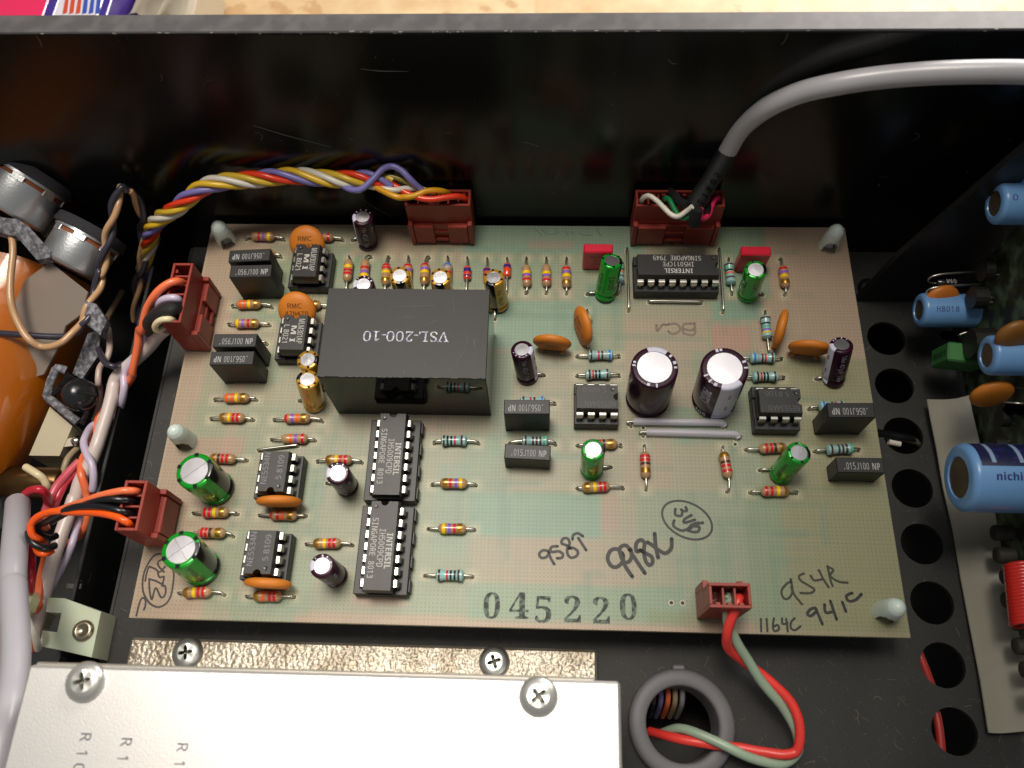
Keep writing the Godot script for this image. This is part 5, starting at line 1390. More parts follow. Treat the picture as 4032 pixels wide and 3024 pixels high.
	fg.quad(Vector3(x0, top, -50.65), Vector3(x0, top, 130), Vector3(x0, top - 1.2, 130), Vector3(x0, top - 1.2, -50.65), Vector3.LEFT)
	var fl := part("floor_plate", fg, flo, o)
	var st := Geo.new()
	st.box(Vector3(-34, top + 0.06, 51.0), Vector3(112.2, 0.1, 12.0), 0.0)
	var lip := Geo.new()
	lip.box(Vector3(x0 - 0.5, top - 6.0, 39.5), Vector3(1.0, 12.0, 180.0), 0.2)
	part("plate_flange", lip, clean, o)
	var ch := Geo.new()
	ch.box(Vector3(0, -52.0, 30.0), Vector3(420, 1.5, 162), 0.0)
	part("chassis_bottom", ch, dark, o)
	var dv := Geo.new()
	dv.box(Vector3(-97.6, -29.5, 40.0), Vector3(0.9, 43.0, 181.0), 0.15)
	part("divider_plate", dv, clean, o)
	for k in 2:
		var tabg := Geo.new()
		tabg.box(Vector3(-98.6 - k * 0.7, -9.5 - k * 2.0, 41.5 + k * 3.2), Vector3(3.4 - k, 0.8, 1.2), 0.1)
		part("punched_tab", tabg, std("tab_grey", "6a6a68", 0.4, 0.6), o)
	# scratches on the wall
	for q in [[Vector3(-58.5, 35, -50.62), Vector3(-43, 28.0, -50.62)], [Vector3(-39.2, 8.2, -50.62), Vector3(-33.3, 1.2, -50.62)], [Vector3(-31.5, 51.2, -50.62), Vector3(-22, 50.5, -50.62)]]:
		var sg := Geo.new()
		var a: Vector3 = q[0]
		var b: Vector3 = q[1]
		sg.tube([a, a.lerp(b, 0.4) + Vector3(0, -0.3, 0), b], [0.05, 0.09, 0.03], 5)
		part("scratch", sg, std("scratch_grey", "55534e", 0.6), o)
	# triangular gusset on the right
	var gs := thing("gusset_bracket", "black triangular bracket plate behind the blue capacitors on the right", "bracket")
	var gg := Geo.new()
	gg.slab([Vector3(85.4, -12.9, -35.7), Vector3(150, -12.9, -35.7), Vector3(150, 120, -35.7), Vector3(115.9, 120, -35.7), Vector3(96.0, 41.5, -35.7), Vector3(88.0, 8.0, -35.7)], Vector3(0, 0, -1.6))
	part("plate", gg, std("gusset_paint", "ffffff", 0.42, 0.0, {"albedo_texture": strip_tex, "uv1_triplanar": true, "uv1_scale": Vector3(12, 12, 12)}), gs)
	var sw := thing("floor_screw", "black pan-head screw in the floor beside the foot of the triangular bracket", "screw", Vector3(89.2, -13, -39.4))
	var sg2 := Geo.new()
	sg2.lathe([Vector2(3.0, 0), Vector2(2.8, 0.8), Vector2(1.9, 1.5), Vector2(0, 1.75)], 20)
	part("head", sg2, dark, sw)

func phillips(o: Node3D, m: Material, r: float, deg: float, depth_m: Material) -> void:
	# pan head with a cross recess
	var g := Geo.new()
	var seg := 40
	var prof := [Vector2(1.0, 0.0), Vector2(1.0, 0.12), Vector2(0.93, 0.26), Vector2(0.78, 0.38), Vector2(0.56, 0.44)]
	var pp := []
	for q in prof:
		pp.append(q * r)
	g.lathe(pp, seg)
	# centre with the recess: a cross outline stepped down
	var cross := PackedVector2Array()
	var ring := PackedVector2Array()
	for k in seg:
		var a := TAU * k / seg
		var c := absf(cos(2.0 * (a - deg_to_rad(deg))))
		var rr := lerpf(0.15, 0.46, pow(c, 2.2))
		cross.append(Vector2(cos(a), sin(a)) * rr * r)
		ring.append(Vector2(cos(a), sin(a)) * 0.56 * r)
	for k in seg:
		var k2 := (k + 1) % seg
		g.quad(Vector3(ring[k].x, 0.44 * r, ring[k].y), Vector3(ring[k2].x, 0.44 * r, ring[k2].y), Vector3(cross[k2].x, 0.45 * r, cross[k2].y), Vector3(cross[k].x, 0.45 * r, cross[k].y), Vector3.UP)
	part("head", g, m, o)
	var h := Geo.new()
	for k in seg:
		var k2 := (k + 1) % seg
		var i0 := cross[k] * 0.55
		var i1 := cross[k2] * 0.55
		h.quad(Vector3(cross[k].x, 0.45 * r, cross[k].y), Vector3(cross[k2].x, 0.45 * r, cross[k2].y), Vector3(i1.x, 0.08 * r, i1.y), Vector3(i0.x, 0.08 * r, i0.y), Vector3.UP)
		h.tri(Vector3(i0.x, 0.08 * r, i0.y), Vector3(i1.x, 0.08 * r, i1.y), Vector3(0, 0.05 * r, 0), Vector3.UP)
	part("cross_recess", h, depth_m, o)

func build_front_box() -> void:
	# the satin metal cover at the bottom edge and the bracket under it
	var alu := std("satin_aluminium", "e4e2e0", 0.38, 0.75, {"normal_enabled": true, "normal_texture": ramp_noise(14, 0.15, [], [], 512, true), "normal_scale": 0.05, "uv1_triplanar": true, "uv1_scale": Vector3(30, 30, 30)})
	var zinc := std("bracket_zinc", "ffffff", 0.42, 0.65, {"albedo_texture": ramp_noise(15, 0.012, [0.25, 0.45, 0.7], ["968c7c", "a89f90", "b2aa9c"], 512, false, 5), "uv1_triplanar": true, "uv1_scale": Vector3(16, 16, 16), "normal_enabled": true, "normal_texture": ramp_noise(16, 0.2, [], [], 256, true), "normal_scale": 0.3})
	var o := thing("metal_cover_box", "satin silver metal cover box printed R104, R104 and R105 at the bottom edge", "cover box")
	var g := Geo.new()
	g.box(Vector3(-30.8, 8.5, 112), Vector3(99.8, 43.0, 101.2), 0.5)
	part("cover", g, alu, o)
	var fl := Geo.new()
	fl.box(Vector3(-32.5, 28.6, 61.3), Vector3(95.0, 1.5, 0.9), 0.3)
	part("back_lip", fl, std("cover_edge", "a8a49a", 0.45, 0.6), o)
	var ink := std("cover_print", "55545c", 0.6)
	var letters := lettering(o)
	for q in [[-68.2, "R104"], [-61.3, "R104"], [-51.9, "R105"]]:
		for k in 4:
			# letters run down towards the viewer, each turned a quarter
			var z := 72.2 + 0.2 + k * 2.25 + (0.55 if q[0] > -66 else 0.0) + (0.5 if q[0] > -55 else 0.0)
			print_flat(letters, q[1][k], 1.75, 1.25 if q[1][k] != "1" else 0.55, flat_up(Vector3(q[0], 30.04, z), -90.0), ink, "sans")
	var b := thing("mounting_bracket", "grey zinc-plated bracket strip along the front of the board under the silver box", "bracket")
	var bg := Geo.new()
	bg.box(Vector3(-33.0, -11.8, 58.0), Vector3(101.9, 2.2, 12.2), 0.6)
	part("strip", bg, zinc, b)
	var sr := std("screw_steel", "b4b6b2", 0.35, 0.9)
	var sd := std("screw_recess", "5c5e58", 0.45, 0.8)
	var s1 := thing("bracket_screw", "left cross-head screw on the grey bracket strip", "screw", Vector3(-70.6, -10.7, 54.9), turn(20))
	phillips(s1, sr, 3.35, 10, sd)
	var s2 := thing("bracket_screw", "right cross-head screw on the grey bracket strip", "screw", Vector3(-4.0, -10.7, 55.0), turn(0))
	phillips(s2, sr, 3.3, -20, sd)
	var sb := std("cover_screw_steel", "dcdcd6", 0.3, 0.8)
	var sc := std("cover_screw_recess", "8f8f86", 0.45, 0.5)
	var s3 := thing("cover_screw", "left cross-head screw on the silver cover box above the print R104", "screw", Vector3(-70.2, 30, 63.9), turn(-15))
	phillips(s3, sb, 3.3, -30, sc)
	var s4 := thing("cover_screw", "right cross-head screw at the corner of the silver cover box", "screw", Vector3(5.7, 30, 64.1), turn(30))
	phillips(s4, sb, 3.2, -10, sc)
	# grommet
	var gr := thing("cable_grommet", "grey plastic grommet ring in the floor with wires passing through", "grommet", Vector3(35.2, -13, 66.2))
	var rg := Geo.new()
	var pr := [Vector2(8.3, -4.0), Vector2(10.9, 0.0), Vector2(10.9, 2.2), Vector2(10.6, 3.2), Vector2(10.0, 3.6), Vector2(7.9, 3.6), Vector2(7.5, 3.3), Vector2(7.4, 2.6), Vector2(7.4, -6.0)]
	rg.lathe(pr, 56)
	part("ring", rg, std("grommet_grey", "6f6e72", 0.55), gr)
	var tb := Geo.new()
	tb.box(Vector3(0, 1.4, -10.9), Vector3(2.6, 1.6, 1.6), 0.3)
	part("tab", tb, std("grommet_grey", "6f6e72", 0.55), gr)
	# ribbon of wires down the hole
	var cols := ["navy", "violet", "orange", "tan", "greyw", "sage"]
	for k in 5:
		var wg := Geo.new()
		var x := 30.5 + k * 1.55
		wg.tube(catmull([Vector3(x, -20.5, 56.5), Vector3(x, -17.5, 59.3), Vector3(x + 0.1, -20, 62.0), Vector3(x + 0.3, -30, 64.0)], 5), 0.62, 8)
		var wn := part(numbered("inner_wire"), wg, wire_mat(cols[k]), self)
		tag(wn, ["dark navy", "violet", "orange", "tan", "grey"][k] + " wire deep inside the grey grommet", "wire", "wires inside the grommet")

# ------------------------------------------------------------------ the black potted box
func build_potted_box() -> void:
	var o := thing("potted_module", "big black potted module box printed VSL-200-10 upside down", "module", Vector3(-23.7, 0, -7.85))
	var gl := std("module_gloss", "080808", 0.05, 0.0, {"metallic_specular": 0.38})
	var tp := std("module_top", "c8c8c8", 0.5, 0.0, {"albedo_texture": dusty(512, Color(0.115, 0.112, 0.112), 420, 26, 81, Color(0.7, 0.7, 0.7), 0.9, 0.025), "uv1_triplanar": true, "uv1_scale": Vector3(26, 26, 26)})
	var g := Geo.new()
	g.box(Vector3(0, 10.15, 0), Vector3(35.2, 20.3, 21.2), 0.12)
	part("case", g, gl, o)
	var t := Geo.new()
	t.box(Vector3(0, 20.36, 0), Vector3(35.1, 0.24, 21.1), 0.06)
	part("top_plate", t, tp, o)
	var ink := std("module_print", "d2d6e2", 0.55, 0.0, {"albedo_texture": ramp_noise(18, 0.06, [0.3, 0.6], ["9aa0b4", "ffffff"], 256), "uv1_triplanar": true, "uv1_scale": Vector3(100, 100, 100)})
	print_flat(lettering(o), "VSL-200-10", 2.35, 18.2, flat_up(Vector3(0.3, 20.5, 1.0), 180), ink, "serifr")
	for q in [[-4, -6, 6, -6.6], [9.5, -8.5, 9.8, -4.5], [13, 4, 10, 9.4], [12.6, 0, 13.3, 2.5], [4, -1.8, 6.5, -3], [15, 5.5, 14.4, 8], [-2, -3.4, 2, -3.7]]:
		var sg := Geo.new()
		sg.tube([Vector3(q[0], 20.48, q[1]), Vector3((q[0] + q[2]) / 2 + 0.4, 20.48, (q[1] + q[3]) / 2), Vector3(q[2], 20.48, q[3])], [0.02, 0.055, 0.02], 4)
		part("scratch", sg, std("module_scratch", "6e6e70", 0.6), o)
	var ed := Geo.new()
	for k in 26:
		var x := rng.randf_range(-17, 17)
		ed.box(Vector3(x, 20.46, 10.52), Vector3(rng.randf_range(0.2, 1.4), 0.06, 0.06))
	var en := part("worn_edge", ed, std("module_scratch", "6e6e70", 0.6), o)
	en.set_meta("kind", "stuff")

# ------------------------------------------------------------------ the rest of the board
func build_small() -> void:
	# red box capacitors
	var red := std("red_case", "c81c36", 0.3, 0.0, {"clearcoat_enabled": true, "clearcoat": 0.3, "clearcoat_roughness": 0.2})
	var pr := std("red_print", "8f2030", 0.5)
	for q in [[18.2, -37.5, "red box capacitor behind the green one left of the sixteen-pin chip"], [55.25, -37.1, "red box capacitor behind the green one right of the sixteen-pin chip"]]:
		var o := thing("red_box_capacitor", q[2], "capacitor", Vector3(q[0], 0, q[1]), Basis.IDENTITY, "red box capacitors")
		var g := Geo.new()
		g.box(Vector3(0, 4.1, 0), Vector3(7.0, 7.8, 2.5), 0.32)
		part("case", g, red, o)
		var hl := lettering(o)
		for k in 3:
			print_flat(hl, ["WIMA", "0,1", "100"][k], 0.9, [3.6, 1.9, 2.4][k], Transform3D(Basis.IDENTITY, Vector3(0, 5.8 - k * 1.45, 1.27)), pr, "bold")
	# bare jumpers
	for q in [[Vector2(25.74, -41.92), Vector2(25.69, -24.76), 1.6, "long upright bare jumper wire left of the sixteen-pin chip"], [Vector2(48.27, -42.01), Vector2(48.01, -24.65), 1.6, "long upright bare jumper wire right of the sixteen-pin chip"], [Vector2(30.62, -27.18), Vector2(43.19, -27.13), 1.0, "level bare jumper wire in front of the sixteen-pin chip"], [Vector2(-58.33, 12.12), Vector2(-49.47, 10.8), 0.9, "slanting bare jumper wire behind the upper NE5534N chip"]]:
		var a := Vector3(q[0].x, -0.3, q[0].y)
		var b := Vector3(q[1].x, -0.3, q[1].y)
		var h := Vector3(0, q[2] + 0.3, 0)
		var g := Geo.new()
		g.tube(catmull([a, a + h * 0.75, a.lerp(b, 0.08) + h, a.lerp(b, 0.5) + h * 1.02, a.lerp(b, 0.92) + h, b + h * 0.75, b], 5), 0.3, 8)
		var n := part(numbered("jumper_wire"), g, tinned(), self)
		tag(n, q[3], "jumper wire", "bare jumper wires")
		drill(q[0])
		drill(q[1])
	# sleeved jumpers
	for q in [[Vector3(25.9, 0.95, 3.9), Vector3(45.2, 0.95, 3.9), Vector2(25.47, 4.79), Vector2(45.99, 4.77), "clear sleeved jumper wire, nearer the big purple capacitors"], [Vector3(28.7, 0.95, 6.35), Vector3(48.2, 0.95, 6.6), Vector2(28.11, 7.06), Vector2(48.5, 7.44), "clear sleeved jumper wire, farther from the big purple capacitors"]]:
		var a: Vector3 = q[0]
		var b: Vector3 = q[1]
		var o := thing("sleeved_jumper", q[4], "jumper wire", (a + b) / 2, Basis.IDENTITY, "sleeved jumper wires")
		var g := Geo.new()
		var mid := (a + b) / 2
		g.tube(catmull([a - mid, a.lerp(b, 0.25) - mid, a.lerp(b, 0.75) - mid + Vector3(0, 0.05, 0), b - mid, b - mid + Vector3(0.8, -0.5, 0.4)], 5), 0.85, 12)
		part("sleeve", g, std("clear_sleeve", "d6d4de", 0.22, 0.0, {"transparency": BaseMaterial3D.TRANSPARENCY_ALPHA, "albedo_color": Color(0.84, 0.83, 0.88, 0.55)}), o)
		var c := Geo.new()
		c.tube(catmull([Vector3(q[2].x, -0.3, q[2].y) - mid, Vector3(q[2].x, 0.6, q[2].y - 0.3) - mid, a - mid + Vector3(0.3, 0, 0), b - mid, Vector3(q[3].x, 0.5, q[3].y) - mid, Vector3(q[3].x, -0.3, q[3].y) - mid], 5), 0.3, 8)
		part("core_wire", c, tinned(), o)
		drill(q[2])
		drill(q[3])
	# short leads of the cans that show beside them
	for q in [[0, Vector2(-43.2, -44.2), Vector3(-41.2, 0.7, -44.9)], [4, Vector2(-6.2, -22.1), Vector3(-6.3, 0.9, -25.4)], [6, Vector2(-50.8, -0.2), Vector3(-48.2, 0.7, -0.2)], [7, Vector2(15.8, -29.3), Vector3(18.2, 0.8, -29.4)], [8, Vector2(58.1, -29.5), Vector3(56.2, 0.8, -29.9)], [9, Vector2(20.9, 14.5), Vector3(18.6, 0.8, 14.8)], [10, Vector2(53.1, 14.6), Vector3(55.4, 0.8, 14.6)], [13, Vector2(-42.0, 19.4), Vector3(-40.2, 0.7, 19.6)], [15, Vector2(5.9, -7.5), Vector3(3.2, 0.8, -7.6)], [16, Vector2(67.9, -7.5), Vector3(70.1, 0.8, -7.8)]]:
		var off: Vector3 = can_nodes[q[0]].position / MM
		var h := Vector3(q[1].x, -0.3, q[1].y) - off
		var e: Vector3 = q[2] - off
		var g := Geo.new()
		g.tube(catmull([h, h + Vector3(0, 0.7, 0), h.lerp(e, 0.4) + Vector3(0, 0.75, 0), e], 5), 0.3, 8)
		part("lead", g, tinned(), can_nodes[q[0]])
		drill(q[1])

# ------------------------------------------------------------------ left of the board
func build_left() -> void:
	var can := std("pot_can", "c9cdd0", 0.34, 0.85, {"normal_enabled": true, "normal_texture": ramp_noise(61, 0.05, [], [], 256, true), "normal_scale": 0.15, "uv1_triplanar": true, "uv1_scale": Vector3(100, 100, 100)})
	var fel := std("gasket_fibre", "34343a", 0.9, 0.0, {"normal_enabled": true, "normal_texture": ramp_noise(62, 0.2, [], [], 256, true), "normal_scale": 0.8, "uv1_triplanar": true, "uv1_scale": Vector3(150, 150, 150)})
	var phe := std("phenolic", "8a4a26", 0.55)
	var dust := std("grey_dusty", "ffffff", 0.85, 0.0, {"albedo_texture": ramp_noise(63, 0.04, [0.3, 0.55, 0.75], ["4c4c52", "74747c", "a2a2aa"], 256, false, 5), "uv1_triplanar": true, "uv1_scale": Vector3(60, 60, 60), "normal_enabled": true, "normal_texture": ramp_noise(64, 0.15, [], [], 256, true), "normal_scale": 0.9})
	for q in POTS:
		var o := thing("potentiometer", q[4], "potentiometer", q[0], stand(Vector3.ZERO, q[1]), "potentiometers at the left edge")
		var r: float = q[2]
		var l: float = q[3]
		var g := Geo.new()
		g.lathe([Vector2(0, 0), Vector2(r * 0.86, 0), Vector2(r * 0.96, 0.3), Vector2(r, 1.0), Vector2(r, l), Vector2(r - 0.5, l)], 40)
		part("can", g, can, o)
		var w := Geo.new()
		w.lathe([Vector2(r - 0.8, l - 0.5), Vector2(r - 0.25, l - 0.4), Vector2(r - 0.25, l + 1.0), Vector2(0, l + 1.0)], 40)
		part("wafer", w, phe, o)
		for k in 7:
			var t := Geo.new()
			var a := TAU * k / 7.0 + 0.3
			t.box(Vector3(0, 0, 0), Vector3(0.5, 1.9, 3.0), 0.1, Transform3D(Basis(Vector3.UP, -a), Vector3(cos(a) * (r - 0.1), l + 0.5, sin(a) * (r - 0.1))))
			part("crimp_tab", t, can, o)
		var pl := Geo.new()
		pl.lathe([Vector2(r - 1, l + 1.0), Vector2(r + 0.4, l + 1.0), Vector2(r + 0.4, l + 1.7), Vector2(0, l + 1.7)], 40)
		part("mounting_plate", pl, can, o)
		var ga := Geo.new()
		ga.lathe([Vector2(r - 1, l + 1.72), Vector2(r + 0.9, l + 1.72), Vector2(r + 1.2, l + 2.2), Vector2(r + 0.9, l + 4.3), Vector2(0, l + 4.4)], 40)
		part("gasket", ga, fel, o)
	# terminal board between the two
	var tb := thing("terminal_wafer", "dirty brown terminal wafer with solder blobs between the two silver potentiometers", "terminal board")
	var tg := Geo.new()
	tg.slab(LEFT_POLYS[0], Vector3(0.3, -1.2, 0.3))
	part("wafer", tg, std("grimy", "ffffff", 0.6, 0.0, {"albedo_texture": ramp_noise(65, 0.05, [0.35, 0.6, 0.75], ["14120c", "3a321e", "6a6248"], 256), "uv1_triplanar": true, "uv1_scale": Vector3(60, 60, 60)}), tb)
	for k in 3:
		var sb := Geo.new()
		sb.lathe([Vector2(0.9, 0), Vector2(0.75, 0.5), Vector2(0.4, 0.8), Vector2(0, 0.9)], 10, Transform3D(Basis.IDENTITY, (LEFT_POLYS[0][0] as Vector3).lerp(LEFT_POLYS[0][2], 0.3 + 0.2 * k) + Vector3(0, 0.1, 0)))
		part("solder_blob", sb, tinned(), tb)
	# wrapped coil
	var co := thing("wrapped_coil", "big coil wrapped in orange film at the left edge", "coil", Vector3(-137, -12, -8), Basis(Vector3.UP, deg_to_rad(-6)))
	var core := std("coil_orange", "ffffff", 0.4, 0.0, {"albedo_texture": ramp_noise(66, 0.006, [0.3, 0.5, 0.7], ["d04a14", "d8591c", "c8642c"], 256), "uv1_triplanar": true, "uv1_scale": Vector3(14, 14, 14)})
	var lie := Transform3D(Basis(Vector3(1, 0, 0), Vector3(0, 0, 1), Vector3(0, -1, 0)) * Basis.from_scale(Vector3(1, 1, 0.8)), Vector3.ZERO)
	var g1 := Geo.new()
	g1.lathe([Vector2(0, -34), Vector2(10, -33), Vector2(15, -28), Vector2(17.2, -12), Vector2(17, 4), Vector2(14, 18), Vector2(8, 27), Vector2(0, 29)], 48, lie)
	part("core", g1, core, co)
	var film := std("amber_film", "c97a16", 0.16, 0.0, {"clearcoat_enabled": true, "clearcoat": 1.0, "clearcoat_roughness": 0.05, "transparency": BaseMaterial3D.TRANSPARENCY_ALPHA, "albedo_color": Color(0.82, 0.46, 0.06, 0.72), "normal_enabled": true, "normal_texture": ramp_noise(67, 0.012, [], [], 256, true), "normal_scale": 0.35, "uv1_triplanar": true, "uv1_scale": Vector3(25, 25, 25)})
	film.roughness = 0.3
	var fr := []
	var fn := []
	for a in 26:
		var u := a / 25.0
		var z := lerpf(-30.0, 37.0, u)
		var rr := 20.5 * sqrt(clampf(1.0 - pow(maxf(u - 0.35, 0.0) / 0.68, 2.0), 0.02, 1.0)) + 0.5 * sin(u * 19.0)
		var row := []
		var nr := []
		for b in 41:
			var th := -0.5 + 3.9 * b / 40.0
			var wr := 1.0 + 0.035 * sin(th * 5.0 + u * 7.0) + 0.02 * sin(th * 13.0 - u * 11.0)
			row.append(Vector3(cos(th) * rr * wr, sin(th) * rr * wr * 0.82, z))
			nr.append(Vector3(cos(th), sin(th), 0.15 + 0.6 * u).normalized())
		fr.append(row)
		fn.append(nr)
	var g2 := Geo.new()
	g2.smooth_grid(fr, fn, false)
	part("film_wrap", g2, film, co)
	# creased end folds of the film
	for k in 5:
		var fg := Geo.new()
		var a := 0.5 + k * 0.28
		fg.slab([Vector3(cos(a) * 12, sin(a) * 10 + 1, 24), Vector3(cos(a + 0.3) * 13, sin(a + 0.3) * 10.5 + 1, 25), Vector3(cos(a + 0.22) * 5, sin(a + 0.2) * 4.5, 38.5 - k * 0.6), Vector3(cos(a) * 4.5, sin(a) * 4, 38 - k * 0.4)], Vector3(0.05, 0.12, 0.05))
		part("film_fold", fg, std("amber_fold", "d88a10", 0.12, 0.35), co)
	# clear sheet
	var sh := thing("plastic_sheet", "cloudy grey plastic sheet lying over the orange coil at the left", "plastic sheet")
	var sg := Geo.new()
	sg.slab(LEFT_POLYS[1], Vector3(-0.05, 0.5, 0.1))
	part("sheet", sg, std("cloudy_sheet", "a09890", 0.3, 0.0, {"transparency": BaseMaterial3D.TRANSPARENCY_ALPHA, "albedo_color": Color(0.62, 0.58, 0.54, 0.62), "clearcoat_enabled": true, "clearcoat": 0.5, "clearcoat_roughness": 0.2}), sh)
	# dusty grey edges and brackets
	var names := ["grey dusty bracket edge running below the upper potentiometer", "grey dusty bracket arm running down behind the cable bundle", "grey dusty clip where the twisted pair crosses the plastic sheet", "grey angle bracket holding the black bolt, at the left"]
	for k in 4:
		var br := thing("dusty_bracket", names[k], "bracket")
		var bg := Geo.new()
		bg.slab(LEFT_POLYS[2 + k], Vector3(0.3, 2.6 if k != 1 else 1.6, 0.2))
		part("plate", bg, dust, br)
		if k == 3:
			# raised flanges round the plate
			var pts: Array = LEFT_POLYS[5]
			for e in [[0, 1], [2, 0], [2, 3]]:
				var fg := Geo.new()
				var a: Vector3 = pts[e[0]]
				var b: Vector3 = pts[e[1]]
				fg.tube([a + Vector3(0, 2.8, 0), a.lerp(b, 0.5) + Vector3(0, 3.2, 0), b + Vector3(0, 2.8, 0)], 1.05, 8)
				part("flange", fg, dust, br)
	var bo := thing("round_head_bolt", "black round-head bolt with a steel nut on the grey angle bracket", "bolt", BOLT, stand(Vector3.ZERO, Vector3(0.62, 0.62, 0.1)))
	var nut := Geo.new()
	nut.lathe([Vector2(0, -3.2), Vector2(3.4, -3.2), Vector2(3.6, -2.9), Vector2(3.6, -0.9), Vector2(3.3, -0.5), Vector2(0, -0.5)], 6)
	part("nut", nut, std("nut_steel", "b5a99a", 0.35, 0.8), bo)
	var hd := Geo.new()
	hd.lathe([Vector2(0, -0.4), Vector2(4.1, -0.4), Vector2(4.1, 0.3), Vector2(3.6, 1.6), Vector2(2.5, 2.6), Vector2(1.2, 3.05), Vector2(0, 3.15)], 28)
	part("head", hd, std("bolt_black", "2a2b2e", 0.22, 0.3), bo)
	var slot := Geo.new()
	slot.box(Vector3(0.6, 2.95, 0), Vector3(4.4, 0.6, 0.9), 0.1)
	part("slot", slot, std("slot_dark", "060607", 0.7), bo)
	# cream block
	var cb := thing("cream_block", "cream plastic block beside the tip of the orange film", "block")
	var cg := Geo.new()
	cg.slab(LEFT_POLYS[6], Vector3(0, -14, 0))
	part("block", cg, std("cream_plastic", "c9c0a4", 0.5), cb)
	var ct := thing("small_tie", "small cream strap with a silver stud beside the cream block", "strap")
	var tg2 := Geo.new()
	tg2.slab(LEFT_POLYS[7], Vector3(0, 0.8, 0.2))
	part("strap", tg2, std("cream_strap", "cfc6b4", 0.45), ct)
	var stud := Geo.new()
	stud.lathe([Vector2(1.3, 0), Vector2(1.2, 0.5), Vector2(0.7, 0.95), Vector2(0, 1.1)], 14, Transform3D(Basis.IDENTITY, STUD))
	part("stud", stud, std("can_bright", "c9cac4", 0.2, 1.0), ct)
	# brown metal can below the coil and a grey capsule at the edge
	var bm := thing("brown_can", "brownish metal can in the shadow below the orange coil", "can", Vector3(-117.5, -14, 16.5), Basis(Vector3.FORWARD, PI / 2))
	var bmg := Geo.new()
	bmg.lathe([Vector2(0, -8), Vector2(3.6, -8), Vector2(4, -7.4), Vector2(4, 7.4), Vector2(3.6, 8), Vector2(0, 8)], 24)
	part("can", bmg, std("brown_metal", "5c4426", 0.3, 0.8), bm)
	var gy := thing("grey_block", "grey rounded plastic block at the left edge beside the thick cable", "block", Vector3(-134, -10, 21))
	var gyg := Geo.new()
	gyg.box(Vector3.ZERO, Vector3(14, 14, 14), 3.0)
	part("block", gyg, std("grey_plastic", "70767c", 0.4), gy)
	var bl := thing("pale_plate", "pale blue-grey plate at the left edge under the orange film", "plate", Vector3(-137, -20, 18))
	var blg := Geo.new()
	blg.box(Vector3.ZERO, Vector3(20, 4, 16), 0.5)
	part("face", blg, std("pale_blue_grey", "9fa9ae", 0.5), bl)
	# nylon mount and cable tie
	var nm := thing("cable_tie_mount", "pale nylon cable tie mount with a steel rivet at the lower left", "tie mount")
	var ng := Geo.new()
	var nyl := std("nylon_mount", "c6cdb4", 0.34, 0.0, {"subsurf_scatter_enabled": true, "subsurf_scatter_strength": 0.2})
	ng.slab([MOUNT[1], MOUNT[2], MOUNT[3], MOUNT[4]], Vector3(0, -9, 0))
	part("block", ng, nyl, nm)
	for k in 2:
		var a: Vector3 = MOUNT[0] if k == 0 else (MOUNT[5] as Vector3).lerp(MOUNT[0], 0.32)
		var b: Vector3 = (MOUNT[0] as Vector3).lerp(MOUNT[5], 0.3) if k == 0 else MOUNT[5]
		var c: Vector3 = (MOUNT[1] as Vector3).lerp(MOUNT[4], 0.3 if k == 0 else 1.0)
		var d: Vector3 = MOUNT[1] if k == 0 else (MOUNT[1] as Vector3).lerp(MOUNT[4], 0.68)
		var jg := Geo.new()
		jg.slab([a, d, c, b], Vector3(0, -8, 0))
		part("jaw", jg, nyl, nm)
	var rv := Geo.new()
	rv.lathe([Vector2(2.3, 0), Vector2(2.2, 0.5), Vector2(1.7, 0.85), Vector2(1.2, 0.8), Vector2(0.9, 0.45), Vector2(0, 0.35)], 24, Transform3D(Basis.IDENTITY, RIVET))
	part("rivet", rv, std("rivet_steel", "a39a86", 0.28, 0.9), nm)
	var ti := thing("cable_tie", "cream cable tie round the thick grey cable, its head at the left edge", "cable tie")
	var th := Geo.new()
	th.box(Vector3.ZERO, Vector3(11.5, 5.4, 5.0), 1.1, Transform3D(Basis(Vector3.UP, deg_to_rad(-8)), TIE[0]))
	var tm := std("tie_nylon", "dcdcae", 0.35, 0.0, {"subsurf_scatter_enabled": true, "subsurf_scatter_strength": 0.2})
	part("head", th, tm, ti)
	var sgm := Geo.new()
	var sp := catmull([TIE[0], TIE[1], TIE[2], TIE[3]], 6)
	var ra := []
	var rb := []
	for q in sp:
		ra.append([q + Vector3(0.6, 0, -2.1), q + Vector3(-0.6, 0, 2.1)])
		rb.append([Vector3(0.2, 1, 0).normalized(), Vector3(0.2, 1, 0).normalized()])
	sgm.smooth_grid(ra, rb, false)
	for q in ra:
		q[0] = q[0] - Vector3(0, 1.0, 0)
		q[1] = q[1] - Vector3(0, 1.0, 0)
	sgm.smooth_grid(ra, rb, false)
	part("strap", sgm, tm, ti)

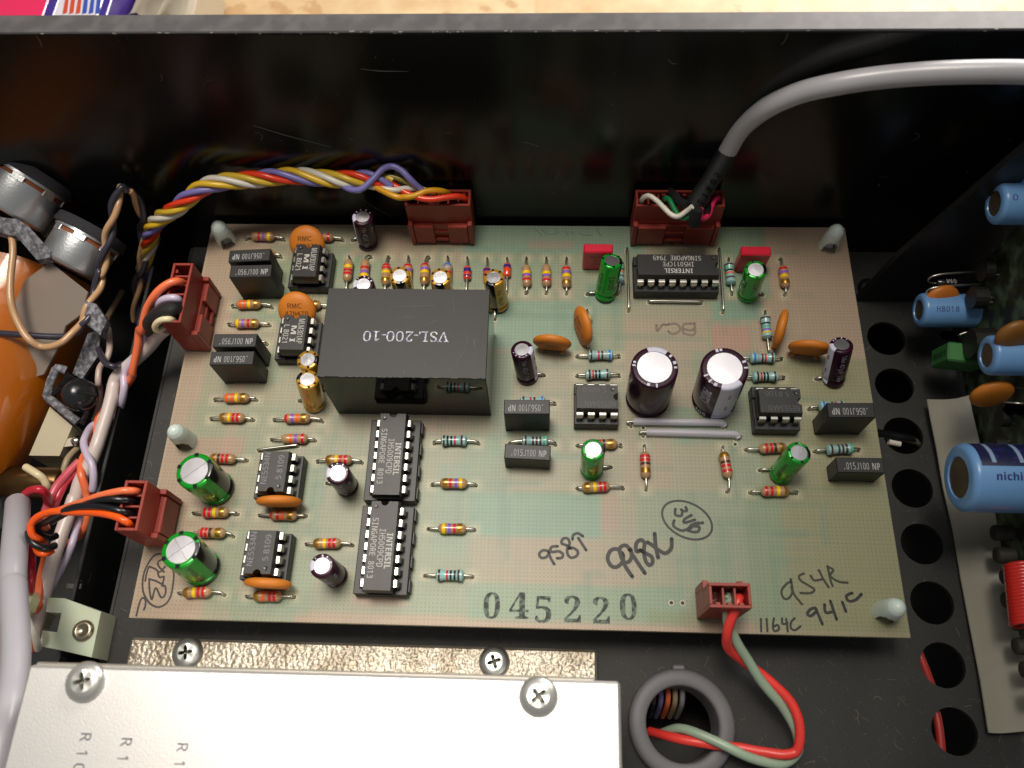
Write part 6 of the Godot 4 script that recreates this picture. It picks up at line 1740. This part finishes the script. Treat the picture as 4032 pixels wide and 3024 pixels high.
# ------------------------------------------------------------------ right of the board
func build_right() -> void:
	var bx := 106.0
	var o := thing("upright_board", "dark green circuit board standing upright at the right edge", "circuit board")
	var g := Geo.new()
	g.box(Vector3(bx + 0.8, 40, 21), Vector3(1.6, 98, 108), 0.0)
	part("laminate", g, std("upright_laminate", "ffffff", 0.5, 0.0, {"albedo_texture": ramp_noise(91, 0.02, [0.3, 0.5, 0.72], ["24261a", "3a4630", "55684e"], 512), "uv1_triplanar": true, "uv1_scale": Vector3(18, 18, 18)}), o)
	var blue := std("blue_sleeve", "6f9fd4", 0.34, 0.0, {"clearcoat_enabled": true, "clearcoat": 0.35, "clearcoat_roughness": 0.2})
	var brown := std("can_end", "6a5a48", 0.35, 0.55)
	var navy := std("blue_print", "28286e", 0.5)
	for q in BLUES:
		var r: float = q[2]
		var l: float = bx - q[0].x
		var c := thing("blue_capacitor", q[3], "capacitor", q[0], Basis.IDENTITY, "pale blue capacitors on the upright board")
		var xf := Transform3D(Basis(Vector3(0, -1, 0), Vector3(-1, 0, 0), Vector3(0, 0, -1)), Vector3(l, 0, 0))
		var sh := 0.5 + 0.12 * r
		var cg := Geo.new()
		var pr := [Vector2(r * 0.8, 0), Vector2(r, 0.4), Vector2(r, l - sh)]
		for k in 6:
			var a := (k + 1) * PI / 12.0
			pr.append(Vector2(r - sh + sh * cos(a), l - sh + sh * sin(a)))
		pr.append(Vector2(r * 0.62, l))
		pr.append(Vector2(r * 0.6, l - 0.25))
		cg.lathe(pr, 40, xf)
		part("sleeve", cg, blue, c)
		var eg := Geo.new()
		eg.lathe([Vector2(r * 0.61, l - 0.25), Vector2(0, l - 0.2)], 28, xf)
		part("metal_end", eg, brown, c)
		var hl := lettering(c, xf)
		for t in q[4]:
			# text, cap, width, azimuth, place along the can
			print_round(hl, t[0], t[1], t[2], r + 0.03, t[3], l - t[4], -1, navy, t[5])
		if r > 5:
			var st := Geo.new()
			st.lathe([Vector2(r + 0.02, 0.5), Vector2(r + 0.02, l - sh - 0.3), Vector2(r - 0.3, l - sh * 0.4)], 10, xf, deg_to_rad(118), deg_to_rad(178))
			part("dark_band", st, std("blue_band", "1c2046", 0.35), c)
			for k in 2:
				var ar := Geo.new()
				ar.lathe([Vector2(r + 0.04, l - 4.4 - k * 5.2), Vector2(r + 0.04, l - 3.6 - k * 5.2)], 8, xf, deg_to_rad(124), deg_to_rad(172))
				part("band_arrow", ar, std("blue_pale_print", "8fa6c8", 0.4), c)
	# orange and brown discs on the upright board
	for q in [[Vector3(97.5, 4.0, -26.0), 62.0, 8.8, "orange ceramic disc lying over the black diodes on the right", "c8742c"], [Vector3(99.0, 13.5, 1.5), 80.0, 8.6, "orange ceramic disc below the pale blue 85 degree capacitor", "cc7a28"], [Vector3(98.5, 26.5, -5.5), 70.0, 7.5, "brown dipped disc on top of the pale blue 85 degree capacitor", "8a5a24"]]:
		var dn := thing("disc_capacitor", q[3], "capacitor", q[0], Basis.IDENTITY, "discs on the upright board")
		var dg := Geo.new()
		var f := 0.0
		var rot := Transform3D(Basis(Vector3(0, 0, 1), deg_to_rad(-18)) * Basis(Vector3(1, 0, 0), deg_to_rad(q[1])), Vector3.ZERO)
		var rr: float = q[2] / 2
		var prof := []
		for k in 13:
			var a := -PI / 2 + PI * k / 12.0
			prof.append(Vector2(rr * pow(maxf(cos(a), 0), 0.6), 1.35 * sin(a)))
		dg.lathe(prof, 28, rot)
		part("coating", dg, std("disc_" + q[4], q[4], 0.45), dn)
		for s in [-1.0, 1.0]:
			var lg := Geo.new()
			lg.tube(catmull([rot * Vector3(rr * 0.8, 0, s * 1.8), Vector3(bx - q[0].x - 2, -0.5, s * 1.8), Vector3(bx - q[0].x + 0.4, -0.6, s * 1.8)], 4), 0.35, 6)
			part("lead", lg, tinned(), dn)
	# black diodes with hairpin leads
	for k in 2:
		var z := -30.2 + k * 2.6
		var y := 5.2 - k * 1.2
		var dn := thing("hairpin_diode", ["upper", "lower"][k] + " of two black cylinders with hairpin leads over the small blue capacitor", "diode", Vector3(96.5 - k * 0.4, y, z), Basis.IDENTITY, "black diodes with hairpin leads")
		var dg := Geo.new()
		dg.lathe([Vector2(0, 0), Vector2(1.15, 0.05), Vector2(1.35, 0.3), Vector2(1.35, 6.2), Vector2(1.1, 6.5), Vector2(0, 6.5)], 20, Transform3D(Basis(Vector3.FORWARD, PI / 2), Vector3.ZERO))
		part("body", dg, std("diode_black", "17171a", 0.2), dn)
		var lg := Geo.new()
		lg.tube(catmull([Vector3(0.3, 0, 0), Vector3(-1.0, 0.1, 0), Vector3(-1.9, 1.0, -0.3), Vector3(-1.2, 2.2, -0.6), Vector3(2, 2.9, -0.9), Vector3(9.8, 3.4, -1.2)], 6), 0.28, 8)
		part("hairpin_lead", lg, std("lead_bright", "c8c4bc", 0.3, 1.0), dn)
		print_flat(lettering(dn), "0M", 1.1, 2.2, flat_up(Vector3(3.2, 1.37, 0.2), 180), std("diode_print", "9a9a98", 0.6), "bold")
	# green box capacitor
	var gb := thing("green_box_capacitor", "green box capacitor printed 0.1K100 below a black transistor on the right", "capacitor", Vector3(97.6, 0.8, -13.6), turn(-6))
	var gg := Geo.new()
	gg.box(Vector3(3.6, 0, 0), Vector3(9.5, 9.0, 4.4), 0.4, Transform3D(Basis(Vector3.RIGHT, deg_to_rad(14)), Vector3.ZERO))
	part("case", gg, std("green_case", "3f7a40", 0.42), gb)
	var gl := lettering(gb, Transform3D(Basis(Vector3.RIGHT, deg_to_rad(14)), Vector3.ZERO))
	print_flat(gl, "0.1K100", 1.4, 6.4, Transform3D(Basis(Vector3(0, 1, 0), Vector3(0, 0, 1), Vector3(1, 0, 0)) * Basis(Vector3.UP, PI), Vector3(-1.18, 0, 0)), std("green_print", "16201a", 0.5), "bold")
	# black transistors: a D-shaped body on three leads
	var ti := 0
	for q in [[Vector3(99.5, 8.5, -13.0), 3.4, "round black transistor above the green box capacitor on the right"], [Vector3(101.5, 9.5, -24.0), 2.6, "small black transistor right of the small blue capacitor"], [Vector3(102.5, 14.0, -28.5), 2.6, "small black transistor at the right edge beside the upper orange disc"], [Vector3(102.0, 4.0, 9.5), 2.3, "dusty transistor just behind the biggest blue capacitor"], [Vector3(102.5, 8.0, 4.5), 2.0, "dusty square-ended transistor above the plastic sheet"]]:
		var t := thing("transistor", q[2], "transistor", q[0], Basis.IDENTITY, "transistors on the upright board")
		var r: float = q[1]
		var outline := PackedVector2Array()
		for k in 15:
			var a := -0.3 * PI + 1.6 * PI * k / 14.0
			outline.append(Vector2(cos(a), sin(a)) * r)
		var tg := Geo.new()
		tg.loft(outline, 0.0, outline, bx - q[0].x - 1.5, true, true, Transform3D(Basis(Vector3(0, -1, 0), Vector3(1, 0, 0), Vector3(0, 0, 1)), Vector3.ZERO))
		part("body", tg, std("transistor_black", "1d1c1a", 0.5), t)
		for s in 3:
			var lg := Geo.new()
			lg.tube([Vector3(bx - q[0].x - 1.6, 0, (s - 1) * 1.27), Vector3(bx - q[0].x + 0.3, 0, (s - 1) * 1.27)], 0.25, 6)
			part("lead", lg, tinned(), t)
	# yellow film capacitors
	for q in [[Vector3(99.3, 18.5, -39.5), "yellow film capacitor, the lower left of two by the triangular bracket"], [Vector3(104.0, 24.0, -38.5), "yellow film capacitor, the upper right of two under the blue capacitor"]]:
		var t := thing("yellow_capacitor", q[1], "capacitor", q[0], Basis.IDENTITY, "yellow film capacitors")
		var yg := Geo.new()
		var ol := PackedVector2Array()
		for k in 20:
			var a := TAU * k / 20.0
			ol.append(Vector2(cos(a) * 1.5, sin(a) * 2.9))
		yg.loft(ol, 0, ol, 7.0, true, true, Transform3D(Basis(Vector3(0, 0, 1), Vector3(1, 0, 0), Vector3(0, 1, 0)), Vector3.ZERO))
		part("end_fill", yg, std("yellow_end", "9a8a1e", 0.5), t)
		var sg := Geo.new()
		var ol2 := PackedVector2Array()
		for q2 in ol:
			ol2.append(q2 * 1.06)
		sg.loft(ol2, 0.8, ol2, 7.2, false, false, Transform3D(Basis(Vector3(0, 0, 1), Vector3(1, 0, 0), Vector3(0, 1, 0)), Vector3.ZERO))
		part("clear_wrap", sg, std("smoky_wrap", "3a3830", 0.15), t)
	# small glass resistor bits and red beads
	for q in [[Vector3(100.5, -0.5, -19.5), "small dark red bead with a bare lead below the small blue capacitor"], [Vector3(104.0, 12.0, 4.2), "purple beaded part at the right edge below the orange disc"]]:
		var t := thing("bead_resistor", q[1], "resistor", q[0])
		var b := Geo.new()
		b.lathe(resistor_profile("c", 5.0), 16, Transform3D(Basis(Vector3(0.3, 0.8, 0.5).normalized().cross(Vector3.UP).normalized(), Vector3(0.3, 0.8, 0.5).normalized(), Vector3(0.3, 0.8, 0.5).normalized().cross(Vector3(0.3, 0.8, 0.5).normalized().cross(Vector3.UP).normalized())), Vector3.ZERO))
		part("body", b, std("bead_red", "6e2a30", 0.35), t)
		var lg := Geo.new()
		lg.tube(catmull([Vector3(0.4, 1.4, 0.9), Vector3(2.5, 2.4, 0.4), Vector3(6.0, 3.2, -0.2)], 4), 0.25, 6)
		part("lead", lg, tinned(), t)
	# plastic insulating sheet
	var sh := thing("insulating_sheet", "translucent plastic insulating sheet under the blue capacitors, running down the right edge", "plastic sheet")
	var rows := []
	var nrm := []
	for a in SHEET.size():
		var row := []
		var nr := []
		for b in 9:
			var u := b / 8.0
			var e: Vector3 = SHEET[a]
			row.append(e + Vector3(u * 8.4, 3.2 * u * u + 0.35 * sin(u * 5.0 + a), 0.4 * sin(a * 1.7 + u * 3.0)))
			nr.append(Vector3(-0.35 * u, 1, 0.05).normalized())
		rows.append(row)
		nrm.append(nr)
	var sg := Geo.new()
	sg.smooth_grid(rows, nrm, false)
	var low := []
	for r in rows:
		var l2 := []
		for v in r:
			l2.append(v - Vector3(0, 0.35, 0))
		low.append(l2)
	sg.smooth_grid(low, nrm, false)
	part("sheet", sg, std("milky_sheet", "b0ae9e", 0.4, 0.0, {"transparency": BaseMaterial3D.TRANSPARENCY_ALPHA, "albedo_color": Color(0.6, 0.59, 0.53, 0.86), "normal_enabled": true, "normal_texture": ramp_noise(93, 0.01, [], [], 256, true), "normal_scale": 0.3, "uv1_triplanar": true, "uv1_scale": Vector3(30, 30, 30)}), sh)
	# red coil
	var cl := thing("red_coil", "red enamelled wire coil at the right edge", "coil", COIL[0])
	var cg := Geo.new()
	var cp := []
	var ax: Vector3 = COIL[1] - COIL[0]
	for k in 18 * 12 + 1:
		var a := TAU * k / 12.0
		cp.append(ax * (k / 216.0) + Vector3(cos(a) * 2.6, sin(a) * 2.6, 0))
	cg.tube(cp, 0.5, 7)
	part("winding", cg, std("enamel_red", "d02a20", 0.3, 0.0, {"clearcoat_enabled": true, "clearcoat": 0.5, "clearcoat_roughness": 0.15}), cl)
	var cc := Geo.new()
	cc.tube([Vector3.ZERO, ax], 2.0, 14)
	part("core", cc, std("coil_core", "2a2622", 0.6), cl)
	# sundry dusty parts low on the upright board, half behind the sheet
	for k in 8:
		var t := thing("stud_transistor", "dusty dark stub behind the plastic sheet, %s of eight" % ["rearmost", "second from the back", "third from the back", "fourth from the back", "fourth from the front", "third from the front", "second from the front", "nearest"][k], "component", Vector3(101.5, -2 + rng.randf_range(-1, 1), 27 + k * 4.6))
		var bg := Geo.new()
		bg.lathe([Vector2(0, 0), Vector2(1.5, 0), Vector2(1.7, 0.3), Vector2(1.7, 3.6), Vector2(0, 3.8)], 14, Transform3D(Basis(Vector3.FORWARD, PI / 2), Vector3.ZERO))
		part("body", bg, std("dusty_part", "34302a", 0.7), t)

# ------------------------------------------------------------------ cable sleeve, bench and packet
func build_around() -> void:
	var sl := thing("heat_shrink_sleeve", "black heat-shrink sleeve with worn yellow print on the end of the thick grey cable", "sleeve")
	var g := Geo.new()
	var pts := catmull([SLEEVE[0], (SLEEVE[0] as Vector3).lerp(SLEEVE[1], 0.35) + Vector3(0.2, 0.3, 0), (SLEEVE[0] as Vector3).lerp(SLEEVE[1], 0.7), SLEEVE[1]], 6)
	var rad := []
	for k in pts.size():
		var u := float(k) / (pts.size() - 1)
		rad.append(2.3 + 0.16 * sin(u * 9.0) - 0.12 * u)
	g.tube(pts, rad, 24)
	part("sleeve", g, std("shrink_black", "17181a", 0.5, 0.0, {"normal_enabled": true, "normal_texture": ramp_noise(51, 0.03, [], [], 256, true), "normal_scale": 0.35, "uv1_triplanar": true, "uv1_scale": Vector3(100, 100, 100)}), sl)
	var ink := std("shrink_print", "6e6f24", 0.7)
	var ax: Vector3 = (SLEEVE[1] - SLEEVE[0]).normalized()
	var face := (Vector3(6, 180, 75) - SLEEVE[0])
	face = (face - ax * face.dot(ax)).normalized()
	var sd := ax.cross(face)
	var hl := lettering(sl)
	for k in 7:
		var gl := glyphs(["E", "1", "6", "0", "5", "8", "0"][k], "sans")
		var geo := Geo.new()
		var cen: Vector3 = (SLEEVE[1] as Vector3).lerp(SLEEVE[0], 0.12 + k * 0.125)
		for v in gl[0]:
			var th: float = (v.y - 0.0) * 0.62 + 0.35
			var d := face * cos(th) - sd * sin(th)
			geo.vert(cen + d * 2.44 - ax * (v.x * 1.2), d)
		geo.i = gl[1] if gl[1] != null and gl[1].size() else PackedInt32Array(range(gl[0].size()))
		part("printed_text", geo, ink, hl)
	# bench
	var bench := std("bench_wood", "ffffff", 0.5, 0.0, {"albedo_texture": wood_texture(), "uv1_triplanar": true, "uv1_scale": Vector3(3.2, 3.2, 3.2)})
	var b := MeshInstance3D.new()
	var bg := Geo.new()
	bg.box(Vector3(0, -63, -100), Vector3(1400, 20, 1000), 1.0)
	b.mesh = bg.mesh()
	b.material_override = bench
	b.name = numbered("bench_top")
	add_child(b, true)
	b.set_meta("kind", "structure")
	b.set_meta("label", "pale wooden bench top behind the black chassis")
	# packet
	var pk := thing("printed_packet", "pink, purple and white printed packet on the bench at the top left corner", "packet", Vector3(-162, -53, -150))
	var cols := ["e8285f", "3f2a86", "dcd8e0"]
	var xs := [[-30.0, 0.4], [0.4, 4.0], [4.0, 19.0], [19.0, 22.0]]
	var kk := [0, 1, 2, 1]
	for k in 4:
		var pg := Geo.new()
		var a: float = xs[k][0]
		var c: float = xs[k][1]
		pg.box(Vector3((a + c) / 2, 16.5, -20), Vector3(c - a - 0.02, 33, 50), 0.3)
		part("panel", pg, std("packet_" + cols[kk[k]], cols[kk[k]], 0.25, 0.0, {"clearcoat_enabled": true, "clearcoat": 0.6, "clearcoat_roughness": 0.1}), pk)
	for k in 6:
		var sg := Geo.new()
		var x := 6.0 + k * 2.2
		sg.slab([Vector3(x, 33.05, -4 + (k % 2) * 1.5), Vector3(x + 1.1, 33.05, -4.4), Vector3(x + 2.4, 33.05, 3.6), Vector3(x + 1.0, 33.05, 4.2)], Vector3(0, 0.05, 0))
		part("printed_stroke", sg, std("packet_red" if k < 3 else "packet_blue", "c84a30" if k < 3 else "3450a8", 0.35), pk)
	var bagm := thing("clear_bag", "crumpled clear plastic bag on the bench beside the printed packet", "bag", Vector3(-128, -53, -152))
	var rows := []
	var nrm := []
	for a in 7:
		var row := []
		var nr := []
		for q in 11:
			row.append(Vector3(q * 2.1 - 10.0, 26.0 + 2.5 * sin(q * 1.3 + a) + 1.5 * sin(q * 2.9 - a * 2.0), a * 6.0 - 36.0))
			nr.append(Vector3(0.5 * sin(q * 1.7 + a), 1, 0.4 * cos(q + a * 2.0)).normalized())
		rows.append(row)
		nrm.append(nr)
	var gg := Geo.new()
	gg.smooth_grid(rows, nrm, false)
	part("film", gg, std("bag_film", "c8c0b0", 0.35, 0.0, {"transparency": BaseMaterial3D.TRANSPARENCY_ALPHA, "albedo_color": Color(0.72, 0.68, 0.6, 0.6)}), bagm)
	var bf := Geo.new()
	bf.box(Vector3(0, 11.5, -18), Vector3(20, 23, 34), 2.0)
	part("contents", bf, std("bag_content", "aca08a", 0.6), bagm)

func wood_texture() -> ImageTexture:
	var f := FastNoiseLite.new()
	f.seed = 5
	f.frequency = 0.012
	var f2 := FastNoiseLite.new()
	f2.seed = 6
	f2.frequency = 0.03
	f2.fractal_octaves = 4
	var im := Image.create(768, 768, false, Image.FORMAT_RGB8)
	for y in 768:
		for x in 768:
			var v := f.get_noise_2d(x * 0.25, y * 1.6) * 0.5 + f2.get_noise_2d(x, y) * 0.5
			var c := Color("cfae80").lerp(Color("e6cfa6"), clampf(0.5 + v, 0, 1))
			var w := f2.get_noise_2d(y * 0.6 + 300.0, x * 0.6)
			if w > 0.22:
				c = c.lerp(Color("b88f60"), clampf((w - 0.22) * 4.0, 0, 0.6))
			im.set_pixel(x, y, c)
	return ImageTexture.create_from_image(im)

# ------------------------------------------------------------------ assembly
func _ready() -> void:
	rng.seed = 2024
	# camera
	var cam := Camera3D.new()
	cam.name = "camera"
	cam.near = 0.005
	cam.far = 10.0
	cam.fov = 49.76
	cam.transform = Transform3D(Basis(Vector3(0.99906, -0.03197, -0.02935), Vector3(-0.01374, 0.40858, -0.91262), Vector3(0.04117, 0.91216, 0.40776)), Vector3(0.00625, 0.17489, 0.07285))
	var lens := CameraAttributesPhysical.new()
	lens.frustum_focal_length = 25.88
	lens.frustum_focus_distance = 0.19
	lens.exposure_aperture = 20.0
	lens.frustum_near = 0.005
	lens.frustum_far = 10.0
	cam.attributes = lens
	add_child(cam)
	cam.current = true
	# surroundings, ceiling panel and two added lights
	var env := Environment.new()
	env.background_mode = Environment.BG_COLOR
	env.background_color = Color(0.18, 0.18, 0.183).linear_to_srgb()
	env.background_energy_multiplier = 1.0
	env.tonemap_mode = Environment.TONE_MAPPER_LINEAR
	env.tonemap_exposure = 0.94
	env.sdfgi_enabled = true
	env.ssao_enabled = true
	env.ssil_enabled = true
	var we := WorldEnvironment.new()
	we.name = "environment"
	we.environment = env
	add_child(we)
	var lamp := AreaLight3D.new()
	lamp.name = "ceiling_panel_light"
	lamp.area_size = Vector2(0.62, 0.42)
	lamp.light_energy = 0.19
	lamp.light_color = Color(1.0, 0.98, 0.95)
	lamp.shadow_enabled = true
	lamp.position = Vector3(-0.02, 0.75, -0.23)
	lamp.rotation_degrees = Vector3(-90, 0, 0)
	add_child(lamp)
	var spot := SpotLight3D.new()
	spot.name = "added_gradient_light"  # added spot; its cone edge dims the front-right of the board
	spot.light_energy = 0.42
	spot.light_size = 0.11
	spot.light_color = Color(1.0, 0.96, 0.9)
	spot.spot_angle = 17.0
	spot.spot_angle_attenuation = 1.0
	spot.shadow_enabled = true
	spot.position = Vector3(-0.08, 0.6, -0.08)
	add_child(spot)
	spot.look_at(Vector3(-0.05, 0.0, -0.02), Vector3.FORWARD)
	var rear := AreaLight3D.new()
	rear.name = "added_bench_light"  # added light, not a known source; brightens the bench behind the chassis
	rear.area_size = Vector2(0.4, 0.3)
	rear.light_energy = 0.95
	rear.light_color = Color(1.0, 0.97, 0.94)
	rear.shadow_enabled = true
	rear.position = Vector3(0.4, 0.34, -0.62)
	add_child(rear)
	rear.look_at(Vector3(0.1, -0.05, -0.2), Vector3.UP)
	# lettering
	for q in [["sans", "Droid Sans", 400], ["bold", "Droid Sans", 700], ["mono", "Droid Sans Mono", 400], ["serif", "Droid Serif", 700], ["serifr", "Droid Serif", 400]]:
		var sf := SystemFont.new()
		sf.font_names = PackedStringArray([q[1]])
		sf.font_weight = q[2]
		fonts[q[0]] = sf
	build_chassis()
	build_board()
	build_front_box()
	build_potted_box()
	for d in RESISTORS:
		make_resistor(d)
	var cans := []
	for k in CANS.size():
		make_can(CANS[k], k)
	for d in FILM_CAPS:
		make_film_cap(d)
	make_chip(8, Vector2(-51.6, -33.7), -87.8 - 2.2, [["MLM301AP", -0.3, -1.55, 1.35, 6.3, "sans"], ["M I", 0.4, 0.05, 1.2, 4.2, "bold"], ["L 8021", 0.4, 1.75, 1.2, 4.6, "sans"]], "eight-pin chip printed MLM301AP in front of the back orange disc", "black socket under the back MLM301AP chip", 10.2)
	make_chip(8, Vector2(-52.0, -14.3), -90, [["MLM301AP", -0.3, -1.55, 1.35, 6.3, "sans"], ["M I", 0.4, 0.05, 1.2, 4.2, "bold"], ["L 8021", 0.4, 1.75, 1.2, 4.6, "sans"]], "eight-pin chip printed MLM301AP left of the black module box", "black socket under the MLM301AP chip beside the black module box", 10.2)
	make_chip(8, Vector2(-51.75, 19.15), 90, [["NE5534N", 0.6, -1.75, 1.2, 7.0, "sans"], ["5 8109", 0.9, 1.35, 1.2, 5.4, "sans"]], "eight-pin chip printed NE5534N behind the middle orange disc, back one of two", "black socket under the back NE5534N chip")
	make_chip(8, Vector2(-51.95, 36.5), 90, [["NE5534N", 0.6, -1.75, 1.2, 7.0, "sans"], ["5 8109", 0.9, 1.35, 1.2, 5.4, "sans"]], "eight-pin chip printed NE5534N nearest the front left of the board", "black socket under the front NE5534N chip")
	var t14 := [["INTERSIL", 1.2, -1.7, 1.25, 7.3, "bold"], ["IH5009CPD", 0.6, -0.1, 1.25, 7.8, "mono"], ["SINGAPORE 8013", 0.6, 1.6, 1.2, 12.4, "mono"]]
	make_chip(14, Vector2(-27.1, 14.7), -90, t14, "fourteen-pin chip printed IH5009CPD touching the front of the black module box", "black socket under the back fourteen-pin chip", 11.2)
	make_chip(14, Vector2(-27.15, 34.5), -90.4, t14, "fourteen-pin chip printed IH5009CPD at the front, second of two in line", "black socket under the front fourteen-pin chip", 11.2)
	make_chip(16, Vector2(36.9, -33.3), 180, [["INTERSIL", 0.0, -1.65, 1.2, 6.6, "bold"], ["IH5011CPE", 0.0, 0.15, 1.25, 7.2, "mono"], ["SINGAPORE 7949", 0.2, 1.85, 1.25, 11.2, "mono"]], "sixteen-pin chip printed IH5011CPE in front of the back-right red connector", "black socket under the sixteen-pin chip")
	make_chip(8, Vector2(17.5, 0.75), 180, [["NE5534AN", -0.6, -1.7, 1.2, 6.6, "sans"], ["5 8050", 0.6, 1.6, 1.15, 5.2, "sans"]], "eight-pin chip with faint print NE5534AN left of the big purple capacitors", "black socket under the NE5534AN chip left of the big purple capacitors")
	make_chip(8, Vector2(57.15, 1.1), 180, [["NE5534AN", -0.6, -1.7, 1.2, 6.6, "sans"], ["5 8106", 0.6, 1.6, 1.15, 5.2, "sans"]], "dusty eight-pin chip with faint print right of the big purple capacitors", "black socket under the dusty chip right of the big purple capacitors", 10.4)
	var rmc := [["RMC", -0.2, 1.3, 1.1, 3.4], ["47N470", 0.1, -0.5, 1.0, 5.4]]
	make_disc(Vector3(-52.9, 5.0, -40.2), 90, 48, 8.9, "orange ceramic disc leaning back at the rear edge behind the back MLM301AP chip", rmc, 2.6)
	make_disc(Vector3(-52.8, 5.0, -21.4), 90, 48, 9.1, "orange ceramic disc leaning back behind the second MLM301AP chip", rmc, 2.6)
	make_disc(Vector3(14.6, 4.9, -18.2), 160, 8, 9.2, "orange ceramic disc standing edge-on, its print facing left, right of the black module box", rmc, 2.6)
	make_disc(Vector3(7.5, 4.3, -14.0), 96, -10, 9.0, "orange ceramic disc printed RMC 100 lying crosswise behind the small purple capacitor", [["RMC", 0.2, 0.7, 1.0, 3.2], ["100", 0.2, -0.9, 1.0, 2.6]], 2.6)
	make_disc(Vector3(59.8, 4.9, -17.9), 18, 6, 9.2, "plain orange ceramic disc standing edge-on right of the pale blue upright resistor", [], 2.6)
	make_disc(Vector3(66.0, 4.3, -13.4), 97, -12, 9.4, "plain orange ceramic disc lying crosswise behind the 47 microfarad purple capacitor", [], 2.6)
	make_disc(Vector3(-50.5, 4.5, 25.0), 88, -9, 9.6, "orange ceramic disc tucked against the front of the back NE5534N chip", [], 2.6)
	make_disc(Vector3(-50.3, 4.5, 42.3), 92, -9, 9.6, "orange ceramic disc tucked against the front of the front NE5534N chip", [], 2.6)
	make_connector(6, Vector2(-19.95, -46.9), 0, "red six-way connector at the back edge with the twisted bundle", 2)
	make_connector(8, Vector2(36.95, -47.0), 0, "red eight-way connector at the back edge under the heat-shrink sleeve", 2)
	make_connector(6, Vector2(-77.6, -20.4), 90, "red six-way connector at the left edge, back one of two", 2)
	make_connector(4, Vector2(-77.2, 29.2), 90, "red four-way connector at the left edge with black and orange wires", 1)
	make_connector(3, Vector2(41.5, 44.3), 180, "red three-way connector at the front edge with the red and green wire pair", 1)
	make_standoff(Vector2(-75.1, -43.75), 62, "white nylon standoff at the back-left corner of the board")
	make_standoff(Vector2(75.2, -43.7), 100, "white nylon standoff at the back-right corner of the board")
	make_standoff(Vector2(-75.2, 10.2), 85, "white nylon standoff at the left edge of the board")
	make_standoff(Vector2(75.5, 44.4), 110, "white nylon standoff at the shadowed front-right corner of the board")
	build_small()
	for d in WIRES:
		make_wire(d)
	for d in LOOSE_WIRES:
		make_wire(d)
	for d in TWISTS:
		make_twist(d)
	build_left()
	build_right()
	build_around()
